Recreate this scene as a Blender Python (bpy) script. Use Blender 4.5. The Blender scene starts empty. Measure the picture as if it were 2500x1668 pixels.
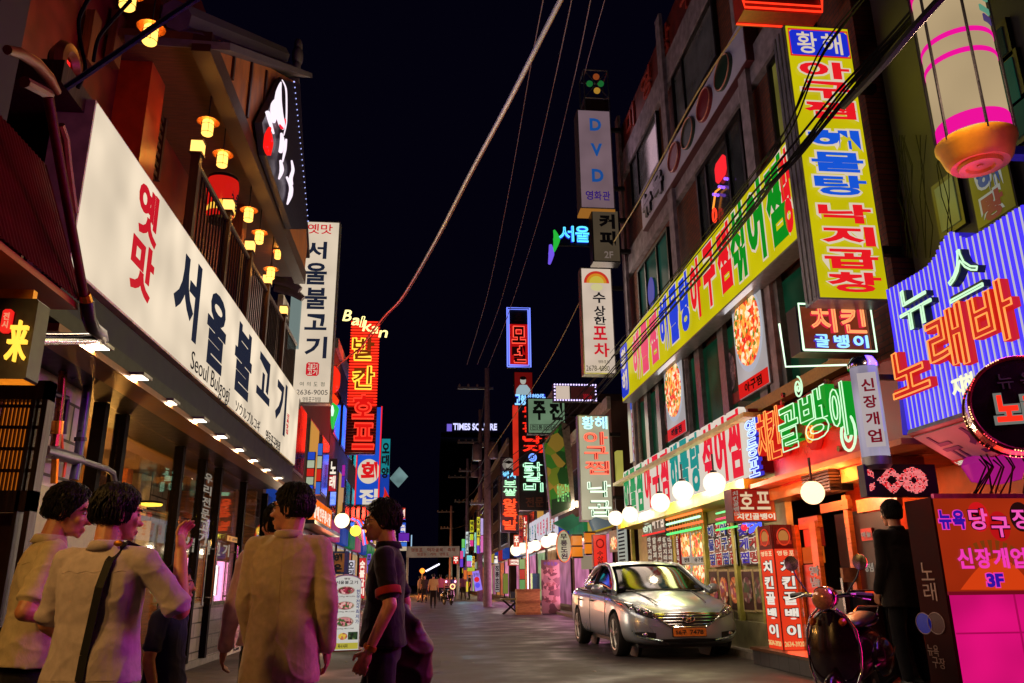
import bpy, bmesh, math, random
from mathutils import Vector, Matrix, noise
random.seed(7)
SC = bpy.context.scene
COL = SC.collection
V = Vector

# ------------------------------------------------------------------ camera, world, exposure
F, CX, CY = 1950.0, 1250.0, 834.0                 # lens in units of the 2500 px wide frame
PITCH, YAW, ROLL, CAMH = math.radians(16.86), math.radians(5.9), math.radians(0.6), 1.1
fh = V((math.sin(YAW), math.cos(YAW), 0)); up_z = V((0, 0, 1))
cam_f = fh * math.cos(PITCH) + up_z * math.sin(PITCH)
r0 = V((math.cos(YAW), -math.sin(YAW), 0)); u0_ = up_z * math.cos(PITCH) - fh * math.sin(PITCH)
cam_r = r0 * math.cos(ROLL) - u0_ * math.sin(ROLL)
cam_u = u0_ * math.cos(ROLL) + r0 * math.sin(ROLL)
cam_c = V((0, 0, CAMH))
cd = bpy.data.cameras.new('camera'); cam = bpy.data.objects.new('camera', cd); COL.objects.link(cam)
cd.sensor_width = 36.0; cd.sensor_fit = 'HORIZONTAL'; cd.lens = 36.0 * F / 2500.0
cd.clip_start = 0.05; cd.clip_end = 2000
m = Matrix((cam_r, cam_u, -cam_f)).transposed().to_4x4(); m.translation = cam_c
cam.matrix_world = m
SC.camera = cam
w = bpy.data.worlds.new('World'); SC.world = w; w.use_nodes = True
nt = w.node_tree; bg = nt.nodes['Background']
sky = nt.nodes.new('ShaderNodeTexSky'); sky.sky_type = 'NISHITA'; sky.sun_disc = False
sky.sun_elevation = math.radians(-4); sky.sun_rotation = math.radians(200)
mixn = nt.nodes.new('ShaderNodeMix'); mixn.data_type = 'RGBA'
mixn.inputs[0].default_value = 0.01; mixn.inputs[6].default_value = (0.0008, 0.0005, 0.0035, 1)
nt.links.new(sky.outputs[0], mixn.inputs[7]); nt.links.new(mixn.outputs[2], bg.inputs[0])
bg.inputs[1].default_value = 1.0
SC.view_settings.view_transform = 'Standard'; SC.view_settings.look = 'None'
SC.view_settings.exposure = 0.0; SC.view_settings.gamma = 1.0; SC.view_settings.use_curve_mapping = False
SC.render.engine = 'CYCLES'
cy = SC.cycles
cy.use_denoising = True; cy.max_bounces = 6; cy.diffuse_bounces = 3; cy.glossy_bounces = 3; cy.transparent_max_bounces = 10
cy.transmission_bounces = 3; cy.sample_clamp_indirect = 4.0; cy.use_light_tree = True; cy.caustics_reflective = False; cy.caustics_refractive = False

# ------------------------------------------------------------------ from the photograph to the street
def ray(x, y): return cam_f * F + cam_r * (x - CX) - cam_u * (y - CY)
def atX(x, y, X): d = ray(x, y); return cam_c + d * (X / d.x)
def atY(x, y, Y): d = ray(x, y); return cam_c + d * (Y / d.y)
def atZ(x, y, Z=0.0): d = ray(x, y); return cam_c + d * ((Z - CAMH) / d.z)

# ------------------------------------------------------------------ materials
def lin(c):
    return tuple(((v / 255) / 12.92 if v / 255 <= 0.04045 else ((v / 255 + 0.055) / 1.055) ** 2.4) for v in c) + (1,)
MATS = {}
def em(rgb, s=1.0, vary=0.0, sample=True, gloss=.03):
    key = ('em', rgb, s, vary, sample, gloss)
    if key in MATS: return MATS[key]
    mt = bpy.data.materials.new('light_%d_%d_%d' % rgb); mt.use_nodes = True
    n = mt.node_tree; n.nodes.clear()
    o = n.nodes.new('ShaderNodeOutputMaterial'); e = n.nodes.new('ShaderNodeEmission')
    e.inputs[0].default_value = lin(rgb); e.inputs[1].default_value = s
    if vary:
        tc = n.nodes.new('ShaderNodeTexCoord'); ns = n.nodes.new('ShaderNodeTexNoise')
        ns.inputs['Scale'].default_value = 1.6; ns.inputs['Detail'].default_value = 1.0
        mr = n.nodes.new('ShaderNodeMapRange'); mr.inputs[1].default_value = .3; mr.inputs[2].default_value = .7
        mr.inputs[3].default_value = s * (1 - vary); mr.inputs[4].default_value = s * (1 + vary)
        n.links.new(tc.outputs['Object'], ns.inputs[0]); n.links.new(ns.outputs[0], mr.inputs[0]); n.links.new(mr.outputs[0], e.inputs[1])
    # lit plastic also catches a little gloss
    g = n.nodes.new('ShaderNodeBsdfGlossy'); g.inputs['Roughness'].default_value = .25; g.inputs[0].default_value = (gloss, gloss, gloss, 1)
    a = n.nodes.new('ShaderNodeAddShader')
    n.links.new(e.outputs[0], a.inputs[0]); n.links.new(g.outputs[0], a.inputs[1]); n.links.new(a.outputs[0], o.inputs[0])
    if not sample: mt.cycles.emission_sampling = 'NONE'
    MATS[key] = mt
    return mt
def pm(name, rgb, rough=.6, metal=0.0, bump=0.0, scale=20.0, vary=.25, detail=6.0, coat=0.0, spec=.5, stretch=None, rgb2=None):
    """principled surface with procedural colour wear and bump (base colours are sRGB 0-255)"""
    if name in MATS: return MATS[name]
    mt = bpy.data.materials.new(name); mt.use_nodes = True
    n = mt.node_tree; b = n.nodes['Principled BSDF']
    b.inputs['Metallic'].default_value = metal; b.inputs['Coat Weight'].default_value = coat; b.inputs['Specular IOR Level'].default_value = spec
    tc = n.nodes.new('ShaderNodeTexCoord'); mp = n.nodes.new('ShaderNodeMapping')
    if stretch: mp.inputs['Scale'].default_value = stretch
    ns = n.nodes.new('ShaderNodeTexNoise'); ns.inputs['Scale'].default_value = scale; ns.inputs['Detail'].default_value = detail
    n.links.new(tc.outputs['Object'], mp.inputs[0]); n.links.new(mp.outputs[0], ns.inputs[0])
    c = lin(rgb); cr = n.nodes.new('ShaderNodeValToRGB')
    lo = tuple(v * (1 - vary) for v in c[:3]) + (1,); hi = tuple(min(1, v * (1 + vary)) for v in c[:3]) + (1,)
    if rgb2: hi = lin(rgb2)
    cr.color_ramp.elements[0].position = .3; cr.color_ramp.elements[1].position = .7
    cr.color_ramp.elements[0].color = lo; cr.color_ramp.elements[1].color = hi
    n.links.new(ns.outputs[0], cr.inputs[0]); n.links.new(cr.outputs[0], b.inputs['Base Color'])
    mr = n.nodes.new('ShaderNodeMapRange'); mr.inputs[3].default_value = max(.02, rough - .1); mr.inputs[4].default_value = min(1, rough + .12)
    n.links.new(ns.outputs[0], mr.inputs[0]); n.links.new(mr.outputs[0], b.inputs['Roughness'])
    if bump:
        bp = n.nodes.new('ShaderNodeBump'); bp.inputs['Strength'].default_value = bump; bp.inputs['Distance'].default_value = .02
        n.links.new(ns.outputs[0], bp.inputs['Height']); n.links.new(bp.outputs[0], b.inputs['Normal'])
    MATS[name] = mt
    return mt
def brickmat(name, c1, c2, mortar, bw, bh, msize=.012, axis='YZ', rough=.7, bump=.6):
    if name in MATS: return MATS[name]
    mt = bpy.data.materials.new(name); mt.use_nodes = True
    n = mt.node_tree; b = n.nodes['Principled BSDF']; b.inputs['Roughness'].default_value = rough
    tc = n.nodes.new('ShaderNodeTexCoord'); sp = n.nodes.new('ShaderNodeSeparateXYZ'); cb = n.nodes.new('ShaderNodeCombineXYZ')
    n.links.new(tc.outputs['Object'], sp.inputs[0])
    n.links.new(sp.outputs[1 if axis == 'YZ' else 0], cb.inputs[0]); n.links.new(sp.outputs[2], cb.inputs[1])
    br = n.nodes.new('ShaderNodeTexBrick'); br.inputs['Scale'].default_value = 1
    br.inputs['Brick Width'].default_value = bw; br.inputs['Row Height'].default_value = bh; br.inputs['Mortar Size'].default_value = msize
    br.inputs['Color1'].default_value = lin(c1); br.inputs['Color2'].default_value = lin(c2); br.inputs['Mortar'].default_value = lin(mortar)
    ns = n.nodes.new('ShaderNodeTexNoise'); ns.inputs['Scale'].default_value = 9; ns.inputs['Detail'].default_value = 6
    n.links.new(tc.outputs['Object'], ns.inputs[0])
    mx = n.nodes.new('ShaderNodeMix'); mx.data_type = 'RGBA'; mx.blend_type = 'MULTIPLY'; mx.inputs[0].default_value = .55
    n.links.new(cb.outputs[0], br.inputs[0]); n.links.new(br.outputs[0], mx.inputs[6]); n.links.new(ns.outputs[0], mx.inputs[7])
    n.links.new(mx.outputs[2], b.inputs['Base Color'])
    bp = n.nodes.new('ShaderNodeBump'); bp.inputs['Strength'].default_value = bump; bp.inputs['Distance'].default_value = .01; bp.invert = True
    n.links.new(br.outputs['Fac'], bp.inputs['Height']); n.links.new(bp.outputs[0], b.inputs['Normal'])
    MATS[name] = mt
    return mt
def glassmat(name, tint, gloss=.12, rough=.02):
    if name in MATS: return MATS[name]
    mt = bpy.data.materials.new(name); mt.use_nodes = True
    n = mt.node_tree; n.nodes.clear(); o = n.nodes.new('ShaderNodeOutputMaterial')
    t = n.nodes.new('ShaderNodeBsdfTransparent'); t.inputs[0].default_value = lin(tint)
    g = n.nodes.new('ShaderNodeBsdfGlossy'); g.inputs['Roughness'].default_value = rough; g.inputs[0].default_value = (.9, .9, .9, 1)
    lw_ = n.nodes.new('ShaderNodeLayerWeight'); fr = n.nodes.new('ShaderNodeMath'); fr.operation = 'POWER'; fr.inputs[1].default_value = 4.0; n.links.new(lw_.outputs['Facing'], fr.inputs[0])
    ad = n.nodes.new('ShaderNodeMath'); ad.operation = 'MULTIPLY_ADD'; ad.inputs[1].default_value = .45; ad.inputs[2].default_value = .03 + gloss; ad.use_clamp = True
    mx = n.nodes.new('ShaderNodeMixShader')
    n.links.new(fr.outputs[0], ad.inputs[0]); n.links.new(ad.outputs[0], mx.inputs[0]); n.links.new(t.outputs[0], mx.inputs[1]); n.links.new(g.outputs[0], mx.inputs[2])
    n.links.new(mx.outputs[0], o.inputs[0]); MATS[name] = mt
    return mt
def foodmat(name, cols, scale=30.0, s=.8, lit=True):
    """a printed photograph of a dish: coloured scraps, lit from behind or plain print"""
    if name in MATS: return MATS[name]
    mt = bpy.data.materials.new(name); mt.use_nodes = True
    n = mt.node_tree; b = n.nodes['Principled BSDF']
    tc = n.nodes.new('ShaderNodeTexCoord'); vo = n.nodes.new('ShaderNodeTexVoronoi'); vo.inputs['Scale'].default_value = scale
    ns = n.nodes.new('ShaderNodeTexNoise'); ns.inputs['Scale'].default_value = scale * .45; ns.inputs['Detail'].default_value = 4
    ad = n.nodes.new('ShaderNodeMix'); ad.data_type = 'RGBA'; ad.inputs[0].default_value = .12
    n.links.new(tc.outputs['Object'], ns.inputs[0]); n.links.new(tc.outputs['Object'], ad.inputs[6]); n.links.new(ns.outputs[1], ad.inputs[7])
    n.links.new(ad.outputs[2], vo.inputs[0])
    sp = n.nodes.new('ShaderNodeSeparateColor'); n.links.new(vo.outputs['Color'], sp.inputs[0])
    cr = n.nodes.new('ShaderNodeValToRGB'); cr.color_ramp.interpolation = 'CONSTANT'
    els = cr.color_ramp.elements
    while len(els) < len(cols): els.new(.5)
    for i, c in enumerate(cols): els[i].position = i / len(cols); els[i].color = lin(c)
    n.links.new(sp.outputs[0], cr.inputs[0]); n.links.new(cr.outputs[0], b.inputs['Base Color'])
    if lit:
        n.links.new(cr.outputs[0], b.inputs['Emission Color']); b.inputs['Emission Strength'].default_value = s
    b.inputs['Roughness'].default_value = .35
    MATS[name] = mt
    return mt

# ------------------------------------------------------------------ meshes
class MB:
    def __init__(self): self.v = []; self.f = []; self.mi = []; self.cur = 0
    def add(self, vs, fs):
        k = len(self.v); self.v += [V(p) for p in vs]; self.f += [tuple(i + k for i in q) for q in fs]; self.mi += [self.cur] * len(fs)
        return self
    def box(self, a, b):
        x0, y0, z0 = a; x1, y1, z1 = b
        return self.add([(x0, y0, z0), (x1, y0, z0), (x1, y1, z0), (x0, y1, z0), (x0, y0, z1), (x1, y0, z1), (x1, y1, z1), (x0, y1, z1)],
                        [(3, 2, 1, 0), (4, 5, 6, 7), (0, 1, 5, 4), (1, 2, 6, 5), (2, 3, 7, 6), (3, 0, 4, 7)])
    def fbox(self, fr, u0, v0, w0, u1, v1, w1, bev=0.0):
        if bev:
            o = [(u0 + bev, v0), (u1 - bev, v0), (u1, v0 + bev), (u1, v1 - bev), (u1 - bev, v1), (u0 + bev, v1), (u0, v1 - bev), (u0, v0 + bev)]
            return self.prism(fr, o, w0, w1)
        return self.prism(fr, [(u0, v0), (u1, v0), (u1, v1), (u0, v1)], w0, w1)
    def prism(self, fr, poly, w0, w1):
        n = len(poly); p = fr.p
        vs = [p(u, v, w0) for u, v in poly] + [p(u, v, w1) for u, v in poly]
        return self.add(vs, [tuple(range(n))[::-1], tuple(range(n, 2 * n))] + [(i, (i + 1) % n, n + (i + 1) % n, n + i) for i in range(n)])
    def disc(self, fr, u, v, ru, rv, w0, w1, n=28): return self.prism(fr, [(u + ru * math.cos(2 * math.pi * i / n), v + rv * math.sin(2 * math.pi * i / n)) for i in range(n)], w0, w1)
    def ring(self, fr, u, v, ru, rv, t, w, n=28): return self.tube([fr.p(u + ru * math.cos(2 * math.pi * i / n), v + rv * math.sin(2 * math.pi * i / n), w) for i in range(n + 1)], t, 6)
    def tube(self, path, r, n=8, cap=True):
        path = [V(p) for p in path]; rs = r if isinstance(r, (list, tuple)) else [r] * len(path)
        k = len(self.v); ref = None; N = len(path)
        for i, p in enumerate(path):
            t = (path[min(i + 1, N - 1)] - path[max(i - 1, 0)])
            t = t.normalized() if t.length > 1e-9 else V((0, 0, 1))
            if ref is None: ref = t.orthogonal().normalized()
            ref = (ref - t * ref.dot(t)); ref = ref.normalized() if ref.length > 1e-6 else t.orthogonal().normalized()
            b = t.cross(ref)
            for j in range(n):
                a = 2 * math.pi * j / n; self.v.append(p + (ref * math.cos(a) + b * math.sin(a)) * rs[i])
        for i in range(N - 1):
            for j in range(n):
                self.f.append((k + i * n + j, k + i * n + (j + 1) % n, k + (i + 1) * n + (j + 1) % n, k + (i + 1) * n + j)); self.mi.append(self.cur)
        if cap:
            self.f.append(tuple(k + j for j in range(n))[::-1]); self.f.append(tuple(k + (N - 1) * n + j for j in range(n))); self.mi += [self.cur] * 2
        return self
    def lathe(self, prof, c, n=24, axis='Z', M=None):
        """profile of (radius, height) about an axis through c"""
        k = len(self.v); c = V(c)
        for r, h in prof:
            for j in range(n):
                a = 2 * math.pi * j / n; x, y = r * math.cos(a), r * math.sin(a)
                q = V((x, y, h)) if axis == 'Z' else V((h, x, y)) if axis == 'X' else V((x, h, y))
                if M: q = M @ q
                self.v.append(c + q)
        for i in range(len(prof) - 1):
            for j in range(n):
                self.f.append((k + i * n + j, k + i * n + (j + 1) % n, k + (i + 1) * n + (j + 1) % n, k + (i + 1) * n + j)); self.mi.append(self.cur)
        self.f.append(tuple(k + j for j in range(n))[::-1]); self.f.append(tuple(k + (len(prof) - 1) * n + j for j in range(n))); self.mi += [self.cur] * 2
        return self
    def ball(self, c, r, n=20, m=12, sc=(1, 1, 1), R=None):
        k = len(self.v); c = V(c)
        for i in range(m + 1):
            th = math.pi * i / m
            for j in range(n):
                a = 2 * math.pi * j / n
                q = V((math.sin(th) * math.cos(a) * r * sc[0], math.sin(th) * math.sin(a) * r * sc[1], math.cos(th) * r * sc[2]))
                if R: q = R @ q
                self.v.append(c + q)
        for i in range(m):
            for j in range(n):
                self.f.append((k + i * n + j, k + (i + 1) * n + j, k + (i + 1) * n + (j + 1) % n, k + i * n + (j + 1) % n)); self.mi.append(self.cur)
        return self
    def caps(self, a, b, ra, rb, n=12, sq=1.0):
        """tapered capsule from a to b"""
        a, b = V(a), V(b); d = (b - a); L = d.length; d.normalize()
        path, rs = [], []
        for i in range(5): t = math.pi / 2 * (1 - i / 4); path.append(a - d * ra * math.sin(t)); rs.append(max(1e-4, ra * math.cos(t)))
        for i in range(1, 4): path.append(a + d * L * i / 4); rs.append(ra + (rb - ra) * i / 4)
        for i in range(5): t = math.pi / 2 * i / 4; path.append(b + d * rb * math.sin(t)); rs.append(max(1e-4, rb * math.cos(t)))
        return self.tube(path, rs, n)
    def loft(self, rings, close=True):
        """rings of equal point counts, joined in order"""
        k = len(self.v); n = len(rings[0])
        for r in rings: self.v += [V(p) for p in r]
        for i in range(len(rings) - 1):
            for j in range(n if close else n - 1):
                self.f.append((k + i * n + j, k + i * n + (j + 1) % n, k + (i + 1) * n + (j + 1) % n, k + (i + 1) * n + j)); self.mi.append(self.cur)
        if close:
            self.f.append(tuple(k + j for j in range(n))[::-1]); self.f.append(tuple(k + (len(rings) - 1) * n + j for j in range(n))); self.mi += [self.cur] * 2
        return self
    def build(self, name, mat, parent=None, smooth=False, angle=40, recalc=True):
        org = ORG.get(parent.name, V((0, 0, 0))) if parent is not None else V((0, 0, 0))
        me = bpy.data.meshes.new(name); me.from_pydata([tuple(p - org) for p in self.v], [], self.f)
        for mm in (mat if isinstance(mat, (list, tuple)) else [mat]): me.materials.append(mm)
        if max(self.mi, default=0) > 0: me.polygons.foreach_set('material_index', self.mi)
        if recalc:
            bm = bmesh.new(); bm.from_mesh(me); bmesh.ops.recalc_face_normals(bm, faces=bm.faces)
            if smooth:
                for f in bm.faces: f.smooth = True
                ca = math.radians(angle)
                for e in bm.edges:
                    if len(e.link_faces) == 2 and e.calc_face_angle(0) > ca: e.smooth = False
            bm.to_mesh(me); bm.free()
        o = bpy.data.objects.new(name, me); COL.objects.link(o)
        if parent is not None: o.parent = parent; ORG[o.name] = org
        return o
ORG = {}
def tag(o, label=None, cat=None, group=None, kind=None):
    if label: o['label'] = label
    if cat: o['category'] = cat
    if group: o['group'] = group
    if kind: o['kind'] = kind
    return o
def thing(name, label, cat, loc, group=None):
    o = bpy.data.objects.new(name, None); COL.objects.link(o); o.location = loc; o.empty_display_size = .1
    ORG[o.name] = V(loc)
    return tag(o, label, cat, group)
def copy_tree(o, loc, label=None, rotz=None):
    r = o.copy(); COL.objects.link(r); r.location = loc
    if rotz is not None: r.rotation_euler = (0, 0, rotz)
    if label: r['label'] = label
    for ch in list(o.children):
        c = ch.copy(); COL.objects.link(c); c.parent = r
        for g in list(ch.children): d = g.copy(); COL.objects.link(d); d.parent = c
    return r
class Fr:
    """a local frame on a surface: u along a, v up, w out of the surface"""
    def __init__(self, o, a, n, up=(0, 0, 1)): self.o = V(o); self.a = V(a).normalized(); self.n = V(n).normalized(); self.up = V(up).normalized()
    def p(self, u, v, w=0.0): return self.o + self.a * u + self.up * v + self.n * w
    def uv(self, x, y):
        d = ray(x, y); t = (self.o - cam_c).dot(self.n) / d.dot(self.n); q = cam_c + d * t - self.o
        return q.dot(self.a), q.dot(self.up)
    def bx(self, xl, xr, yt, yb):
        xm, ym = (xl + xr) / 2, (yt + yb) / 2
        return self.uv(xl, ym)[0], self.uv(xm, yb)[1], self.uv(xr, ym)[0], self.uv(xm, yt)[1]
    def quad(self, tl, tr, br, bl):
        a, b, c, d = [self.uv(*q) for q in (tl, tr, br, bl)]
        return (a[0] + d[0]) / 2, (c[1] + d[1]) / 2, (b[0] + c[0]) / 2, (a[1] + b[1]) / 2
def frR(X): return Fr((X, 0, 0), (0, -1, 0), (-1, 0, 0))      # on the right-hand facade line
def frL(X): return Fr((X, 0, 0), (0, 1, 0), (1, 0, 0))        # on the left-hand facade line
def frC(Y): return Fr((0, Y, 0), (1, 0, 0), (0, -1, 0))       # facing back down the street
def frU(Z): return Fr((0, 0, Z), (1, 0, 0), (0, 0, 1), (0, 1, 0))
def sub(b, a0, b0, a1, b1):
    """a box inside box b by fractions, b0 and b1 from the top"""
    return b[0] + (b[2] - b[0]) * a0, b[3] - (b[3] - b[1]) * b1, b[0] + (b[2] - b[0]) * a1, b[3] - (b[3] - b[1]) * b0

# ------------------------------------------------------------------ writing
_fc = bpy.data.curves.new('writing', 'FONT'); _fc.resolution_u = 3
_fo = bpy.data.objects.new('writing', _fc)
GL = {}
def glyph(s, off):
    key = (s, off)
    if key in GL: return GL[key]
    _fc.body = s; _fc.offset = off
    me = _fo.to_mesh(); idx = {}; vs = []; mp = []
    for v_ in me.vertices:
        k = (round(v_.co.x, 4), round(v_.co.y, 4))
        if k not in idx: idx[k] = len(vs); vs.append(k)
        mp.append(idx[k])
    fs = []
    for p_ in me.polygons:
        q = [mp[i] for i in p_.vertices]; q = [a for i, a in enumerate(q) if a != q[i - 1]]
        if len(set(q)) >= 3 and len(set(q)) == len(q): fs.append(tuple(q))
    _fo.to_mesh_clear()
    x0 = min(v_[0] for v_ in vs); x1 = max(v_[0] for v_ in vs); y0 = min(v_[1] for v_ in vs); y1 = max(v_[1] for v_ in vs)
    cnt = {}
    for f_ in fs:
        for i in range(len(f_)):
            a, b = f_[i], f_[(i + 1) % len(f_)]; cnt.setdefault((min(a, b), max(a, b)), []).append((a, b))
    bd = [e[0] for e in cnt.values() if len(e) == 1]
    vs = [((a - x0) / max(1e-6, x1 - x0), (b - y0) / max(1e-6, y1 - y0)) for a, b in vs]
    nxt = {}
    for a, b in bd: nxt.setdefault(a, []).append(b)
    loops = []
    while nxt:
        st = next(iter(nxt)); lp = [st]; c = st
        while c in nxt:
            b = nxt[c].pop()
            if not nxt[c]: del nxt[c]
            lp.append(b); c = b
            if c == st: break
        if len(lp) > 3: loops.append(lp)
    GL[key] = (vs, fs, bd, loops, (x1 - x0), (y1 - y0))
    return GL[key]
def put(mb, fr, s, b, w, d=.004, off=.02, shear=0.0, tube=0.0, ext=0.0):
    """one glyph (or one whole string) stretched to fill box b; ext grows the box so an outline sits round its letter"""
    vs, fs, bd, loops, gw, gh = glyph(s, off)
    u0, v0, u1, v1 = b; u0 -= ext; v0 -= ext; u1 += ext; v1 += ext
    P = lambda q, ww: fr.p(u0 + (u1 - u0) * q[0] + shear * (v1 - v0) * (q[1] - .5), v0 + (v1 - v0) * q[1], ww)
    if tube:
        for lp in loops:
            pts = [P(vs[i], w) for i in lp]; q = [pts[0]]
            for a in pts[1:]:
                if (a - q[-1]).length > tube * 1.3: q.append(a)
            if len(q) > 3: mb.tube(q, tube, 5, cap=False)
        return
    n = len(vs)
    mb.add([P(q, w + d) for q in vs], fs)
    if d > .001:
        mb.add([P(q, w + d) for q in vs] + [P(q, w) for q in vs], [(a, a + n, c + n, c) for a, c in bd])
def cells(b, s, vert=False, gap=.1):
    u0, v0, u1, v1 = b; n = len(s); out = []
    for i, ch in enumerate(s):
        if ch == ' ': continue
        if vert:
            h = (v1 - v0) / n; out.append((ch, (u0, v1 - h * (i + 1) + h * gap / 2, u1, v1 - h * i - h * gap / 2)))
        else:
            h = (u1 - u0) / n; out.append((ch, (u0 + h * i + h * gap / 2, v0, u0 + h * (i + 1) - h * gap / 2, v1)))
    return out
def T(par, fr, s, b, mat, w, d=.004, off=.02, vert=False, gap=.12, shear=0.0, tube=0.0, whole=False, outline=None, name='lettering'):
    """a word: letters in cells of box b (outline = (extra, material) puts a wider letter behind)"""
    cs = [(s, b)] if whole else cells(b, s, vert, gap)
    if outline:
        mo = MB()
        for ch, c in cs: put(mo, fr, ch, c, w - .004, .004, off + outline[0], shear, 0, outline[2] if len(outline) > 2 else 0)
        mo.build('letter_outline', outline[1], par, recalc=False)
    mb = MB()
    for ch, c in cs: put(mb, fr, ch, c, w, d, off, shear, tube)
    return mb.build(name, mat, par, recalc=False, smooth=bool(tube))
def lamp(par, kind, p, rgb, watts, size=(.1, .1), n=None):
    """the light a lit sign or lamp of the place gives off, or light added without a fitting"""
    l = bpy.data.lights.new('lamp_light', kind); c = lin(rgb); mx_ = max(c[:3]); l.color = tuple(v_ / mx_ for v_ in c[:3]); l.energy = watts
    o = bpy.data.objects.new('lamp_light', l); COL.objects.link(o); o.parent = par
    q = V(p) - ORG.get(par.name, V((0, 0, 0)))
    if kind == 'AREA':
        l.shape = 'RECTANGLE'; l.size, l.size_y = size; R_ = V(n).to_track_quat('-Z', 'Y').to_matrix().to_4x4(); o.matrix_local = Matrix.Translation(q) @ R_
    else: l.shadow_soft_size = size[0]; o.location = q
    return o
KGLOW = 14.0
def glow(par, fr, b, rgb, k=1.0, w_=.12):
    u0, v0, u1, v1 = b; c = lin(rgb); a = abs((u1 - u0) * (v1 - v0))
    return lamp(par, 'AREA', fr.p((u0 + u1) / 2, (v0 + v1) / 2, w_), rgb, KGLOW * k * a * max(c[:3]), (abs(u1 - u0) if abs(fr.n.z) < .5 else .1, abs(v1 - v0)), fr.n)
def emt(rgb, s):
    key = ('emt', rgb, s)
    if key in MATS: return MATS[key]
    mt = bpy.data.materials.new('glass_lit_%d_%d_%d' % rgb); mt.use_nodes = True; n = mt.node_tree; n.nodes.clear()
    o = n.nodes.new('ShaderNodeOutputMaterial'); e = n.nodes.new('ShaderNodeEmission'); t = n.nodes.new('ShaderNodeBsdfTransparent'); mx = n.nodes.new('ShaderNodeMixShader')
    e.inputs[0].default_value = lin(rgb); e.inputs[1].default_value = s; mx.inputs[0].default_value = .55
    n.links.new(t.outputs[0], mx.inputs[1]); n.links.new(e.outputs[0], mx.inputs[2]); n.links.new(mx.outputs[0], o.inputs[0]); MATS[key] = mt
    return mt
def signbox(name, label, fr, b, depth, face, body, border=.03, cat='sign', group=None, bev=0.0, lip=.01):
    """a box sign: housing with a face panel a little proud of it, front face at w=0"""
    u0, v0, u1, v1 = b; c = fr.p((u0 + u1) / 2, (v0 + v1) / 2, -depth / 2)
    r = thing(name, label, cat, c, group)
    MB().fbox(fr, u0, v0, -depth, u1, v1, -lip, bev).build('housing', body, r)
    MB().fbox(fr, u0 + border, v0 + border, -lip + .001, u1 - border, v1 - border, 0, bev).build('face_panel', face, r)
    if face.name.startswith('light_') and abs((u1 - u0) * (v1 - v0)) > .5: glow(r, fr, b, tuple(int(q.split('.')[0]) for q in face.name.split('_')[1:4]))
    return r
def struct(name, mb, mat): return tag(mb.build(name, mat), kind='structure')

# common surfaces
M_DARKMETAL = pm('dark painted metal', (34, 32, 34), .4, .6, .05, 30)
M_GREYMETAL = pm('grey sheet metal', (120, 120, 124), .4, .7, .05, 12)
M_LIGHTMETAL = pm('pale aluminium', (165, 163, 160), .35, .8, .03, 14)
M_CHROME = pm('chrome', (210, 210, 210), .12, 1.0, 0, 20, .05)
M_BLACK = pm('black plastic', (16, 16, 18), .4, 0, .03, 40)
M_RUBBER = pm('tyre rubber', (18, 18, 19), .75, 0, .1, 60)
M_CONC = pm('painted concrete', (150, 142, 138), .8, 0, .3, 7, .35)
M_WOOD = pm('brown wood', (96, 52, 24), .5, 0, .2, 6, .4, stretch=(8, 8, .6))
M_DWOOD = pm('dark stained wood', (52, 24, 14), .45, 0, .2, 6, .35, stretch=(6, 6, .5))
M_REDWALL = pm('dark red painted wall', (92, 18, 12), .5, 0, .15, 5, .35)
M_WIRE = pm('black cable sheath', (9, 8, 10), .7, 0, 0, 30, spec=.08)
WH = (232, 212, 184)

# ================================================================== the ground
def asphalt():
    mt = bpy.data.materials.new('worn asphalt'); mt.use_nodes = True; n = mt.node_tree; b = n.nodes['Principled BSDF']
    tc = n.nodes.new('ShaderNodeTexCoord')
    def ns(sc, det=6):
        q = n.nodes.new('ShaderNodeTexNoise'); q.inputs['Scale'].default_value = sc; q.inputs['Detail'].default_value = det
        n.links.new(tc.outputs['Object'], q.inputs[0]); return q
    big, mid, fine = ns(.35), ns(1.3), ns(45, 2)
    cr = n.nodes.new('ShaderNodeValToRGB'); cr.color_ramp.elements[0].position = .32; cr.color_ramp.elements[1].position = .72
    cr.color_ramp.elements[0].color = (.022, .021, .021, 1); cr.color_ramp.elements[1].color = (.062, .056, .052, 1)
    mx = n.nodes.new('ShaderNodeMix'); mx.data_type = 'RGBA'; mx.inputs[0].default_value = .5
    n.links.new(big.outputs[0], mx.inputs[6]); n.links.new(mid.outputs[0], mx.inputs[7]); n.links.new(mx.outputs[2], cr.inputs[0])
    mu = n.nodes.new('ShaderNodeMix'); mu.data_type = 'RGBA'; mu.blend_type = 'MULTIPLY'; mu.inputs[0].default_value = .15
    n.links.new(cr.outputs[0], mu.inputs[6]); n.links.new(fine.outputs[0], mu.inputs[7]); n.links.new(mu.outputs[2], b.inputs['Base Color'])
    mr = n.nodes.new('ShaderNodeMapRange'); mr.inputs[1].default_value = .35; mr.inputs[2].default_value = .65; mr.inputs[3].default_value = .42; mr.inputs[4].default_value = .82
    n.links.new(mid.outputs[0], mr.inputs[0]); n.links.new(mr.outputs[0], b.inputs['Roughness'])
    bp = n.nodes.new('ShaderNodeBump'); bp.inputs['Strength'].default_value = .25; bp.inputs['Distance'].default_value = .008
    n.links.new(fine.outputs[0], bp.inputs['Height']); n.links.new(bp.outputs[0], b.inputs['Normal'])
    return mt
M_ASPH = asphalt()
struct('road', MB().add([(-400, -60, 0), (400, -60, 0), (400, 900, 0), (-400, 900, 0)], [(0, 1, 2, 3)]), M_ASPH)
M_PAVE = brickmat('paving slabs', (96, 92, 88), (80, 76, 72), (40, 38, 36), .4, .3, .012, 'XZ', .6, .3)
M_KERB = pm('kerb stone', (120, 116, 110), .7, 0, .3, 12, .3)
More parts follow.
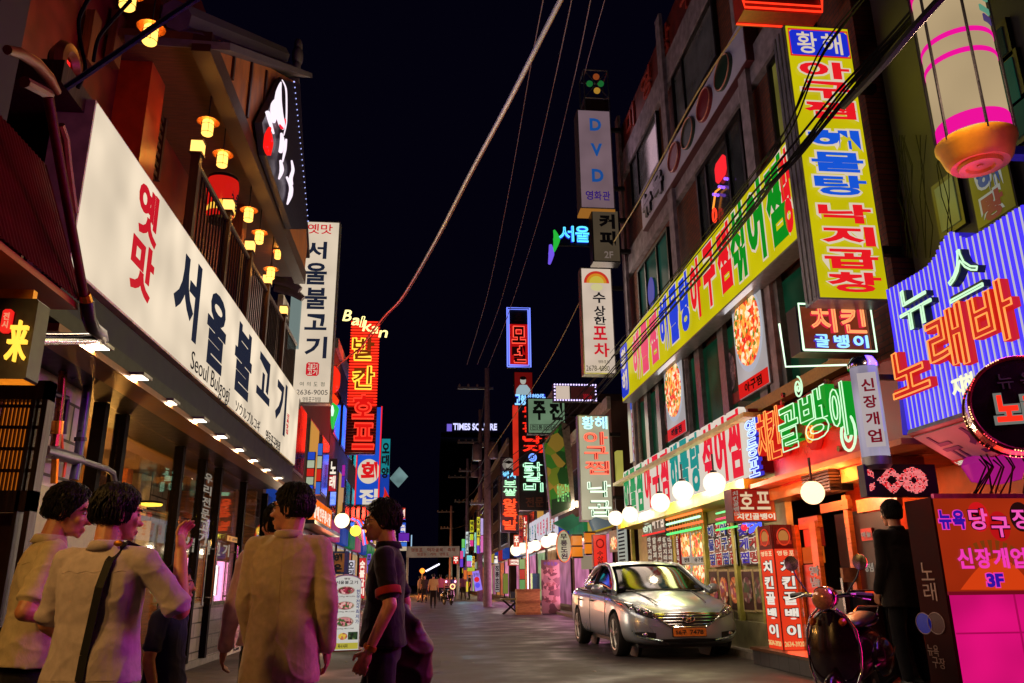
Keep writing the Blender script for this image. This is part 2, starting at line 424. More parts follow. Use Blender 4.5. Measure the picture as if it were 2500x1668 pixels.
mk = MB(); mk.box((-3.42, -2, 0), (-3.3, 60, .1)); struct('kerb_left', mk, M_KERB)
mk = MB(); mk.box((4.72, -2, 0), (4.84, 60, .1)); struct('kerb_right', mk, M_KERB)
struct('pavement_left', MB().box((-6, -2, 0), (-3.42, 60, .096)), M_CONC)
struct('pavement_right', MB().box((4.84, -2, 0), (8, 60, .096)), M_CONC)
tag(MB().disc(frU(0), -.9, 9.6, .33, .33, .002, .008, 32).build('manhole_cover', pm('cast iron', (60, 56, 52), .5, .7, .4, 60)), 'round iron manhole cover set in the asphalt between the people and the car', 'manhole cover')
M_PATCH = pm('newer asphalt patch', (44, 42, 41), .7, 0, .3, 30, .3)
mp_ = MB(); mp_.add([(-2.6, 12.2, .004), (.19, 12.0, .004), (.22, 13.1, .004), (-2.6, 13.2, .004)], [(0, 1, 2, 3)]); struct('road_patch', mp_, M_PATCH)
ml = MB()
rr = random.Random(3)
for i in range(70):
    y = rr.uniform(7, 30); x = rr.uniform(-2.6, 3.4); a = rr.uniform(0, 6.28); s = rr.uniform(.015, .05)
    ml.add([(x + s * math.cos(a + k * 1.57), y + s * math.sin(a + k * 1.57) * .6, .004 + .006 * (k % 2)) for k in range(4)], [(0, 1, 2, 3)])
tag(ml.build('litter', pm('paper scraps', (150, 140, 125), .8)), kind='stuff')

# ================================================================== left: the restaurant
XS = -2.6                                     # plane of the white fascia sign
FL = frL(XS)
sb = FL.quad((237, 243), (728, 962), (723, 1142), (173, 647))
LZ0, LZ1, LY0, LY1 = sb[1], sb[3], sb[0], sb[2]
M_SIGNWHITE = em((242, 222, 194), .92, .2)
M_IVORY = pm('ivory sign housing', (196, 182, 156), .5, 0, .05, 8)
sg = signbox('fascia_sign', 'long white backlit fascia sign with dark brush Korean letters over the restaurant front', FL, sb, .3, M_SIGNWHITE, M_IVORY, .02)
M_RED = em((225, 24, 44), .75, sample=False); M_NAVY = em((36, 44, 66), .6, sample=False); M_INK = em((24, 26, 34), .5, sample=False)
NP = [('옛', 333, 389, 450, 592, M_RED), ('맛', 315, 376, 582, 728, M_RED), ('서', 423, 489, 605, 820, M_NAVY), ('울', 503, 552, 712, 908, M_NAVY), ('불', 571, 615, 795, 972, M_NAVY), ('고', 627, 661, 869, 980, M_NAVY), ('기', 672, 699, 922, 1058, M_NAVY)]
for ch, xl, xr, yt, yb, mt in NP:
    T(sg, FL, ch, FL.bx(xl, xr, yt, yb), mt, .002, off=.035, gap=0, shear=-.05)
def strip(fr, x0, y0, x1, y1, h0):
    """box along a receding line of writing: left and right pixel, height in metres"""
    a = fr.uv(x0, y0); b = fr.uv(x1, y1); return a[0], (a[1] + b[1]) / 2 - h0 / 2, b[0], (a[1] + b[1]) / 2 + h0 / 2
T(sg, FL, 'Seoul Bulgogi', strip(FL, 465, 886, 559, 968, .26), M_INK, .002, off=-.005, whole=True)
T(sg, FL, 'ソウルプルコギ', strip(FL, 574, 992, 634, 1040, .17), M_INK, .002, off=0, whole=True)
T(sg, FL, '영등포구청점', strip(FL, 648, 1064, 683, 1092, .2), M_INK, .002, off=.01, whole=True)
T(sg, FL, '진짜맛집', FL.bx(699, 704, 1008, 1062), M_RED, .002, vert=True)
M_OLIVE = pm('olive cabinet paint', (140, 136, 92), .45, .1, .05, 10)
# building: walls, soffit, balcony
rb = thing('restaurant_building', 'dark red and timber restaurant building with tiled gable behind the white fascia sign', 'building', (-4.5, 11, 0))
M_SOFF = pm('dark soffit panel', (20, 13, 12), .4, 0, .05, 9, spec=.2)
ZS = LZ0 - .42
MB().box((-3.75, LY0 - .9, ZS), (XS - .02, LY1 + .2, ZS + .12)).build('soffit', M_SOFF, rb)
MB().box((XS - .28, LY0 + .02, ZS - .06), (XS - .02, LY1 + .25, ZS - .002)).build('soffit_rim', pm('brown fascia rim', (120, 80, 40), .4, .4, .05, 10), rb)
fb = MB(); fb.box((XS - .2, LY0 + .02, ZS + .122), (XS - .05, LY1 + .1, LZ0 - .03)); fb.build('fascia_band', pm('glossy purple band', (24, 10, 40), .4, 0, .02, 4, .3, spec=.12), rb)
MB().box((XS - .9, LY0 + .15, LZ0 - .002), (XS - .32, LY1, LZ1 - .1)).build('sign_backing', M_DARKMETAL, rb)
MB().box((-8, LY0 - 1.2, LZ0 + .1), (-3.55, 16.6, 9.5)).build('wall', M_REDWALL, rb)
MB().box((-3.55, LY0 - .4, LZ1 - .12), (XS - .08, 16.4, LZ1 + .06)).build('balcony_floor', M_DWOOD, rb)
# downlights in the soffit
def downlight(x, y, i):
    p = atZ(x, y, ZS); r = thing('downlight', ['square recessed downlight over the brick pillar', 'square recessed downlight above the first dark window', 'square recessed downlight above the second dark window', 'square recessed downlight above the glass door', 'square recessed downlight over the exhaust pipes', 'square recessed downlight over the tiled counter', 'square recessed downlight above the man in glasses', 'square recessed downlight above the beige jacket', 'last square recessed downlight at the far end of the soffit'][i], 'downlight', p, 'downlights in the soffit')
    MB().box((p.x - .11, p.y - .11, ZS - .015), (p.x + .11, p.y + .11, ZS + .01)).build('trim', M_LIGHTMETAL, r)
    MB().box((p.x - .085, p.y - .085, ZS - .02), (p.x + .085, p.y + .085, ZS - .0155)).build('lamp', em((255, 236, 208), 5), r)
    lamp(r, 'AREA', (p.x, p.y, ZS - .03), (255, 222, 180), 16 if i < 2 else 6, (.16, .16), (0, 0, -1))
for i, q in enumerate([(230, 842), (331, 918), (405, 980), (481, 1024), (534, 1064), (577, 1096), (613, 1122), (645, 1145), (675, 1165)]): downlight(*q, i)
# ground floor: pillar, dark mullions, glass, interior
XG = -3.3
FG = frL(XG)
pil = thing('block_pillar', 'pillar of large pale stone blocks carrying the gas pipes', 'pillar', (XG, 6.6, 0))
M_BLOCK = brickmat('white block masonry', (220, 210, 196), (200, 190, 176), (80, 70, 60), .52, .34, .014, 'YZ', .7, .8)
a = FG.uv(62, 1000)[0]; b_ = FG.uv(196, 1000)[0]
MB().box((XG - .5, a, 0), (XG, b_, ZS)).build('blocks', M_BLOCK, pil)
PY1 = b_
def mullion(y, w_=.1): return MB().box((XG - .06, y - w_ / 2, .1), (XG + .06, y + w_ / 2, ZS - .01))
sf = thing('glass_shopfront', 'dark framed glass shopfront of the restaurant with handles and window lettering', 'shopfront', (XG, 10, 0))
ys = [FG.uv(x, 1300)[0] for x in (205, 262, 418, 478, 520, 585, 640, 690)]
M_FRAME = pm('dark bronze frame', (11, 8, 7), .6, 0, .03, 20, spec=.04)
for y in ys: mullion(y).build('mullion', M_FRAME, sf)
M_GLASS = glassmat('window glass', (235, 238, 235), 0.0)
for i in range(len(ys) - 1):
    y0, y1 = ys[i] + .06, ys[i + 1] - .06
    lo = .12 if i != 3 else .9
    MB().box((XG - .006, y0, lo), (XG + .006, y1, ZS - .01)).build('pane', M_GLASS, sf)
for x in (483, 508, 562):
    u = FG.uv(x, 1400)
    MB().tube([(XG + .09, u[0], .85), (XG + .09, u[0], 1.75)], .02, 8).tube([(XG, u[0], .95), (XG + .09, u[0], .95)], .012, 6).tube([(XG, u[0], 1.65), (XG + .09, u[0], 1.65)], .012, 6).build('handle', M_CHROME, sf)
M_LET = em((215, 200, 180), .35, sample=False)
T(sf, FG, '서울불고기', FG.bx(430, 562, 1318, 1352), M_LET, .008, gap=.25)
T(sf, FG, '우리전문고기', FG.bx(480, 500, 1150, 1330), M_LET, .07, vert=True, gap=.2)
rm = thing('restaurant_room', 'warm timber dining room seen through the restaurant glass', 'room interior', (-6, 10, 0))
M_INW = pm('warm timber lining', (150, 84, 34), .5, 0, .2, 5, .4, stretch=(1, 1, 7))
MB().box((-7.6, LY0 - .3, .05), (-7.5, LY1 + 1, ZS)).build('rear_wall', M_INW, rm)
MB().box((-7.5, LY1 + .6, .05), (XG - .1, LY1 + .7, ZS)).build('end_wall', pm('timber plank wall', (120, 74, 40), .5, 0, .3, 4, .5, stretch=(1, 1, 10)), rm)
MB().box((-7.5, LY0 - .4, .05), (XG - .5, LY0 - .3, ZS)).build('end_wall', M_INW, rm)
MB().box((-7.5, LY0 - .3, .04), (XG - .08, LY1 + .6, .1)).build('room_floor', M_DWOOD, rm)
MB().box((-7.5, LY0 - .3, ZS), (-3.76, LY1 + .6, ZS + .05)).build('room_ceiling', pm('room ceiling', (120, 90, 60), .7), rm)
FI = frL(-4.3)
M_LITC = em((255, 132, 36), .95, .15)  # glow put into the columns and lintel to brighten the room
def inner(x0, x1, y0, y1, mt, name, w1=.1, X=None):
    fr = frL(X or -4.3); q = fr.bx(x0, x1, y0, y1); MB().fbox(fr, *q[:2], 0, *q[2:], w1).build(name, mt, rm)
inner(437, 452, 1355, 1460, M_LITC, 'lit_column'); inner(520, 533, 1355, 1490, M_LITC, 'lit_column'); inner(502, 520, 1330, 1480, pm('orange plaster', (210, 120, 50), .6), 'column')
inner(536, 640, 1216, 1248, M_LITC, 'lit_lintel'); inner(545, 595, 1262, 1500, pm('inner plank door', (150, 84, 40), .5, 0, .4, 7, .5, stretch=(1, 1, 12)), 'inner_door'); inner(538, 545, 1250, 1500, M_WOOD, 'door_post'); inner(595, 640, 1250, 1500, M_DWOOD, 'door_post', .05)
inner(205, 258, 1000, 1250, pm('dim inner wall', (120, 84, 40), .6, 0, .2, 5), 'inner_wall', .03, -5.2); inner(268, 318, 980, 1300, M_DWOOD, 'inner_post', .06, -5.0); inner(320, 350, 1000, 1240, pm('pale inner column', (190, 180, 140), .5, 0, .1, 4), 'pale_column', .2, -4.9); inner(352, 412, 1000, 1300, M_BLOCK, 'inner_block_wall', .03, -5.1); inner(298, 312, 1060, 1260, pm('orange plaster', (210, 120, 50), .6), 'column', .08, -4.8); inner(330, 372, 1275, 1380, M_OLIVE, 'serving_cabinet', .2, -4.5)
for i, (x, y) in enumerate([(-4.5, 8.1), (-4.9, 9.0), (-4.4, 9.6), (-5.2, 10.2), (-4.6, 11.6), (-4.5, 13.6), (-5.5, 14.6)]):  # the far discs include extra lamps added to brighten the end wall
    r = thing('pendant_disc', 'yellow disc pendant lamp hanging inside the restaurant', 'pendant lamp', (x, y, ZS - .5), 'disc pendants inside the restaurant')
    MB().lathe([(.02, .06), (.2, .03), (.22, 0)], (x, y, ZS - .5), 20).build('lamp_shade', M_BLACK, r)
    MB().lathe([(.2, -.002), (.19, -.03)], (x, y, ZS - .5), 20).build('lamp', em((255, 205, 70), 3.5), r); lamp(r, 'POINT', (x, y, ZS - .95), (255, 176, 84), 62, (.1,))
    MB().tube([(x, y, ZS - .44), (x, y, ZS)], .008, 5).build('cord', M_BLACK, r)
# low tiled wall and counter inside the glass
lw = thing('tiled_counter', 'low white tile counter wall behind the door glass', 'counter', (XG - .25, 11.5, 0))
M_TILE = brickmat('white wall tile', (176, 166, 158), (150, 140, 134), (50, 44, 42), .42, .2, .01, 'YZ', .35, .6)
MB().box((XG - .4, ys[3] + .06, .1), (XG - .03, ys[5], .82)).build('tiles', M_TILE, lw)
MB().box((XG - .45, ys[3] + .06, .82), (XG - .02, ys[5], .88)).build('counter_top', M_CONC, lw)
for i, (yy, hh, cc) in enumerate([(ys[3] + .5, .26, (20, 60, 30)), (ys[3] + .72, .3, (30, 70, 40)), (ys[3] + .9, .27, (24, 50, 30)), (ys[3] + 1.15, .22, (150, 150, 150))]):
    tag(MB().lathe([(.03, 0), (.034, .02), (.034, hh * .6), (.014, hh * .75), (.014, hh)], (XG - .25, yy, .88), 14).build('bottle', pm('bottle glass %d' % i, cc, .1, 0, 0, 10, .1, coat=.6), smooth=True), ['short green bottle at the near end of the tiled counter', 'tall green bottle on the tiled counter', 'dark green bottle on the tiled counter', 'pale bottle at the far end of the tiled counter'][i], 'bottle', 'bottles on the tiled counter')
ps = FG.quad((548, 1510), (603, 1490), (600, 1583), (545, 1605))
pr = thing('menu_poster', 'white menu poster with two meat photos on the glass above the kerb', 'poster', FG.p(ps[0], ps[1], .01))
MB().fbox(FG, *ps[:2], .008, *ps[2:], .014).build('paper', pm('poster paper', (205, 190, 180), .6), pr)
M_MEAT = foodmat('meat print', [(120, 40, 50), (190, 110, 110), (90, 24, 36), (220, 170, 160)], 40, .15)
for q in ((.36, .3, .62, .86), (.7, .28, .97, .86)): MB().fbox(FG, *sub(ps, *q)[:2], .0145, *sub(ps, *q)[2:], .017).build('photo', M_MEAT, pr)
T(pr, FG, '서울불고기', sub(ps, .4, .08, .97, .22), M_INK, .016); T(pr, FG, '한우점심', sub(ps, .08, .1, .34, .2), M_INK, .016); T(pr, FG, '특선', sub(ps, .08, .4, .3, .6), M_INK, .016)
T(pr, FG, '15,000', sub(ps, .42, .88, .66, .95), M_INK, .016, whole=True); T(pr, FG, '18,000', sub(ps, .74, .88, .96, .95), M_INK, .016, whole=True)
# hanging exhaust pipes
def exhaust(x, y0, y1, label):
    t = FG.uv(x, y0); b = FG.uv(x, y1); X = XG - .5; k = X / XG
    ty, tz, by, bz = t[0] * k, CAMH + (t[1] - CAMH) * k, b[0] * k, CAMH + (b[1] - CAMH) * k
    r = thing('exhaust_pipe', label, 'exhaust pipe', (X, ty, bz), 'grill exhaust pipes')
    zs = [tz + .5, tz, tz - .25, tz - .5, (tz + bz) / 2, bz + .3]
    pts = []
    for i in range(40): t_ = i / 39; pts.append((X, ty + .04 * math.sin(t_ * 9), tz + .6 + (bz + .3 - tz - .6) * t_))
    MB().tube(pts, [.05 + .005 * (i % 2) for i in range(40)], 12).build('flexible_duct', M_LIGHTMETAL, r, smooth=True, angle=60)
    MB().lathe([(.06, .32), (.065, .3), (.055, .28), (.05, .1), (.075, .02), (.075, 0)], (X, ty, bz), 16).build('nozzle', M_CHROME, r)
    MB().lathe([(.072, 0), (.072, .05)], (X, ty, bz + .62), 16).build('collar', pm('copper collar', (190, 100, 40), .25, .9), r)
exhaust(437, 1180, 1385, 'flexible grill exhaust pipe hanging behind the dark glass'); exhaust(530, 1185, 1380, 'flexible grill exhaust pipe hanging beside the orange column')
tag(MB().tube([(XG - .5, ys[2], 2.12), (XG - .5, ys[5], 2.12)], .015, 8).build('pipe_rail', M_CHROME), 'thin steel rail between the two exhaust pipes', 'rail')
# no-smoking stickers
def sticker(x0, x1, y0, y1, lab):
    b = FG.bx(x0, x1, y0, y1); r = thing('no_smoking_sticker', lab, 'sticker', FG.p(b[0], b[1], .01), 'no smoking stickers')
    MB().fbox(FG, *b[:2], .0075, *b[2:], .01).build('backing', pm('yellow sticker', (220, 170, 50), .5), r)
    c = sub(b, .08, .2, .42, .8); u, v_ = (c[0] + c[2]) / 2, (c[1] + c[3]) / 2; q = min(c[2] - c[0], c[3] - c[1]) / 2
    MB().ring(FG, u, v_, q, q, q * .14, .011, 16).tube([FG.p(u - q * .7, v_ + q * .7, .011), FG.p(u + q * .7, v_ - q * .7, .011)], q * .12, 5).build('emblem', pm('sticker red', (190, 40, 20), .5), r)
    T(r, FG, '금연', sub(b, .48, .25, .95, .75), pm('sticker black', (30, 20, 16), .5), .0105)
sticker(553, 578, 1310, 1323, 'orange no smoking sticker on the wooden door'); sticker(334, 355, 1234, 1258, 'square yellow no smoking sticker on the dark glass')
# balcony railing
RL = thing('balcony_railing', 'dark balcony railing with thin bars above the white fascia sign', 'railing', (XS - .25, 9, LZ1))
XR = XS - .22
ry0 = frL(XR).uv(478, 420)[0]; ry1 = 16.2; rz = frL(XR).uv(690, 775)[1] - .05
MB().tube([(XR, ry0, rz), (XR, ry1, rz)], .035, 8).build('top_rail', M_DWOOD, RL); MB().tube([(XR, ry0, LZ1 + .15), (XR, ry1, LZ1 + .15)], .03, 8).build('bottom_rail', M_DWOOD, RL)
br = MB(); y = ry0
while y < ry1: br.tube([(XR, y, LZ1 + .15), (XR, y, rz)], .011, 5); y += .13
br.build('bars', M_DARKMETAL, RL)
FRL = frL(XR)
POSTS = [(480, 388), (556, 525), (608, 627), (651, 709), (691, 780)]
py = [FRL.uv(x, y_)[0] for x, y_ in POSTS]
for y in py: MB().box((XR - .05, y - .05, LZ1 + .06), (XR + .05, y + .05, rz + .1)).build('post', M_DWOOD, RL)
def postlamp(y, lab):
    r = thing('post_lamp', lab, 'lamp', (XR, y, rz + .1), 'cube lamps on the balcony posts')
    MB().box((XR - .075, y - .075, rz + .1), (XR + .075, y + .075, rz + .12)).box((XR - .08, y - .08, rz + .27), (XR + .08, y + .08, rz + .285)).box((XR - .03, y - .03, rz + .285), (XR + .03, y + .03, rz + .31)).build('cap', M_DWOOD, r)
    MB().box((XR - .065, y - .065, rz + .12), (XR + .065, y + .065, rz + .27)).build('lamp_glass', em((255, 190, 96), 2.2), r)
for i, y in enumerate(py): postlamp(y, ['cube lamp on the first balcony post beside the red pillar', 'cube lamp in front of the red paper lantern', 'cube lamp on the post left of the timber column', 'cube lamp on the post below the timber column', 'last cube lamp where the railing meets the tall white sign'][i])
# round lanterns under the eave
M_LAMP = emt((255, 190, 84), 3.4)
def lantern(x, y, X, lab, s=1.0):
    p = atX(x, y, X); r = thing('hanging_lantern', lab, 'lantern', p, 'glass lanterns under the eave'); s *= .64
    MB().lathe([(.085 * s, -.15 * s), (.1 * s, -.13 * s), (.1 * s, .12 * s), (.085 * s, .14 * s)], p, 20).build('lamp_glass', M_LAMP, r, smooth=True)
    MB().lathe([(.03 * s, .24 * s), (.06 * s, .19 * s), (.19 * s, .13 * s), (.2 * s, .115 * s), (.1 * s, .142 * s)], p, 24).build('brim', pm('brass brim', (170, 100, 40), .35, .6), r, smooth=True)
    lamp(r, 'POINT', p, (255, 160, 60), 12, (.04,))
    g = MB()
    for k in range(4):
        a = k * math.pi / 2 + .4; dx, dy = .107 * s * math.cos(a), .107 * s * math.sin(a); g.tube([p + V((dx, dy, -.15 * s)), p + V((dx, dy, .13 * s))], .005 * s, 4)
    for h in (-.12, .05): g.tube([p + V((.108 * s * math.cos(t * .3307), .108 * s * math.sin(t * .3307), h * s)) for t in range(20)], .005 * s, 4)
    g.build('cage', M_DARKMETAL, r); MB().tube([p + V((0, 0, .23 * s)), p + V((0, 0, .75))], .008, 5).build('cord', M_BLACK, r)
XLN = -2.7
for i, q in enumerate([(313, -2), (367, 85), (507, 312), (543, 390), (607, 525), (633, 580), (661, 668)]):
    lantern(*q, XLN, ['glass lantern cut off by the top of the picture', 'large glass lantern with a cable crossing it', 'glass lantern under the brass wall sconce', 'glass lantern above the red paper lantern', 'glass lantern right of the red paper lantern', 'glass lantern in front of the timber column', 'slim glass lantern on the far side of the timber column'][i])
lantern(678, 622, -2.75, 'small glass lantern at the far end under the gable', .8)
p = atX(491, 223, -3.1); r = thing('wall_sconce', 'bright brass wall sconce on the red corner pillar', 'wall lamp', p)
MB().lathe([(.05, -.12), (.075, -.1), (.085, .06), (.06, .09)], p, 14).build('lamp_glass', em((255, 214, 120), 5), r)
MB().box((p.x - .2, p.y - .03, p.z + .05), (p.x, p.y + .03, p.z + .09)).lathe([(.1, .07), (.02, .15)], p, 14).build('bracket', M_DARKMETAL, r)
p = atX(541, 488, -3.0); r = thing('paper_lantern', 'red paper lantern with black lettering behind the railing', 'lantern', p)
MB().lathe([(.15, -.3), (.19, -.22), (.22, .2), (.21, .28)], p, 24).build('paper', em((215, 26, 18), .85), r, smooth=True)
MB().lathe([(.16, -.34), (.16, -.3)], p, 20).build('bottom_rim', M_BLACK, r); MB().lathe([(.22, .28), (.2, .33)], p, 20).build('top_rim', M_BLACK, r)
MB().lathe([(.195, -.22), (.2, -.06)], p + V((.003, 0, 0)), 24).build('lit_band', em((255, 196, 70), 1.2), r)
T(r, Fr(p, (0.3, .95, 0), (.95, -.3, 0)), '福', (-.09, -.2, .09, .1), M_INK, .2)
# corner pillar, timber window, column
MB().box((-3.55, 8.05, LZ1 + .06), (-3.2, 8.5, 7.6)).build('corner_pillar', pm('red lacquer pillar', (150, 44, 16), .35, 0, .05, 6), rb)
MB().box((-3.15, 11.6, LZ1 + .06), (-2.95, 11.85, 7.2)).build('column', M_WOOD, rb)
FW = frL(-3.5); wb = FW.bx(318, 390, 170, 420)
wn = MB().fbox(FW, wb[0], wb[1], 0, wb[2], wb[3], .05).build('window', pm('timber shutter', (130, 78, 34), .5, 0, .2, 4, .3), rb)
ms = MB(); 
for k in range(9): v0 = wb[1] + (wb[3] - wb[1]) * (k + .2) / 9; ms.fbox(FW, wb[0] + .05, v0, .051, wb[2] - .05, v0 + .06, .08)
for u in (wb[0], wb[2] - .06): ms.fbox(FW, u, wb[1], .051, u + .06, wb[3], .1)
ms.build('frame', M_DWOOD, wn)
for x0 in (200, 262): 
    b = FW.bx(x0, x0 + 22, 20, 170); MB().fbox(FW, b[0], b[1], .0, b[2], b[3], .08).build('timber_brace', M_WOOD, rb)
# soffit under the gable, pediment, tiles
XP = -2.45
FP = frL(XP)
pz = FP.uv(522, 118)[1]; g0 = FP.uv(553, 102); g1 = FP.uv(735, 188); g2 = FP.uv(757, 590)
yl, yr = FP.uv(522, 115)[0], FP.uv(714, 589)[0] + 1.6
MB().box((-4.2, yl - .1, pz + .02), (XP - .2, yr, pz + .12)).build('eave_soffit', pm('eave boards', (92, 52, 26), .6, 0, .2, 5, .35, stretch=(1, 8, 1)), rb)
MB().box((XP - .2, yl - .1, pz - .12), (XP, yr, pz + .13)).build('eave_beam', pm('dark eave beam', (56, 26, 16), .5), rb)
poly = [(yl, pz + .131), (yr, pz + .131), (yr + .1, pz + .7), (g1[0], g1[1] - .15), (g0[0], g0[1])]
MB().prism(FP, poly, -.16, -.03).build('gable_boards', pm('gable boards', (150, 84, 34), .55, 0, .2, 5, .35, stretch=(1, 1, .4)), rb)
for k in range(1, 6):
    y = yl + (g1[0] - yl) * k / 6; t = (y - g0[0]) / (g1[0] - g0[0]); top = g0[1] + (g1[1] - .2 - g0[1]) * max(0, t)
    MB().fbox(FP, y, pz + .2, -.029, y + .06, top - .05, 0).build('gable_batten', M_DWOOD, rb)
M_ROOFT = pm('dark clay roof tile', (72, 62, 72), .55, 0, .2, 10, .3)
def slope(y0, z0, y1, z1, oh):
    n = 26; q = MB(); d = V((0, y1 - y0, z1 - z0)); L = d.length; d.normalize(); nn = V((0, -d.z, d.y)) if d.y > 0 else V((0, d.z, -d.y))
    for i in range(n):
        c = V((XP - .35, y0, z0)) + d * (L * (i + .5) / n) + nn * .1
        q.tube([c + V((-.35, 0, .02)), c + V((0, 0, .03)), c + V((oh + .34, 0, 0)), c + V((oh + .42, 0, -.06))], [.07, .07, .075, .06], 8)
    a, b = V((XP - .9, y0, z0)), V((XP - .9, y1, z1))
    ov = V((1.2 + oh, 0, -.03)); q.add([a, a + ov, b + ov, b, a + nn * .08, a + ov + nn * .08, b + ov + nn * .08, b + nn * .08], [(0, 1, 2, 3), (4, 5, 6, 7), (0, 1, 5, 4), (2, 3, 7, 6), (1, 2, 6, 5)])
    q.tube([a + nn * .3 + V((.55, 0, 0)), b + nn * .34 + V((.55, 0, 0))], .16, 8)
    return q
slope(g0[0] - .5, g0[1] - .45, g1[0], g1[1] + .02, -.1).build('gable_tiles', M_ROOFT, rb, smooth=True)
slope(g1[0], g1[1], g2[0] + .3, g2[1] - .2, -.34).build('gable_tiles', M_ROOFT, rb, smooth=True)
q = MB()
for k, (dz, rr_) in enumerate([(.15, .14), (.36, .2), (.58, .15)]): q.ball((XP - .1, g1[0] + .05, g1[1] + .1 + dz), rr_, 14, 9, (.5, .8, 1))
q.build('ridge_ornament', M_ROOFT, rb, smooth=True)
# lights strung along the gable's far edge
ls = thing('light_string', 'string of small blue white lights down the far edge of the gable', 'light string', FP.p(*g1))
q = MB(); c = MB()
for i in range(26):
    t = i / 25; q.ball(atX(718 + 34 * t, 200 + 340 * t, XP + .12), .014, 6, 4)
c.tube([atX(718, 200, XP + .12), atX(752, 540, XP + .12)], .007, 5)
q.build('bulbs', em((170, 180, 255), 1.5), ls); c.build('wire', M_WIRE, ls)
# the brush calligraphy sign on the gable
FQ = frL(XP + .12)
cb = FQ.quad((642, 200), (728, 200), (728, 500), (650, 500))
cs = thing('calligraphy_sign', 'white brush calligraphy with purple halo glowing on the dark gable', 'sign', FQ.p(cb[0], cb[1]))
u0, u1 = FQ.uv(640, 300)[0], FQ.uv(740, 400)[0]
MB().prism(FQ, [FQ.uv(*q) for q in ((690, 195), (733, 205), (752, 560), (712, 560), (650, 380), (640, 300))], -.1, 0).build('backing', pm('dark sign board', (24, 12, 40), .4), cs)
M_BRUSH = em((240, 222, 235), 1.3); glow(cs, FQ, FQ.bx(645, 725, 210, 490), (170, 120, 255), .5, .25)
SK = .26
def smooth_path(q, rs, n=6):
    o, r_ = [], []
    for i in range(len(q) - 1):
        p0, p1, p2, p3 = q[max(0, i - 1)], q[i], q[i + 1], q[min(len(q) - 1, i + 2)]
        for k in range(n): t = k / n; o.append(.5 * ((2 * p1) + (p2 - p0) * t + (2 * p0 - 5 * p1 + 4 * p2 - p3) * t * t + (3 * p1 - p0 - 3 * p2 + p3) * t ** 3)); r_.append(rs[i] + (rs[i + 1] - rs[i]) * t)
    return o + [q[-1]], r_ + [rs[-1]]
def stroke(par, fr, pts, rads, mat, w_=.07, name='stroke'):
    mb = MB(); mb.tube(*smooth_path([fr.p(*fr.uv(*q), w_) for q in pts], [r_ * SK for r_ in rads]), 8); return mb.build(name, mat, par, smooth=True)
stroke(cs, FQ, [(674, 200), (668, 225), (667, 265), (675, 300), (679, 315)], [.03, .16, .24, .2, .05], M_BRUSH)
stroke(cs, FQ, [(677, 195), (686, 215), (688, 250), (687, 300), (681, 330)], [.03, .05, .05, .05, .03], M_BRUSH)
stroke(cs, FQ, [(660, 243), (653, 255), (652, 280), (656, 296), (660, 275), (658, 262)], [.05, .1, .1, .1, .1, .04], M_BRUSH)
stroke(cs, FQ, [(640, 274), (647, 300), (655, 325)], [.12, .1, .06], M_BRUSH)
stroke(cs, FQ, [(675, 325), (677, 345), (673, 370)], [.06, .14, .12], M_BRUSH)
stroke(cs, FQ, [(687, 340), (684, 365), (678, 395)], [.06, .09, .04], M_BRUSH)
stroke(cs, FQ, [(673, 392), (676, 415), (669, 436)], [.07, .13, .05], M_BRUSH)
stroke(cs, FQ, [(701, 392), (704, 415), (699, 435), (703, 450)], [.05, .1, .12, .04], M_BRUSH)
stroke(cs, FQ, [(689, 433), (699, 455), (698, 475), (690, 498)], [.07, .12, .14, .05], M_BRUSH)
stroke(cs, FQ, [(671, 305), (677, 312), (683, 300), (684, 290)], [.05, .09, .08, .05], em((230, 20, 50), 1.2))
stroke(cs, FQ, [(646, 312), (640, 330), (637, 360), (641, 378)], [.08, .16, .16, .05], em((235, 22, 18), 1.3)); stroke(cs, FQ, [(648, 325), (650, 350), (646, 378)], [.06, .1, .06], em((235, 22, 18), 1.3))
# second dark eave at the near top
ne = MB()
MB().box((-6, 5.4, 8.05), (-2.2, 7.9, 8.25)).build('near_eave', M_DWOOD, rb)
for k in range(16): x = -5.8 + k * .24; ne.tube([(x, 5.3, 8.3), (x, 8.2, 8.75)], .09, 8)
for k in range(14): ne.disc(Fr((-2.18, 0, 0), (0, 1, 0), (1, 0, 0)), 5.5 + k * .2, 8.32, .085, .085, 0, .06, 12)
ne.build('near_eave_tiles', M_ROOFT, rb, smooth=True)
for i, (x, y) in enumerate([(440, 10), (455, 40), (452, 68)]):
    pass
# far tile brackets next to the tall white sign
fbk = MB()
for k in range(5):
    pnt = atX(700 + k * 8 - 14, 625 + k * 22, -2.9 - .02 * k); fbk.tube([pnt + V((-.4, 0, .1)), pnt, pnt + V((.2, 0, -.15))], [.1, .11, .07], 8)
fbk.build('far_eave_tiles', M_ROOFT, rb, smooth=True)

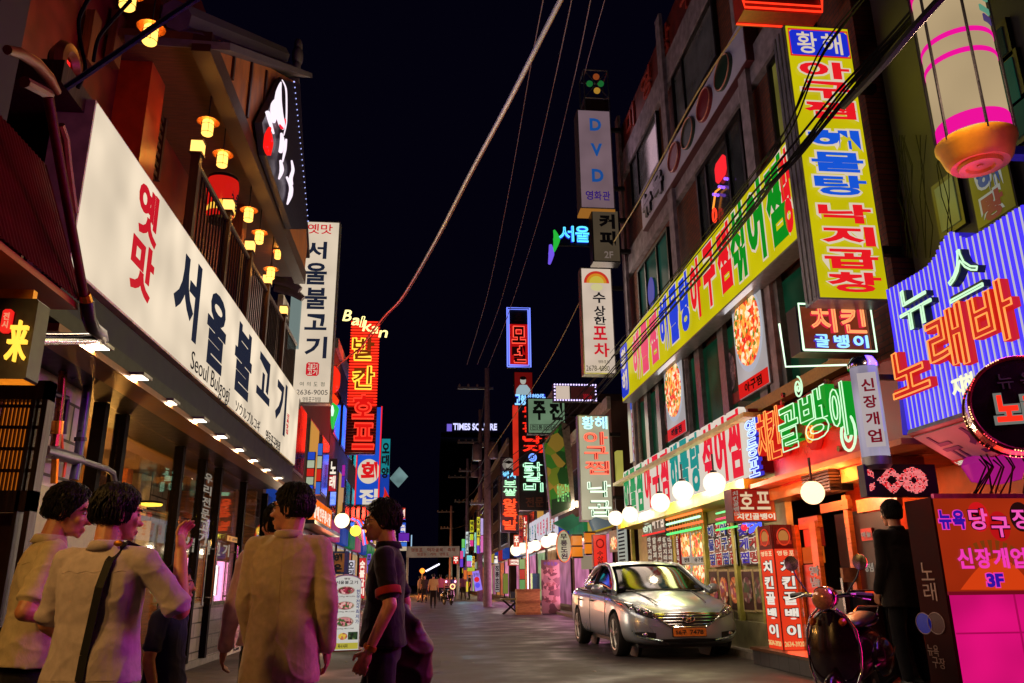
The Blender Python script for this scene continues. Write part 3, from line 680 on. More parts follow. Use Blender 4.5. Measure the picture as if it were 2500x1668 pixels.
# the air conditioner-like electric cabinet and the pipes at the pillar
eb = thing('electric_cabinet', 'olive grey electric cabinet standing against the block pillar', 'cabinet', (XG + .15, 6.9, 0))
c0 = frL(XG + .3).uv(88, 1180); c1 = frL(XG + .3).uv(255, 1220)
MB().fbox(frL(XG + .3), c0[0], .3, -.29, c1[0], c0[1], 0, .015).build('body', M_OLIVE, eb)
MB().fbox(frL(XG + .3), c0[0] + .06, .36, .001, c1[0] - .06, c0[1] - .08, .015, .01).build('door', M_OLIVE, eb)
MB().box((XG + .02, c0[0] + .1, 0), (XG + .28, c0[0] + .2, .3)).box((XG + .02, c1[0] - .2, 0), (XG + .28, c1[0] - .1, .3)).build('foot', M_DARKMETAL, eb)
MP1 = pm('copper brown pipe', (110, 66, 34), .25, .85, .02, 12); MP2 = pm('blue grey pipe', (70, 70, 92), .3, .6, .02, 12); M_BRASS = pm('brass fitting', (200, 130, 40), .3, .9, .02, 12)
Xp = XG + .12
def pp(x, y, X=None): return atX(x, y, X or Xp)
gp = thing('gas_pipe', 'brown gas pipe with brass valve running down the block pillar', 'pipe', pp(145, 1000))
MB().tube([pp(80, 830), pp(140, 866), pp(153, 876), pp(155, 890), pp(150, 960), pp(141, 1030)], .035, 10).build('pipe', MP1, gp, smooth=True)
MB().tube([pp(141, 1028), pp(138, 1060)], .05, 10).build('valve', M_BRASS, gp, smooth=True)
MB().tube([pp(138, 1060), pp(134, 1090)], .04, 10).build('lower_pipe', MP1, gp)
MB().tube([pp(108, 1100), pp(150, 1112), pp(196, 1124)], [.05, .055, .05], 10).build('gas_meter_tube', pm('steel meter tube', (110, 108, 116), .3, .8, .03, 9), gp, smooth=True)
MB().tube([pp(196, 1124), pp(260, 1145), pp(276, 1155), pp(280, 1180)], .03, 8).build('side_pipe', M_GREYMETAL, gp, smooth=True)
MB().tube([pp(150, 1060), pp(152, 1100), pp(160, 1130), pp(155, 1165)], .014, 6).build('orange_hose', pm('orange hose', (220, 80, 20), .5), gp)
MB().tube([pp(135, 1120), pp(132, 1180)], .03, 8).build('drop_pipe', M_BRASS, gp)
bp = thing('drain_pipe', 'blue grey drain pipe elbow beside the dark glass', 'pipe', pp(205, 1000))
MB().tube([pp(178, 915), pp(205, 914), pp(215, 920), pp(215, 935), pp(200, 1050), pp(190, 1120), pp(180, 1172)], .04, 10).build('pipe', MP2, bp, smooth=True)
MB().tube([pp(197, 1068), pp(196, 1078)], .055, 10).build('clamp', M_DARKMETAL, bp)
sp_ = thing('short_pipe', 'short dark pipe between the gas pipe and the drain pipe', 'pipe', pp(165, 1000))
MB().tube([pp(40, 925), pp(100, 950), pp(150, 967), pp(163, 972), pp(163, 985), pp(155, 1060)], .025, 8).build('pipe', M_DARKMETAL, sp_, smooth=True)

# ---------------------------------------------------------- near left neighbour
XN = -2.1
FN = frL(XN)
nb = thing('corrugated_shop_building', 'narrow neighbouring shop with dark red corrugated fascia and lit lattice doorway', 'building', (-3, 4, 0))
M_CORR = pm('dark red corrugated sheet', (92, 14, 8), .4, .2, .05, 6, .3)
n0, n1 = 2.2, FN.uv(205, 740)[0] - .02; zb = FN.uv(205, 745)[1]; zt = FN.uv(118, 235)[1]
cm = MB(); N = 360; ring1 = []; ring2 = []
for i in range(N + 1):
    y = n0 + (n1 - n0) * i / N; x = XN + .007 * math.sin(i * 1.05); ring1.append((x, y, zb)); ring2.append((x - .35, y, zt))
cm.loft([ring1, ring2], close=False); cm.build('corrugated_fascia', M_CORR, nb, recalc=False)
MB().box((-4.2, n0, zb - .04), (XN - .02, n1, zb)).build('fascia_underside', pm('rusty soffit', (150, 62, 24), .45, .2, .1, 6), nb)
MB().box((-4.4, n1 - .03, zb - .3), (XN - .38, n1, zt)).build('fascia_end', M_CORR, nb)
MB().box((-6, -1, zb), (XN - .6, n1 - .05, 9)).build('upper_wall', pm('dark upper wall', (40, 26, 26), .7, 0, .2, 4), nb)
MB().box((XG - .4, 1.0, .1), (XG - .05, 3.6, zb - .04)).build('side_wall', M_DWOOD, nb)
dp = thing('downpipe', 'red painted downpipe with black elbow at the corner of the corrugated fascia', 'pipe', pp(160, 500, XN))
MB().tube([pp(118, 238, XN + .03), pp(150, 420, XN + .03), pp(205, 720, XN + .03)], .026, 10).build('pipe', pm('red pipe paint', (84, 14, 8), .55, 0, .2, 14, .4, spec=.2), dp, smooth=True)
MB().tube([pp(212, 738, XN + .03), pp(216, 775, XN + .03), pp(226, 800, XN + .03), pp(246, 815, XN - .1), pp(250, 830, XN - .3)], .042, 10).build('elbow', M_BLACK, dp, smooth=True)
MB().tube([pp(205, 718, XN + .03), pp(212, 740, XN + .03)], .036, 10).build('collar', M_BRASS, dp)
tag(MB().tube([pp(78, 828, XN - .2), pp(140, 828, XN - .2), pp(226, 826, XN - .2)], .04, 10).build('steel_bar', M_CHROME, smooth=True), 'polished steel tube bridging from the hanging sign to the elbow', 'tube')
cdt = thing('conduit', 'thick tan conduit curving down behind the corrugated fascia', 'conduit', pp(60, 150, XN))
MB().tube([pp(18, 122, XN - .1), pp(50, 130, XN - .1), pp(90, 155, XN - .1), pp(120, 190, XN - .1), pp(140, 225, XN - .1)], [.025, .03, .032, .032, .024], 10).build('sleeve', pm('tan conduit', (120, 74, 28), .45, 0, .05, 8), cdt, smooth=True)
MB().tube([pp(60, 200, XN - .05), pp(95, 218, XN - .05), pp(120, 232, XN - .05)], .03, 8).build('branch', pm('pink conduit', (110, 66, 44), .5), cdt, smooth=True)
tag(MB().tube([pp(148, 305, XN - .2), pp(160, 340, XN - .2), pp(166, 400, XN - .2), pp(175, 470, XN - .2), pp(182, 520, XN - .2)], .025, 8).build('drop_cable', pm('tan cable', (140, 84, 40), .5), smooth=True), 'tan cable hanging beside the near end of the white fascia sign', 'cable')
tag(MB().box((-3.6, 2.6, 4.3), (-2.55, 3.12, 6)).build('upper_sign_box', pm('tan sign side', (190, 130, 70), .5, 0, .05, 3)), 'tan end of a sign box at the top left corner', 'sign')
for i, y in enumerate((1.5, 2.2)):  # unseen lamps added to throw amber light on the people's backs
    sl_ = thing('soffit_lamp', ['amber soffit lamp under the corrugated fascia nearest the camera', 'amber soffit lamp under the corrugated fascia beside the hanging sign'][i], 'lamp', (-2.75, y, zb - .05), 'amber lamps under the corrugated fascia')
    MB().lathe([(.09, 0), (.09, -.03), (.07, -.035)], (-2.75, y, zb - .041), 18).build('trim', M_BRASS, sl_); MB().lathe([(.065, -.036), (.06, -.045)], (-2.75, y, zb - .041), 18).build('lamp_glass', em((255, 190, 90), 4), sl_)
    lamp(sl_, 'AREA', (-2.45, y, zb - .1), (255, 190, 100), 30, (.15, .15), (.9, -.35, -.6))
# hanging sign with yellow character
FH = frC(3.75)
hb = FH.quad((-60, 728), (88, 728), (70, 925), (-80, 925))
hs = thing('hanging_sign', 'dark hanging board with a yellow neon character and small red plate', 'sign', FH.p(hb[0], hb[1]))
MB().fbox(FH, *hb[:2], -.12, *hb[2:], 0, .01).build('board', pm('dark maroon board', (38, 12, 10), .4), hs)
T(hs, FH, '来', FH.bx(18, 74, 785, 885), em((255, 190, 60), 1.7), .004, d=.02, off=.008)
rp = MB().fbox(FH, *FH.bx(8, 32, 758, 815)[:2], .002, *FH.bx(8, 32, 758, 815)[2:], .02, .01).build('red_plate', em((225, 30, 26), 1.2), hs)
T(hs, FH, '전시', FH.bx(13, 27, 766, 806), em((255, 150, 110), .9), .022, vert=True)
MB().fbox(FH, hb[0], hb[3], -.08, hb[2] - .05, hb[3] + .06, -.04).build('hanger', M_BRASS, hs)
# lattice doorway
FD = frC(4.35)
db = FD.quad((-60, 930), (80, 930), (64, 1668), (-80, 1668))
dw = thing('lattice_doorway', 'timber lattice doorway glowing orange at the left edge', 'doorway', FD.p(db[0], 0))
u0, v0, u1, v1 = db[0], .1, db[2], db[3]
fm = MB()
for a0, b0, a1, b1 in ((0, 0, 1, .05), (.9, 0, 1, 1), (.0, .28, 1, .33), (0, .6, 1, .63), (.72, .05, .78, 1)): q = sub((u0, v0, u1, v1), a0, b0, a1, b1); fm.fbox(FD, q[0], q[1], -.06, q[2], q[3], .02)
fm.build('frame', M_DWOOD, dw)
lt = MB()
for k in range(14): q = sub((u0, v0, u1, v1), k / 14, .05, k / 14 + .018, .28); lt.fbox(FD, q[0], q[1], -.03, q[2], q[3], -.01)
for k in range(4): q = sub((u0, v0, u1, v1), 0, .06 + k * .055, .9, .068 + k * .055); lt.fbox(FD, q[0], q[1], -.028, q[2], q[3], -.012)
lt.build('lattice', M_WOOD, dw)
q = sub((u0, v0, u1, v1), 0, .03, .9, .3); glow(dw, FD, q, (255, 140, 30), 1.2, .1); MB().fbox(FD, q[0], q[1], -.12, q[2], q[3], -.1).build('lit_screen', em((255, 130, 30), .42, .3), dw)
q = sub((u0, v0, u1, v1), 0, .33, .72, 1); MB().fbox(FD, q[0], q[1], -.12, q[2], q[3], -.1).build('dark_panel', pm('inner doorway', (70, 36, 14), .5, 0, .1, 8), dw)
# oval plaque with red mark on the upper wall
FO = frL(-2.9); ob = FO.bx(138, 184, 115, 212)
op = thing('oval_plaque', 'dark oval plaque with a small red neon mark high on the left', 'plaque', FO.p(ob[0], ob[1]))
MB().ring(FO, (ob[0] + ob[2]) / 2, (ob[1] + ob[3]) / 2, (ob[2] - ob[0]) / 2, (ob[3] - ob[1]) / 2, .06, 0, 24).build('rim', pm('bronze rim', (110, 60, 24), .4, .4), op, smooth=True)
MB().disc(FO, (ob[0] + ob[2]) / 2, (ob[1] + ob[3]) / 2, (ob[2] - ob[0]) / 2, (ob[3] - ob[1]) / 2, -.08, -.02).build('plate', M_BLACK, op)
T(op, FO, '왕', sub(ob, .35, .3, .65, .7), em((255, 30, 30), 1.5), 0, tube=.012)

# ================================================================== left side, further down the street
M_DARKB = pm('dark street building', (52, 44, 46), .8, 0, .2, 2, .35)
M_DARKB2 = pm('dark brown building', (70, 46, 38), .8, 0, .2, 2, .35)
M_WIN = pm('dark window pane', (26, 30, 38), .12, 0, 0, 4)
M_LITW = em((255, 190, 90), .5)
def block(name, label, x0, y0, x1, y1, h, mat, side, cols, rows, z0=3.6, lit=()):
    """a street building with window openings facing the road (side -1 left, +1 right)"""
    r = thing(name, label, 'building', ((x0 + x1) / 2, (y0 + y1) / 2, 0))
    MB().box((min(x0, x1), y0, 0), (max(x0, x1), y1, h)).build('wall', mat, r)
    xf = x0; n = -side
    MB().box((min(xf, xf + n * .12), y0 - .05, h - .25), (max(xf, xf + n * .12), y1 + .05, h + .12)).build('parapet', M_CONC, r)
    for j in range(rows):
        for i in range(cols):
            a = y0 + (y1 - y0) * (i + .18) / cols; b = y0 + (y1 - y0) * (i + .82) / cols; z = z0 + j * (h - z0 - .5) / max(1, rows); zz = z + (h - z0 - .5) / max(1, rows) * .6
            f = MB().box((min(xf, xf + n * .05), a - .06, z - .06), (max(xf, xf + n * .05), b + .06, zz + .06)).build('window', M_GREYMETAL, r)
            MB().box((min(xf + n * .04, xf + n * .07), a, z), (max(xf + n * .04, xf + n * .07), b, zz)).build('pane', M_LITW if (i, j) in lit else M_WIN, f)
    q_ = random.Random(int(y0 * 10)); n_ = max(2, int((y1 - y0) / 3.2)); fr_ = (frL if side < 0 else frR)(xf)  # lit shop windows and their area lights, added to brighten the far street
    for i in range(n_):
        a = y0 + (y1 - y0) * (i + .12) / n_; b = y0 + (y1 - y0) * (i + .86) / n_; c = q_.choice(((255, 206, 140), (255, 170, 90), (255, 226, 190), (255, 130, 90), (200, 230, 160), (250, 150, 200)))
        ub_ = (a, .35, b, 2.45) if side < 0 else (-b, .35, -a, 2.45)
        w_ = MB().fbox(fr_, ub_[0] - .06, .25, 0, ub_[2] + .06, 2.55, .05).build('added_shop_window', M_DARKMETAL, r); MB().fbox(fr_, *ub_[:2], .04, *ub_[2:], .06).build('pane', em(c, q_.uniform(.25, .6), .4), w_)
        if i % 2 == 0: glow(r, fr_, ub_, c, 1.6, .3)
        MB().fbox(fr_, ub_[0] - .1, 2.62, .0, ub_[2] + .1, 3.25, .2).build('shop_fascia', em(q_.choice(((200, 40, 36), (220, 190, 60), (40, 80, 190), (215, 205, 190), (40, 140, 80), (210, 70, 130))), .45, .2), r)
    return r
block('shop_building', 'low dark shop building behind the tall white restaurant sign', -3.45, 17.2, -11, 27.5, 7.2, M_DARKB2, -1, 4, 1, 3.9, {(2, 0)})
block('shop_building', 'dark shop building behind the red neon beer hall sign', -3.5, 28, -11, 41, 9.5, M_DARKB, -1, 5, 2, 3.6, {(1, 0), (4, 1)})
block('shop_building', 'dark shop building behind the blue raw fish sign', -3.5, 41.5, -12, 58, 9.0, M_DARKB2, -1, 5, 2, 3.6, {(3, 0)})
block('shop_building', 'last dark building on the banner side of the street', -4, 59, -14, 100, 8, M_DARKB, -1, 8, 2, 3.6, {(2, 0), (5, 1)})
FV = frC(17.95); vb = FV.quad((734, 540), (827, 540), (811, 986), (713, 984))
vs_ = signbox('vertical_sign', 'tall white vertical sign with dark Korean letters, red seal and phone number', FV, vb, .28, em((236, 216, 190), .82, .1), M_LIGHTMETAL, .03)
T(vs_, FV, '옛맛', sub(vb, .12, .018, .82, .075), M_RED, .003, off=.01)
for ch, y0, y1 in [('서', 590, 632), ('울', 642, 695), ('불', 703, 755), ('고', 767, 806), ('기', 822, 875)]:
    T(vs_, FV, ch, FV.bx(744, 798, y0, y1), M_NAVY, .003, off=.028, gap=0)
q = FV.bx(747, 779, 885, 918); rs = MB(); rs.fbox(FV, q[0], q[1], .002, q[2], q[3], .006, .04); rs.build('red_seal', M_RED, vs_)
T(vs_, FV, '고불고기', sub(q, .12, .1, .9, .5), em((238, 220, 196), .8, 0, False), .008, gap=.1); T(vs_, FV, '고기', sub(q, .12, .55, .9, .92), em((238, 220, 196), .8, 0, False), .008)
T(vs_, FV, '여의도점', FV.bx(728, 796, 933, 943), pm('green print', (60, 120, 90), .5), .003, off=.0, gap=.45)
T(vs_, FV, '2636-9005', FV.bx(724, 800, 952, 964), M_INK, .003, off=-.002, whole=True)
T(vs_, FV, '영등포구청점', FV.bx(738, 783, 970, 981), M_INK, .003, off=.0)
MB().box((-3.5, 17.95, FV.p(0, vb[1] + .4).z), (vb[0], 18.1, FV.p(0, vb[1] + .5).z)).build('bracket', M_DARKMETAL, vs_); MB().box((-3.5, 17.95, vb[3] - .6), (vb[0], 18.1, vb[3] - .5)).build('bracket', M_DARKMETAL, vs_)
tag(MB().fbox(frC(17.6), *frC(17.6).bx(706, 732, 722, 850)[:2], -.1, *frC(17.6).bx(706, 732, 722, 850)[2:], 0).build('side_light_box', em((150, 170, 165), .5)), 'pale green light box tucked behind the tall white sign', 'light box')

# red neon beer hall sign
FB = frC(30.2); bb = FB.quad((854, 786), (928, 780), (915, 1110), (845, 1107))
bk = thing('neon_beer_sign', 'tall red neon tube sign with yellow Korean letters and an arched Latin word', 'sign', FB.p((bb[0] + bb[2]) / 2, (bb[1] + bb[3]) / 2))
MB().fbox(FB, *bb[:2], -.3, *bb[2:], -.06).build('housing', pm('dark red sign box', (90, 16, 14), .4, .2), bk)
def tubes(par, fr, b, n, mat, r_, horiz=True, w_=0.0, name='neon_tubes', a0=0.0, a1=1.0):
    mb = MB()
    for i in range(n):
        t = (i + .5) / n
        if not a0 <= t <= a1: continue
        if horiz: v_ = b[3] + (b[1] - b[3]) * t; mb.tube([fr.p(b[0], v_, w_), fr.p(b[2], v_, w_)], r_, 5)
        else: u = b[0] + (b[2] - b[0]) * t; mb.tube([fr.p(u, b[1], w_), fr.p(u, b[3], w_)], r_, 5)
    return mb.build(name, mat, par)
M_NRED = em((255, 44, 24), 1.5); M_NREDW = em((255, 26, 20), .75); M_NYEL = em((255, 200, 60), 1.6)
tubes(bk, FB, bb, 46, M_NRED, .03, a1=.66); glow(bk, FB, bb, (255, 40, 20), 1.2, .4)
tubes(bk, FB, bb, 46, pm('unlit neon tube', (130, 60, 44), .2), .028, a0=.66, name='unlit_tubes')
MB().fbox(FB, *sub(bb, .03, .01, .97, .66)[:2], -.059, *sub(bb, .03, .01, .97, .66)[2:], -.045).build('lit_backing', em((215, 26, 14), .7), bk)
for ch, y0, y1, mt in [('발', 826, 882, M_NYEL), ('칸', 896, 952, M_NYEL), ('호', 966, 1024, em((255, 60, 40), 1.3)), ('프', 1035, 1098, em((255, 60, 40), 1.3))]:
    b = FB.bx(861, 914, y0, y1); T(bk, FB, ch, b, em((150, 60, 16), .6) if mt is M_NYEL else M_NREDW, .04, d=.06, off=.035, gap=0, name='letter_box')
    T(bk, FB, ch, b, mt, .13, off=.035, gap=0, tube=.034, name='neon_letter')
for i, (ch, x, y) in enumerate([('B', 851, 778), ('a', 871, 792), ('l', 886, 793), ('k', 899, 803), ('a', 917, 812), ('n', 937, 822)]):
    h = 14 if ch in 'Blk' else 9; T(bk, FB, ch, FB.bx(x - (9 if ch != 'l' else 3), x + (9 if ch != 'l' else 3), y - h, y + h * .8), em((255, 236, 150), 1.8), .3, off=-.015, gap=0, shear=.2, tube=.022, name='neon_letter')
# blue sign with white disc
FE = frC(35); hb = FE.quad((872, 992), (930, 992), (926, 1234), (872, 1234))
he = signbox('raw_fish_sign', 'blue vertical sign with a red letter on a white disc behind the red neon sign', FE, hb, .3, em((26, 84, 215), .8, .1), M_DARKMETAL, .04)
uu, vv = FE.uv(900, 1151); MB().disc(FE, uu, vv, .47, .53, .002, .02).build('white_disc', em((232, 214, 190), .85), he)
T(he, FE, '회', FE.bx(881, 921, 1128, 1176), em((225, 22, 28), .9), .025, off=.05, gap=0); T(he, FE, '집', FE.bx(876, 922, 1194, 1232), em((232, 220, 205), .85), .012, off=.04, gap=0)
rt = MB()
for u in (hb[0], hb[2]): rt.tube([FE.p(u, hb[1], .02), FE.p(u, hb[3], .02)], .03, 5)
rt.build('border_tube', em((255, 40, 60), 1.0), he)
FT = frC(48); tb = FT.quad((928, 1070), (952, 1070), (952, 1232), (928, 1232))
te = signbox('teal_sign', 'narrow teal to blue vertical sign with black brush letters and a red fish', FT, tb, .3, em((30, 150, 160), .7, .15), M_DARKMETAL, .04)
MB().fbox(FT, *sub(tb, .05, .55, .95, .98)[:2], .001, *sub(tb, .05, .55, .95, .98)[2:], .008).build('blue_panel', em((26, 70, 190), .7), te)
T(te, FT, '오대양', sub(tb, .12, .06, .88, .62), M_INK, .012, vert=True, off=.05)
MB().prism(FT, [FT.uv(*q) for q in ((938, 1188), (946, 1205), (951, 1215), (940, 1230), (935, 1215), (938, 1205))], .012, .02).build('red_fish', em((230, 40, 24), .8), te)
FK = frC(52); k = [FK.uv(*q) for q in ((975, 1140), (996, 1163), (972, 1190), (951, 1168))]
tag(MB().prism(FK, k, -.2, 0).tube([FK.p((k[0][0] + k[2][0]) / 2, (k[0][1] + k[2][1]) / 2, -.25), (-3.4, 52.2, FK.p(*k[3]).z)], .05, 6).build('tilted_sign', em((150, 190, 190), .4, .3)), 'small tilted pale sign past the teal sign', 'sign')
# facade signs further on
FF = frL(-3.2)
ob = FF.quad((742, 1181), (809, 1254), (809, 1304), (742, 1267))
oa = signbox('orange_fascia', 'orange lit shop fascia with white letters beyond the beige jacket', FF, ob, .4, em((250, 110, 16), .95, .1), M_DARKMETAL, .02)
T(oa, FF, '할매전주콩나물', sub(ob, .3, .25, .95, .75), em((255, 235, 215), 1.0), .006, off=.04, gap=.15); T(oa, FF, '맛집', sub(ob, .06, .3, .24, .7), em((255, 235, 215), 1.0), .006)
MB().box((-3.6, ob[0], ob[1] - .12), (-2.9, ob[2], ob[1] - .02)).build('awning_lip', M_DARKMETAL, oa)
def stripsign(x0, x1, y0, y1, Y, cols, lab, ch=None):
    fr = frC(Y); b = fr.bx(x0, x1, y0, y1); r = thing('strip_sign', lab, 'sign', fr.p((b[0] + b[2]) / 2, b[1]))
    MB().fbox(fr, *b[:2], -.15, *b[2:], -.005).build('housing', M_DARKMETAL, r)
    n = len(cols)
    for i, c in enumerate(cols):
        q = sub(b, .05, i / n + .01, .95, (i + 1) / n - .01); MB().fbox(fr, *q[:2], -.004, *q[2:], .004).build('panel', em(c, .8, .1), r)
    if abs((b[2] - b[0]) * (b[3] - b[1])) > .25: glow(r, fr, b, max(cols, key=sum), 2.2 if Y < 40 else 7, .15)
    if ch: T(r, fr, ch, sub(b, .12, .06, .88, .94), em((24, 20, 40), .5, 0, False) if sum(cols[0]) > 400 else em((255, 240, 220), 1.0, 0, False), .006, vert=True, off=.04)
    return r
stripsign(748, 767, 1103, 1205, 20.5, [(40, 80, 215), (190, 200, 170), (225, 40, 30), (180, 190, 160), (40, 80, 215)], 'striped blue and red strip sign just past the white fascia sign', None)
stripsign(773, 785, 1082, 1208, 21.5, [(60, 110, 215), (190, 200, 170), (220, 40, 30), (60, 110, 215)], 'narrow blue and red strip sign beside the first striped one')
stripsign(803, 822, 1120, 1200, 26, [(30, 20, 24), (200, 30, 50)], 'dark strip sign with red foot above the orange fascia', '노래')
stripsign(834, 842, 1135, 1190, 29, [(180, 40, 170), (90, 40, 190)], 'slim purple strip sign left of the blue raw fish sign')
stripsign(875, 892, 1362, 1462, 23, [(225, 36, 48)], 'narrow red upright banner with white letters behind the man in black', '숯불갈비')
stripsign(848, 866, 1368, 1412, 21, [(215, 210, 225)], 'small white strip sign above the arched menu stand', '오리')
stripsign(896, 905, 1352, 1400, 25, [(120, 90, 220)], 'small violet strip sign by the face of the man in black', '주점')
stripsign(977, 991, 1276, 1300, 60, [(40, 90, 215)], 'far blue strip sign with white letters over the crowd', '노래')
stripsign(972, 1000, 1302, 1322, 62, [(110, 40, 180)], 'far violet sign with ring over the crowd')
stripsign(972, 994, 1324, 1345, 63, [(60, 120, 225), (210, 190, 160)], 'far blue sign with a dish over the crowd')
stripsign(1003, 1006, 1306, 1335, 66, [(180, 220, 255)], 'thin pale blue tube sign beside the banner gantry')
stripsign(976, 990, 1240, 1268, 58, [(220, 50, 30)], 'far red sign high above the crowd', '회')
FA = frC(23.5)
def globe(x, y, Y, r_, lab, rgb=(255, 232, 200), s=1.0, grp='globe lamps along the shop fronts', pw=0):
    p = atY(x, y, Y); g = thing('globe_lamp', lab, 'globe lamp', p, grp)
    MB().ball(p, r_, 24, 14).build('globe', emt(rgb, s), g, smooth=True); lamp(g, 'POINT', p, rgb, (pw or 45), (r_ * .4,))
    MB().lathe([(r_ * .35, r_ * .93), (r_ * .3, r_ * 1.15), (.02, r_ * 1.2)], p, 14).build('cap', M_DARKMETAL, g)
    MB().tube([p + V((0, 0, r_ * 1.15)), p + V((0, 0, r_ * 1.15 + .25))], .015, 6).build('stem', M_DARKMETAL, g)
    return g
globe(835, 1271, 22.5, .2, 'cream globe lamp at the end of the orange fascia', (255, 226, 170), 3.5); globe(868, 1296, 23, .15, 'yellow globe lamp beside the arched neon sign', (255, 205, 60), 3.0)
an = thing('arched_neon_sign', 'arched sign of red and blue neon at the face of the man in black', 'sign', FA.p(*FA.uv(880, 1300)))
MB().prism(FA, [FA.uv(*q) for q in ((862, 1262), (880, 1270), (893, 1292), (897, 1330), (880, 1322), (868, 1300))], -.2, -.02).build('board', pm('blue sign board', (30, 40, 90), .4), an)
for mt, off in ((M_NRED, 0), (em((90, 130, 255), 1.5), 5), (em((255, 80, 120), 1.5), 9)):
    MB().tube([FA.p(*FA.uv(x - off, y + off * .4), .02) for x, y in ((864, 1264), (880, 1270), (892, 1292), (897, 1328))], .025, 6).build('neon_tube', mt, an, smooth=True)
# small green and red figure sign under the tall white one
FG2 = frC(19.5)
gs = thing('pepper_neon', 'red and green pepper shaped neon sign hanging behind the tall white sign', 'sign', FG2.p(*FG2.uv(815, 950)))
SK = 1.0
stroke(gs, FG2, [(815, 895), (822, 915), (820, 945), (814, 960)], [.03, .09, .09, .02], em((240, 40, 20), 1.2), 0, 'red_pepper'); stroke(gs, FG2, [(812, 962), (820, 980), (819, 990)], [.03, .08, .02], em((240, 60, 20), 1.2), 0, 'red_pepper')
stroke(gs, FG2, [(811, 985), (818, 1000), (814, 1025), (812, 1048)], [.03, .1, .07, .02], em((40, 200, 70), .9), 0, 'green_pepper'); stroke(gs, FG2, [(812, 992), (813, 1005), (812, 1018)], [.02, .04, .02], em((220, 255, 230), 1.2), .1, 'highlight_tube')
# wooden board sign and arched menu stand
FW2 = frC(16.4); wb = FW2.bx(811, 851, 1346, 1402)
w2 = signbox('wooden_board_sign', 'tan board sign with dark letters above the arched menu stand', FW2, wb, .12, pm('tan board', (170, 120, 60), .5, 0, .05, 8), M_NAVY, .04); T(w2, FW2, '해운', sub(wb, .1, .08, .6, .98), M_INK, .004, vert=True, off=.05)
MB().fbox(FW2, *sub(wb, .74, .02, .96, .98)[:2], .001, *sub(wb, .74, .02, .96, .98)[2:], .006).build('blue_strip', pm('blue strip', (50, 50, 130), .5), w2)
pA = atZ(845, 1590); FM = Fr((pA.x, pA.y, 0), (.97, .24, 0), (.24, -.97, 0))
mbx = FM.quad((806, 1405), (880, 1400), (880, 1588), (806, 1590))
ma = thing('menu_stand', 'white arched lit menu stand with four meat dishes and prices on the left pavement', 'menu board', (pA.x, pA.y, 0))
u0, v0, u1, v1 = mbx; rad = (u1 - u0) / 2; uc = (u0 + u1) / 2
arch = [(u0, v0), (u1, v0)] + [(uc + rad * math.cos(t * math.pi / 14), v1 - rad * .45 + rad * .45 * math.sin(t * math.pi / 14)) for t in range(15)]
MB().prism(FM, arch, -.2, -.01).build('housing', M_LIGHTMETAL, ma)
MB().prism(FM, [(uc + (a - uc) * .96, v0 + .03 + (b - v0 - .03) * .98) for a, b in arch], -.009, 0).build('face_panel', em((222, 218, 208), .72, .06), ma)
MB().fbox(FM, u0 - .03, 0, -.28, u1 + .03, v0, .05, .02).build('base', pm('red base', (130, 24, 20), .45), ma)
T(ma, FM, '옛맛', sub(mbx, .4, .045, .62, .075), pm('brown print', (70, 40, 30), .5), .003); T(ma, FM, '서울불고기', sub(mbx, .12, .085, .88, .13), M_INK, .003)
M_MEAT2 = foodmat('meat dish print', [(170, 60, 80), (215, 150, 160), (120, 30, 46), (236, 200, 200), (60, 110, 50)], 26, .35)
for i, (a, b) in enumerate([(.16, .27), (.36, .47), (.56, .69)]):
    q = sub(mbx, .18 if i else .2, a, .78, b); MB().disc(FM, (q[0] + q[2]) / 2, (q[1] + q[3]) / 2, (q[2] - q[0]) / 2, (q[3] - q[1]) / 2, .001, .006).build('plate', pm('plate print', (214, 206, 200), .4), ma)
    MB().disc(FM, (q[0] + q[2]) / 2, (q[1] + q[3]) / 2, (q[2] - q[0]) * .43, (q[3] - q[1]) * .42, .0065, .009).build('meat', M_MEAT2, ma)
    T(ma, FM, ['(300g) ₩15,000', '(200g) ₩17,000', '(200g) ₩17,000'][i], sub(mbx, .25, b + .015, .8, b + .038), pm('brown print', (70, 40, 30), .5), .003, whole=True, off=.0)
T(ma, FM, '한우전국최저가', sub(mbx, .84, .2, .96, .66), em((60, 70, 150), .5), .003, vert=True)
q = sub(mbx, .3, .77, .6, .86); MB().disc(FM, (q[0] + q[2]) / 2, (q[1] + q[3]) / 2, (q[2] - q[0]) / 2, (q[3] - q[1]) / 2, .001, .008).build('soup_bowl', foodmat('soup print', [(200, 120, 90), (230, 210, 80), (170, 90, 70)], 20, .35), ma)
MB().fbox(FM, *sub(mbx, .62, .76, .94, .86)[:2], .001, *sub(mbx, .62, .76, .94, .86)[2:], .006).build('greens', foodmat('greens print', [(40, 80, 40), (20, 40, 26), (120, 150, 90)], 24, .3), ma)
MB().fbox(FM, *sub(mbx, .06, .9, .96, .98)[:2], .001, *sub(mbx, .06, .9, .96, .98)[2:], .005).build('yellow_strip', em((215, 200, 70), .6), ma); T(ma, FM, '육사시미', sub(mbx, .3, .915, .62, .965), M_INK, .006)

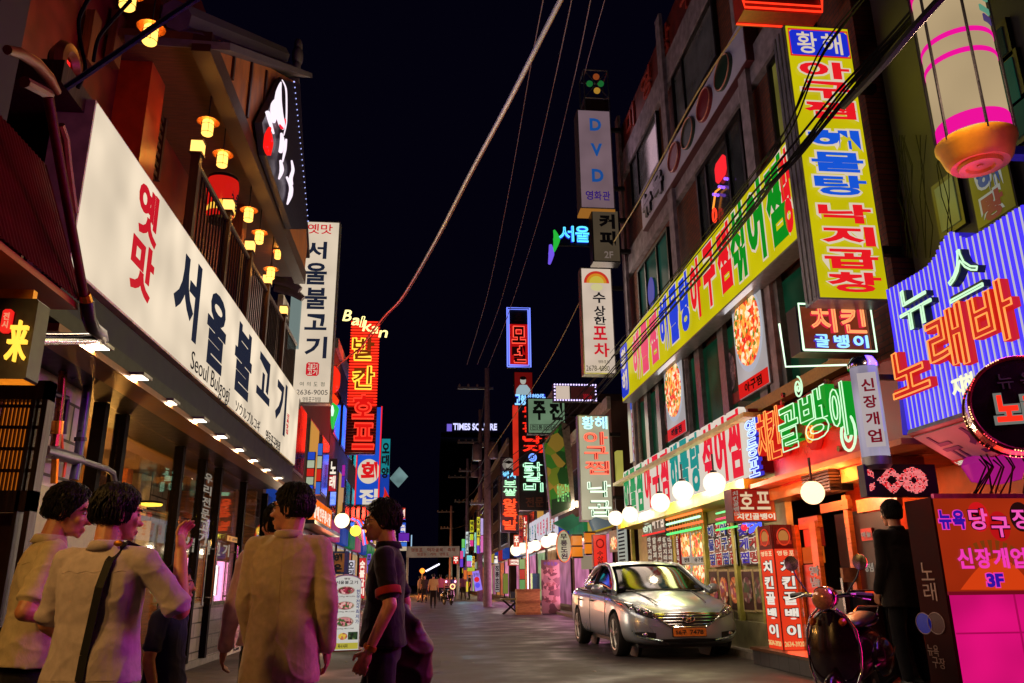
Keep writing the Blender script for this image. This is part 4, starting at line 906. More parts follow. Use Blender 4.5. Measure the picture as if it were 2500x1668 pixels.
# ================================================================== the far end
FX = frC(64); gb = FX.bx(992, 1122, 1334, 1361)
ga = thing('banner_gantry', 'pale printed banner on a gantry across the far end of the street', 'banner', FX.p((gb[0] + gb[2]) / 2, gb[1]))
MB().fbox(FX, *gb[:2], -.3, *gb[2:], 0).build('banner', em((150, 122, 104), .42, .2), ga)
T(ga, FX, '영등포 먹자골목 축제', sub(gb, .08, .15, .92, .5), pm('banner print', (110, 40, 40), .6), .004); T(ga, FX, '맛있는 거리 영등포', sub(gb, .2, .58, .8, .85), pm('banner print', (110, 40, 40), .6), .004)
for u in (gb[0] + .1, gb[2] - .1): MB().tube([FX.p(u, 0, -.15), FX.p(u, gb[3], -.15)], .09, 8).build('post', M_GREYMETAL, ga)
FZ = frC(150); zb_ = FZ.bx(1090, 1213, 1031, 1054)
zr = thing('rooftop_sign', 'distant rooftop sign of white Latin capitals against the night sky', 'sign', FZ.p(zb_[0], zb_[1]))
u0, v0 = FZ.uv(1106, 1053); u1, v1 = FZ.uv(1213, 1035)
T(zr, FZ, 'TIMES SQUARE', (u0, v0, u1, v1), em((205, 205, 255), 1.3), 0, whole=True, off=.03, d=.3)
MB().fbox(FZ, *FZ.bx(1091, 1103, 1036, 1053)[:2], 0, *FZ.bx(1091, 1103, 1036, 1053)[2:], .3).build('logo', em((120, 100, 220), .9), zr)
MB().fbox(FZ, zb_[0] - 1, v0 - 1, -1, zb_[2] + 1, v0 - .4, 1).build('rail', M_DARKMETAL, zr)
tb_ = thing('department_store', 'large dark department store far behind the crowd under the rooftop sign', 'building', (0, 170, 0))
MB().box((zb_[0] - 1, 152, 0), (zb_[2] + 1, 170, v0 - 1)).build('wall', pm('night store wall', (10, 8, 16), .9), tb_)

# poles, crossarms and transformers
M_POLE = pm('concrete utility pole', (122, 104, 120), .8, 0, .2, 8, .25)
def pole(x, y_base, Y, ytop, r_, lab, arms=(), trans=()):
    p = atY(x, y_base, Y); top = atY(x, ytop, Y).z; g = thing('utility_pole', lab, 'utility pole', (p.x, Y, 0))
    MB().tube([(p.x, Y, 0), (p.x, Y, top)], [r_, r_ * .6], 12).build('shaft', M_POLE, g, smooth=True)
    for y_, w_ in arms:
        z = atY(x, y_, Y).z; MB().box((p.x - w_, Y - .06, z - .06), (p.x + w_ * .2, Y + .06, z + .06)).build('crossarm', M_GREYMETAL, g)
        ins = MB()
        for k in range(4): ins.lathe([(.05, 0), (.06, .1), (.03, .16)], (p.x - w_ + .1 + k * w_ * .3, Y, z + .06), 8)
        ins.build('insulators', M_CONC, g)
    for dx, y_ in trans:
        z = atY(x, y_, Y).z; MB().lathe([(.22, -.45), (.26, -.4), (.26, .35), (.2, .42), (.05, .5)], (p.x + dx, Y - .1, z), 14).build('transformer', pm('transformer grey', (110, 100, 112), .5, .3, .05, 8), g, smooth=True)
    return g
pole(1190, 1405, 42, 900, .22, 'tall concrete utility pole with two transformers in the middle distance', [(948, 1.6), (1090, .8), (1230, .9)], [(-.55, 1105), (.3, 1100)])
pole(1172, 1400, 56, 1000, .2, 'second utility pole behind the tall one', [(1080, 1.6), (1150, 1.5)], [(-.4, 1150)])
pole(1140, 1395, 75, 1120, .2, 'thin utility pole far down the street', [(1165, 1.8), (1225, 1.2)])
pole(1100, 1398, 92, 1235, .2, 'farthest thin utility pole above the crowd', [(1250, 1.6), (1290, 1.2)])
# right side, far buildings and their signs
block('shop_building', 'dark building behind the tilted green billboard', 5.2, 22.5, 13, 33, 6.2, M_DARKB2, 1, 3, 1, 3.8, {(0, 0)})
block('shop_building', 'tall dark building behind the black and red neon sign', 5.3, 33.5, 14, 50, 9, M_DARKB, 1, 5, 3, 3.6, {(1, 0)})
block('shop_building', 'dark building behind the farthest coloured strip signs', 5.0, 51, 14, 120, 10, M_DARKB2, 1, 10, 3, 3.6, {(2, 1)})
def far(x0, x1, y0, y1, Y, cols, lab, ch=None): return stripsign(x0, x1, y0, y1, Y, cols, lab, ch)
far(1147, 1157, 1270, 1300, 58, [(215, 210, 40)], 'far yellow strip sign below the upper pole wires', '맥주')
far(1147, 1156, 1304, 1334, 58, [(200, 220, 50), (240, 60, 150)], 'far yellow and pink strip sign right of the banner')
far(1164, 1172, 1262, 1310, 55, [(240, 230, 60)], 'tall bright yellow strip sign next to the pole', '갈비살')
far(1173, 1180, 1265, 1350, 53, [(205, 180, 240), (240, 120, 200)], 'tall violet strip sign with bulbs beside the pole')
far(1158, 1163, 1300, 1350, 56, [(150, 220, 190)], 'thin mint strip sign between two yellow ones')
far(1127, 1135, 1316, 1360, 60, [(120, 220, 110), (90, 190, 240)], 'green and blue strip sign above the pedestrians')
far(1137, 1144, 1298, 1352, 59, [(230, 240, 235)], 'thin white strip sign above the pedestrians', '치킨')
far(1106, 1120, 1358, 1377, 57, [(230, 30, 24)], 'small square red sign under the end of the banner', '주')
far(1123, 1131, 1345, 1385, 57, [(240, 80, 160), (110, 60, 220)], 'pink and violet strip sign under the mint ones')
far(1139, 1152, 1356, 1384, 55, [(130, 230, 240), (230, 120, 210)], 'striped cyan and pink sign low over the pedestrians')
far(1152, 1159, 1358, 1386, 54, [(250, 190, 40)], 'short amber sign low beside the pole', '국수')
far(1140, 1160, 1386, 1404, 52, [(180, 200, 50), (230, 120, 30)], 'low lime and orange sign at head height of the crowd')
far(1164, 1171, 1312, 1352, 51, [(250, 220, 60), (120, 60, 220)], 'yellow and violet strip sign right of the pole')
far(1132, 1140, 1392, 1415, 50, [(230, 110, 40)], 'small amber glow sign behind the pedestrians')
far(1138, 1143, 1420, 1445, 50, [(250, 220, 60)], 'thin yellow post light behind the dark pedestrian')
far(1178, 1194, 1355, 1372, 45, [(40, 90, 60), (240, 240, 240)], 'green sign framed by white bulbs at the pole', '2270')
far(1206, 1216, 1356, 1376, 44, [(60, 50, 70), (230, 230, 240)], 'dark sign with white ring bulbs right of the pole', '고')
far(1208, 1220, 1376, 1446, 40, [(150, 140, 140)], 'tall dim poster board standing right of the pole', '정통호프')
far(1228, 1241, 1400, 1450, 36, [(120, 128, 50)], 'dim yellow panel on the dark shop wall')
FS_ = frC(46); k = [FS_.uv(*q) for q in ((1153, 1396), (1169, 1393), (1178, 1440), (1161, 1444))]
lr = thing('leaning_sign', 'leaning violet sign board with a red and a blue disc beside the pedestrians', 'sign', FS_.p(*k[0]))
MB().prism(FS_, k, -.15, 0).build('board', em((160, 130, 250), .85), lr)
for (x, y), c in (((1164, 1415), (230, 30, 50)), ((1166, 1429), (90, 80, 240))): MB().disc(FS_, *FS_.uv(x, y), .14, .14, .002, .02, 16).build('disc', em(c, .9), lr)
glow(lr, FS_, FS_.bx(1154, 1177, 1395, 1440), (160, 120, 255), 1, .2); T(lr, FS_, '당구장', FS_.bx(1156, 1169, 1399, 1408), M_INK, .004)
rl = thing('roof_lights', 'row of white lamps on a distant roof under the banner', 'lights', atY(1055, 1385, 110))
MB().tube([atY(1040, 1395, 110), atY(1072, 1378, 110)], .08, 5).build('cable', M_WIRE, rl)
for i in range(9): p = atY(1041 + i * 3.8, 1394 - i * 2, 110); MB().ball(p, .13, 8, 6).build('lamp', em((240, 235, 255), 2), rl)
g = thing('street_globe', 'orange street lamp glowing over the far crowd', 'street lamp', atY(1031, 1394, 90)); lamp(g, 'POINT', atY(1031, 1398, 89.5), (255, 140, 60), 900, (.1,)); MB().ball(atY(1031, 1394, 90), .28, 12, 8).build('globe', em((255, 130, 40), 2.5), g); MB().tube([atY(1031, 1398, 90), (atY(1031, 1398, 90).x, 90, 0)], .07, 6).build('post', M_DARKMETAL, g)

# ================================================================== right: the brick building
XB = 5.2
FBK = frR(XB)
bb_ = thing('brick_building', 'brick building with white concrete bands behind the long yellow seafood sign', 'building', (6, 14, 0))
M_BRICK = brickmat('brown facade brick', (124, 60, 32), (96, 46, 26), (60, 46, 40), .22, .075, .008, 'YZ', .75, .7)
BY0, BY1, BZ = 8.0, 19.6, 13.3
MB().box((XB, BY0, 3.4), (XB + 7, BY1, BZ)).build('wall', M_BRICK, bb_)
M_BAND = pm('weathered white band', (122, 112, 120), .8, 0, .4, 5, .45)
for z0, z1 in ((8.85, 9.45), (11.75, 12.4)): MB().box((XB - .12, BY0, z0), (XB - .003, BY1 + .05, z1)).build('concrete_band', M_BAND, bb_)
for y in (10.95, 15.1, 19.3): MB().box((XB - .2, y - .16, 3.6), (XB - .121, y + .16, BZ + .3)).build('pilaster', M_BAND, bb_)
M_PANE = pm('grey window pane', (92, 96, 100), .1, 0, 0, 3, .3)
def bwin(y0, y1, z0, z1, split=(.3,), lit=None):
    f = MB()
    for a, b, c, d in ((y0, y1, z0 - .07, z0), (y0, y1, z1, z1 + .07), (y0 - .07, y0, z0 - .07, z1 + .07), (y1, y1 + .07, z0 - .07, z1 + .07)): f.box((XB - .09, a, c), (XB - .002, b, d))
    for s in split: y = y0 + (y1 - y0) * s; f.box((XB - .08, y - .035, z0), (XB - .003, y + .035, z1))
    fr_ = f.build('window', M_DARKMETAL, bb_)
    MB().box((XB - .03, y0, z0), (XB - .004, y1, z1)).build('pane', lit or M_PANE, fr_); return fr_
M_GREENW = em((40, 92, 78), .28, .3)
bwin(12.2, 14.7, 9.95 + .5, 11.7, (.75,)); bwin(16.1, 18.5, 10.45, 11.7, (.75,)); bwin(8.6, 10.2, 10.45, 11.7)
w3 = bwin(11.5, 13.7, 7.05, 8.75, (.3, .8), pm('dim room pane', (50, 54, 56), .12, 0, 0, 3, .4)); bwin(15.9, 18.4, 7.05, 8.6, (.35, .75), M_GREENW); bwin(8.9, 10.2, 7.2, 8.75, (.5,), em((150, 140, 66), .3, .3))
FW5 = frR(XB - .06)
rn = thing('window_neon', 'small red neon cup shape with coloured bulbs in the third floor window', 'neon sign', FW5.p(-12.4, 8))
MB().fbox(FW5, -12.75, 8.05, 0, -12.25, 8.45, .03, .08).build('cup', em((255, 40, 50), 1.0), rn)
b = MB(); [b.ball(FW5.p(-12.9 + .1 * i, 7.95 - .03 * (i % 3) * 2, .03), .03, 8, 5) for i in range(8)]; b.build('bulbs', em((150, 90, 255), 1.6), rn)
MB().ring(FW5, -12.95, 7.55, .08, .13, .02, .03).build('ring', em((255, 60, 30), 1.4), rn); MB().tube([FW5.p(-13, 7.7, .03), FW5.p(-12.8, 7.95, .03), FW5.p(-12.55, 7.9, .03)], .02, 5).build('stem', em((255, 150, 40), 1.3), rn)
MB().disc(FW5, -17.4, 7.7, .28, .36, 0, .01).build('blue_disc', em((40, 50, 190), .5), w3)
# red parapet boards with raised letters
M_PARA = pm('dark red parapet boards', (96, 28, 20), .6, 0, .2, 4, .4)
MB().box((XB - .06, BY0, 12.401), (XB - .001, BY1, 13.32)).build('parapet_boards', M_PARA, bb_)
FPB = frR(XB - .07)
T(bb_, FPB, '미영당구클럽', (-19.0, 12.5, -9.4, 13.2), pm('raised red letters', (150, 48, 34), .5), 0, d=.05, off=.0, gap=.5)
# white band sign with four discs
FBD = frR(4.95); bq = FBD.quad((1562, 489), (1804, 57), (1834, 155), (1570, 546))
bs = signbox('band_sign', 'unlit white band sign with black letters and four red and green discs', FBD, bq, .22, pm('unlit pale sign face', (172, 172, 196), .5, 0, 0, 3, .1), pm('dark red sign edge', (70, 22, 30), .5), .03)
for i, (a, c) in enumerate([(.42, (110, 24, 30)), (.56, (24, 50, 36)), (.71, (110, 24, 30)), (.86, (24, 50, 36))]):
    u = bq[0] + (bq[2] - bq[0]) * a; vm = (bq[1] + bq[3]) / 2
    MB().disc(FBD, u, vm, .38, .3, 0, .05).build('disc', pm('disc paint %d' % (i % 2), c, .35), bs); MB().ring(FBD, u, vm, .35, .28, .012, .06).build('disc_ring', pm('disc ring', (190, 130, 110), .4), bs)
T(bs, FBD, '뉴욕', sub(bq, .04, .15, .3, .85), pm('black letters', (26, 24, 30), .4), .002, d=.06, off=.05)
# long yellow sign
FY = frR(4.7); yq = FY.quad((1511, 851), (1920, 330), (1955, 596), (1521, 973)); yq = (yq[0], yq[1], yq[2] + .25, yq[3])
M_YEL = em((218, 204, 10), .78, .08)
ysn = signbox('long_seafood_sign', 'long yellow backlit sign with outlined red, blue and green seafood words', FY, yq, .3, M_YEL, M_GREYMETAL, .03)
M_WOUT = em((232, 214, 190), .85, 0, False)
def uvx(fr, x, y): return fr.uv(x, y)[0]
W3, W4 = (yq[3] - yq[1]), yq[1]
blue, red, green, pink = em((30, 66, 225), .85, 0, False), em((240, 26, 36), .9, 0, False), em((14, 150, 30), .8, 0, False), em((240, 70, 110), .9, 0, False)
def yu(x, y): return FY.uv(x, y)[0]
for s, xa, ya, xb, yb, mt, t0, t1 in [('해물찜', 1545, 860, 1609, 800, pink, .12, .88), ('해물탕', 1610, 790, 1690, 740, blue, .1, .86), ('아구찜', 1684, 700, 1791, 620, red, .1, .86), ('섞어찜', 1780, 590, 1925, 480, green, .06, .9), ('탕찜', 1902, 420, 1965, 390, red, .08, .9)]:
    b = (yu(xa, ya), yq[1] + W3 * (1 - t1), yu(xb, yb), yq[3] - W3 * t0)
    T(ysn, FY, s, b, mt, .02, off=.045, gap=.2, outline=(.05, M_WOUT, .03))
MB().fbox(FY, yq[0] + .06, yq[1] + .08, .002, yq[0] + .75, yq[3] - .08, .01, .08).build('blue_plate', em((30, 60, 215), .8), ysn)
T(ysn, FY, '황해', (yq[0] + .16, yq[1] + .16, yq[0] + .66, yq[3] - .16), M_WOUT, .014, vert=True, off=.03)
# second floor windows, food banners
M_GRN = em((26, 84, 56), .3, .5)
MB().box((XB - .05, 9.0, 3.75), (XB - .003, 19.0, 5.35)).build('second_floor_glass', M_GRN, bb_)
for y in (9.3, 10.8, 11.5, 13.1, 14.4, 15.4, 17.2, 18.2): MB().box((XB - .14, y - .14, 3.7), (XB - .051, y + .14, 5.5)).build('second_floor_mullion', M_GREYMETAL, bb_)
MB().box((XB - .3, 8.6, 3.55), (XB - .15, 19.3, 3.72)).build('second_floor_sill', pm('ochre sill', (150, 110, 40), .5), bb_)
M_FOOD1 = foodmat('seafood print', [(225, 70, 20), (240, 130, 40), (235, 205, 150), (200, 30, 20), (245, 170, 70), (90, 120, 30), (240, 225, 190)], 16, .85)
FPH = frR(4.95)
def banner(tl, tr, br_, bl, ch, lab):
    q = FPH.quad(tl, tr, br_, bl); r = signbox('food_banner', lab, FPH, q, .24, em((205, 200, 200), .62, .15), M_GREYMETAL, .02, 'lightbox', 'food photo light boxes')
    c = sub(q, 0.02, .85, .98, .99); MB().fbox(FPH, *c[:2], .001, *c[2:], .006).build('red_strip', em((222, 26, 22), .85), r)
    T(r, FPH, ch, sub(q, .22, .875, .8, .965), em((40, 16, 10), .2, 0, False), .008, off=.03)
    c = sub(q, .04, .02, .96, .8); uc, vc = (c[0] + c[2]) / 2, (c[1] + c[3]) / 2; ru, rv = (c[2] - c[0]) / 2, (c[3] - c[1]) / 2
    MB().disc(FPH, uc, vc, ru, rv, .001, .01).build('plate', em((200, 205, 220), .7), r); MB().disc(FPH, uc, vc + .03, ru * .9, rv * .9, .0105, .03).build('dish', M_FOOD1, r)
banner((1782, 707), (1856, 697), (1880, 940), (1803, 977), '아구찜', 'large lit photo banner of orange stewed fish beside the neon chicken box')
banner((1617, 885), (1660, 868), (1679, 1053), (1632, 1080), '해물찜', 'tall lit photo banner of orange stewed seafood over the lower lettering')
def dim(x0, x1, y0, y1, lab):
    q = FPH.bx(x0, x1, y0, y1); r = thing('dim_food_poster', lab, 'poster', FPH.p(q[0], q[1], -.2), 'unlit dish posters in the green windows')
    MB().fbox(FPH, *q[:2], -.215, *q[2:], -.2).build('sheet', pm('dark poster', (44, 26, 24), .5), r); c = sub(q, .1, .05, .9, .75); MB().disc(FPH, (c[0] + c[2]) / 2, (c[1] + c[3]) / 2, (c[2] - c[0]) / 2, (c[3] - c[1]) / 2, -.1995, -.19).build('dish', foodmat('dim dish print', [(110, 90, 100), (70, 60, 70), (150, 120, 130)], 20, .0), r)
    c = sub(q, .02, .8, .98, .98); MB().fbox(FPH, *c[:2], -.1995, *c[2:], -.19).build('red_strip', pm('dull red strip', (120, 30, 30), .5), r)
dim(1738, 1775, 850, 995, 'unlit dish poster in the green window left of the large photo banner'); dim(1600, 1622, 970, 1080, 'unlit dish poster in the green window left of the tall photo banner'); dim(1795, 1800, 880, 960, 'sliver of an unlit dish poster behind the large photo banner')
# thin vertical welcome sign
FTV = frC(19.3); tv = FTV.quad((1535, 976), (1545, 974), (1560, 1125), (1549, 1129))
tw = signbox('welcome_sign', 'thin white vertical sign with red letters at the far end of the yellow sign', FTV, tv, .3, em((215, 205, 225), .7), M_GREYMETAL, .01)
MB().fbox(FTV, *sub(tv, 0, 0, 1, .17)[:2], .001, *sub(tv, 0, 0, 1, .17)[2:], .006).build('blue_head', em((60, 100, 225), .8), tw); T(tw, FTV, '단체환영', sub(tv, .15, .2, .85, .97), em((190, 30, 50), .7, 0, False), .004, vert=True, off=.04)
# lower lettering sign
FLo = frR(4.62); lq = FLo.quad((1523, 1148), (1809, 1004), (1819, 1180), (1523, 1254))
ls_ = thing('lower_letter_sign', 'row of big outlined green, red and teal letters below the photo banners', 'sign', FLo.p((lq[0] + lq[2]) / 2, lq[1]))
MB().fbox(FLo, lq[0] - .05, lq[1] + .05, -.5, lq[2] + .02, lq[3] - .02, -.12).build('backing', pm('dark red backing', (130, 24, 20), .4, 0, .05, 5), ls_)
glow(ls_, FLo, lq, (255, 225, 200), .9, .3); teal = em((20, 160, 150), .75, 0, False); gr2 = em((20, 160, 90), .75, 0, False); rd2 = em((240, 30, 50), .9, 0, False)
for s, a0, a1, mt in [('해물찜', .0, .24, gr2), ('아구찜', .25, .5, rd2), ('해물탕', .505, .75, teal), ('섞어찜', .755, 1.0, rd2)]:
    b = (lq[0] + (lq[2] - lq[0]) * a0, lq[1] + .02, lq[0] + (lq[2] - lq[0]) * a1, lq[3])
    mo = MB()
    for ch, c in cells(b, s, False, .06): mo.fbox(FLo, c[0] - .02, c[1] - .02, -.1, c[2] + .02, c[3] + .02, -.004, .06)
    mo.build('letter_box', em((235, 222, 205), .85), ls_)
    T(ls_, FLo, s, b, mt, .0, d=.012, off=.035, gap=.2)
MB().box((4.5, -lq[2] - .2, lq[1] - .26), (5.15, -lq[0] + .3, lq[1] - .06)).build('yellow_beam', pm('yellow canopy beam', (200, 180, 30), .45, 0, .05, 5), ls_)
GM = [(1503, 1265, 4.3, .17, 'bright white globe lamp at the foot of the white neon letter sign'), (1538, 1256, 4.3, .17, 'pinkish white globe lamp left of the green letters'), (1612, 1227, 4.25, .175, 'globe lamp in front of the red letters of the lower sign'), (1667, 1199, 4.25, .175, 'globe lamp in front of the teal letters of the lower sign'), (1744, 1180, 4.25, .165, 'globe lamp at the near end of the lower lettering'), (1409, 1231, 4.6, .11, 'small globe lamp left of the white neon letter sign'),
      (1260, 1343, 4.4, .3, 'farthest globe lamp over the wooden crate'), (1276, 1338, 4.4, .25, 'left globe of the touching pair over the wooden crate'), (1292, 1337, 4.4, .25, 'right globe of the touching pair over the wooden crate'), (1308, 1332, 4.4, .22, 'globe lamp right of the touching pair'), (1334, 1323, 4.4, .22, 'globe lamp left of the oval sign'), (1350, 1316, 4.4, .22, 'globe lamp touching the oval sign')]
for x, y, X, r_, lab in GM:
    p = atX(x, y, X); globe(x, y, p.y, r_, lab, (255, 228, 190), 2.4, pw=60)
# ------------------------------------------------ ground floor seafood shop
XG2 = 5.05
FS2 = frR(XG2)
sh = thing('seafood_shop', 'seafood shopfront of pale metal and glass behind the silver car', 'shopfront', (XG2, 15, 0))
M_OLV = pm('olive white cladding', (176, 172, 120), .45, .1, .08, 6, .25)
MB().box((XG2 + .02, 11.2, 0.1), (XG2 + .12, 19.6, 3.4)).build('cladding', M_OLV, sh)
MB().box((XG2 - .1, 11.2, .096), (XG2 + .019, 19.6, .5)).build('plinth', pm('metal plinth', (150, 146, 110), .4, .3, .05, 6), sh)
MB().box((4.5, 11.0, 3.38), (XG2 + .2, 19.6, 3.45)).build('canopy', M_OLV, sh)
def panel(x0, x1, y0, y1, mt, w0=.0, w1=.03, name='panel', fr=None, par=None):
    fr = fr or FS2; q = fr.bx(x0, x1, y0, y1); MB().fbox(fr, *q[:2], w0, *q[2:], w1).build(name, mt, par or sh); return q
for x in (1552, 1660, 1733, 1808, 1870): u = FS2.uv(x, 1400)[0]; MB().fbox(FS2, u - .06, .5, 0, u + .06, 3.3, .08).build('post', pm('yellow green post', (190, 186, 90), .4, .1, .05, 6), sh)
lp = panel(1519, 1541, 1277, 1379, em((200, 205, 190), .55), .1, .13, 'price_board')
for i in range(10): c = sub(lp, .15, .06 + i * .09, .85, .1 + i * .09); MB().fbox(FS2, *c[:2], .131, *c[2:], .134).build('price_line', M_INK, sh)
q = panel(1498, 1521, 1295, 1348, pm('poster white', (190, 186, 170), .5), .1, .12, 'framed_poster'); MB().disc(FS2, (q[0] + q[2]) / 2, (q[1] + q[3]) / 2 - .05, (q[2] - q[0]) * .36, (q[3] - q[1]) * .3, .121, .13).build('poster_dish', M_FOOD1, sh)
strips = ['아구지리탕', '알탕찌개', '생선지리', '황해지리탕', '대구지리탕']
cols = [(40, 22, 18), (20, 30, 26), (50, 26, 18), (18, 30, 44), (60, 24, 16)]
for i, s in enumerate(strips):
    x0 = 1587 + i * 12.6; q = panel(x0, x0 + 11.6, 1308, 1386, pm('menu strip %d' % i, cols[i], .4), .03, .06, 'menu_strip'); T(sh, FS2, s, sub(q, .12, .03, .88, .97), em((230, 216, 190), .6, 0, False), .062, vert=True, off=.05)
q = panel(1650, 1657, 1306, 1390, em((200, 180, 40), .5), .03, .06, 'menu_strip'); T(sh, FS2, '생선구이', sub(q, .2, .05, .8, .95), M_INK, .062, vert=True)
q = panel(1658, 1666, 1304, 1392, em((150, 24, 34), .5), .03, .06, 'menu_strip'); T(sh, FS2, '포장됩니다', sub(q, .2, .05, .8, .95), M_WOUT, .062, vert=True)
for x0, x1, y0, y1, t in [(1670, 1693, 1301, 1376, '찜'), (1695, 1729, 1298, 1376, '아구찜'), (1674, 1696, 1379, 1424, ''), (1698, 1735, 1378, 1450, '')]:
    q = panel(x0, x1, y0, y1, em((205, 190, 170), .6, .2), .03, .06, 'photo_panel'); c = sub(q, .06, .04, .94, .78); MB().fbox(FS2, *c[:2], .061, *c[2:], .07, .06).build('photo', M_FOOD1, sh)
    if t: T(sh, FS2, t, sub(q, .2, .82, .85, .96), M_INK, .063)
def lettpanel(x0, x1, y0, y1, cs, dark):
    q = panel(x0, x1, y0, y1, pm('dark menu glass', dark, .15), .03, .06, 'letter_panel')
    for i, (s, c) in enumerate(cs):
        n = len(cs); b = sub(q, i / n + .02, .02, (i + 1) / n - .02, .98); T(sh, FS2, s, b, em(c, .7, 0, False), .07, vert=True, off=.03, gap=.2, outline=(.06, M_WOUT, .015))
lettpanel(1738, 1806, 1272, 1384, [('해물찜', (40, 60, 140)), ('섞어찜', (190, 30, 30)), ('아구찜', (40, 60, 140)), ('꽁치찜', (170, 30, 30))], (26, 24, 22))
lettpanel(1814, 1864, 1272, 1380, [('꽃게찜', (60, 50, 170)), ('꽃게탕', (180, 40, 40))], (22, 18, 22))
M_FOOD2 = foodmat('dim seafood print', [(170, 70, 30), (200, 120, 60), (120, 50, 30), (210, 180, 140), (150, 60, 80)], 16, .4)
M_FOOD3 = foodmat('dark seafood print', [(110, 60, 50), (70, 80, 50), (150, 120, 110), (90, 40, 50)], 16, .25)
for x0, x1, mt in ((1740, 1762, M_FOOD2), (1764, 1788, M_FOOD2), (1790, 1814, M_FOOD2), (1820, 1848, M_FOOD3), (1850, 1874, M_FOOD3)):
    q = panel(x0, x1, 1390, 1494, pm('frame cream', (190, 170, 120), .4), .03, .05, 'photo_frame'); c = sub(q, .07, .05, .93, .95); MB().fbox(FS2, *c[:2], .051, *c[2:], .055).build('photo_ground', pm('photo ground', (70, 40, 34), .4), sh); c = sub(q, .1, .18, .9, .8); MB().disc(FS2, (c[0] + c[2]) / 2, (c[1] + c[3]) / 2, (c[2] - c[0]) / 2, (c[3] - c[1]) / 2, .056, .065).build('photo', mt, sh)
# neon cage over the fish tanks
FCG = frR(4.7)
cg = FCG.bx(1627, 1709, 1245, 1297); cage = thing('neon_cage', 'cage of white, orange and green neon tubes over the seafood shop window', 'neon sign', FCG.p(*cg[:2]))
for i, c in enumerate([(230, 240, 230), (255, 130, 60), (190, 255, 210), (255, 110, 60), (90, 235, 120)]):
    v_ = cg[3] + (cg[1] - cg[3]) * i / 4; MB().tube([FCG.p(cg[0], v_, 0), FCG.p(cg[2] + (.1 if i % 2 else 0), v_, 0)], .022, 6).build('neon_tube', em(c, 1.5), cage)
glow(cage, FCG, cg, (225, 230, 150), 4.0, .2); vb2 = MB()
for i in range(13): u = cg[0] + (cg[2] - cg[0]) * i / 12; vb2.tube([FCG.p(u, cg[1] - .1, -.06), FCG.p(u, cg[3] + .1, -.06)], .012, 5)
vb2.build('bars', pm('brass bars', (190, 150, 60), .3, .7), cage)
q = FCG.bx(1568, 1622, 1250, 1303); cb2 = thing('small_letter_box', 'small box sign with glowing white and red letters left of the neon cage', 'sign', FCG.p(*q[:2]))
MB().fbox(FCG, *q[:2], -.3, *q[2:], -.01).build('box', pm('dark green sign box', (40, 50, 30), .4), cb2); T(cb2, FCG, '황해', sub(q, .02, .05, .42, .98), em((220, 235, 205), .9), 0, vert=True, off=.05); T(cb2, FCG, '아구찜', sub(q, .46, .08, .98, .8), em((250, 225, 200), .9), 0, off=.04)
MB().tube([FCG.p(q[0], q[1], .01), FCG.p(q[2], q[1], .01)], .02, 5).build('red_tube', em((240, 40, 40), 1.2), cb2)
for k, (y, c) in enumerate([(1247, (120, 255, 150)), (1262, (255, 70, 110)), (1273, (90, 255, 120)), (1289, (80, 240, 110))]):
    q = FCG.bx(1748, 1800, y - 1, y + 1); tag(MB().tube([FCG.p(q[0], q[1], 0), FCG.p(q[2], q[1], 0)], .016, 5).build('neon_bar', em(c, 1.3)), ['topmost green neon bar above the dark menu letters', 'pink neon bar above the dark menu letters', 'green neon bar just under the pink one', 'lowest green neon bar across the dark menu letters'][k], 'neon bar', 'neon bars by the hop sign')
bl = thing('blue_neon_figure', 'scribble of blue neon with a red heart over the crab menu letters', 'neon sign', FCG.p(*FCG.uv(1848, 1285)))
MB().tube([FCG.p(*FCG.uv(x, y)) for x, y in ((1815, 1280), (1822, 1276), (1826, 1284), (1836, 1276), (1845, 1282), (1838, 1296), (1831, 1300), (1832, 1290), (1845, 1284), (1856, 1276), (1858, 1290))], .018, 6).build('blue_tube', em((70, 90, 255), 1.7), bl, smooth=True)
MB().ball(FCG.p(*FCG.uv(1817, 1288)), .05, 10, 7).build('red_heart', em((240, 40, 60), 1.4), bl)
# hop sign
FHP = frC(11.1); hq = FHP.quad((1785, 1196), (1891, 1190), (1894, 1270), (1792, 1276))
hp = signbox('hop_sign', 'red projecting box sign with cream Korean letters over the lit red pillar', FHP, hq, .3, em((150, 18, 16), .75, .1), pm('maroon sign box', (60, 20, 24), .4), .015)
c = sub(hq, .015, .72, .985, .98); MB().fbox(FHP, *c[:2], .001, *c[2:], .006).build('orange_strip', em((225, 62, 24), .85), hp)
T(hp, FHP, '호프', sub(hq, .14, .1, .92, .64), em((230, 200, 160), .9), .006, off=.02, gap=.2); T(hp, FHP, '치킨골뱅이', sub(hq, .06, .76, .97, .95), em((236, 220, 190), .9), .01, off=.03)
FHS = Fr(FHP.p(hq[0] - .002, 0), (0, -1, 0), (-1, 0, 0)); T(hp, FHS, '치킨골뱅이', (.05, hq[1] + .05, .25, hq[3] - .05), M_LET, .002, vert=True)
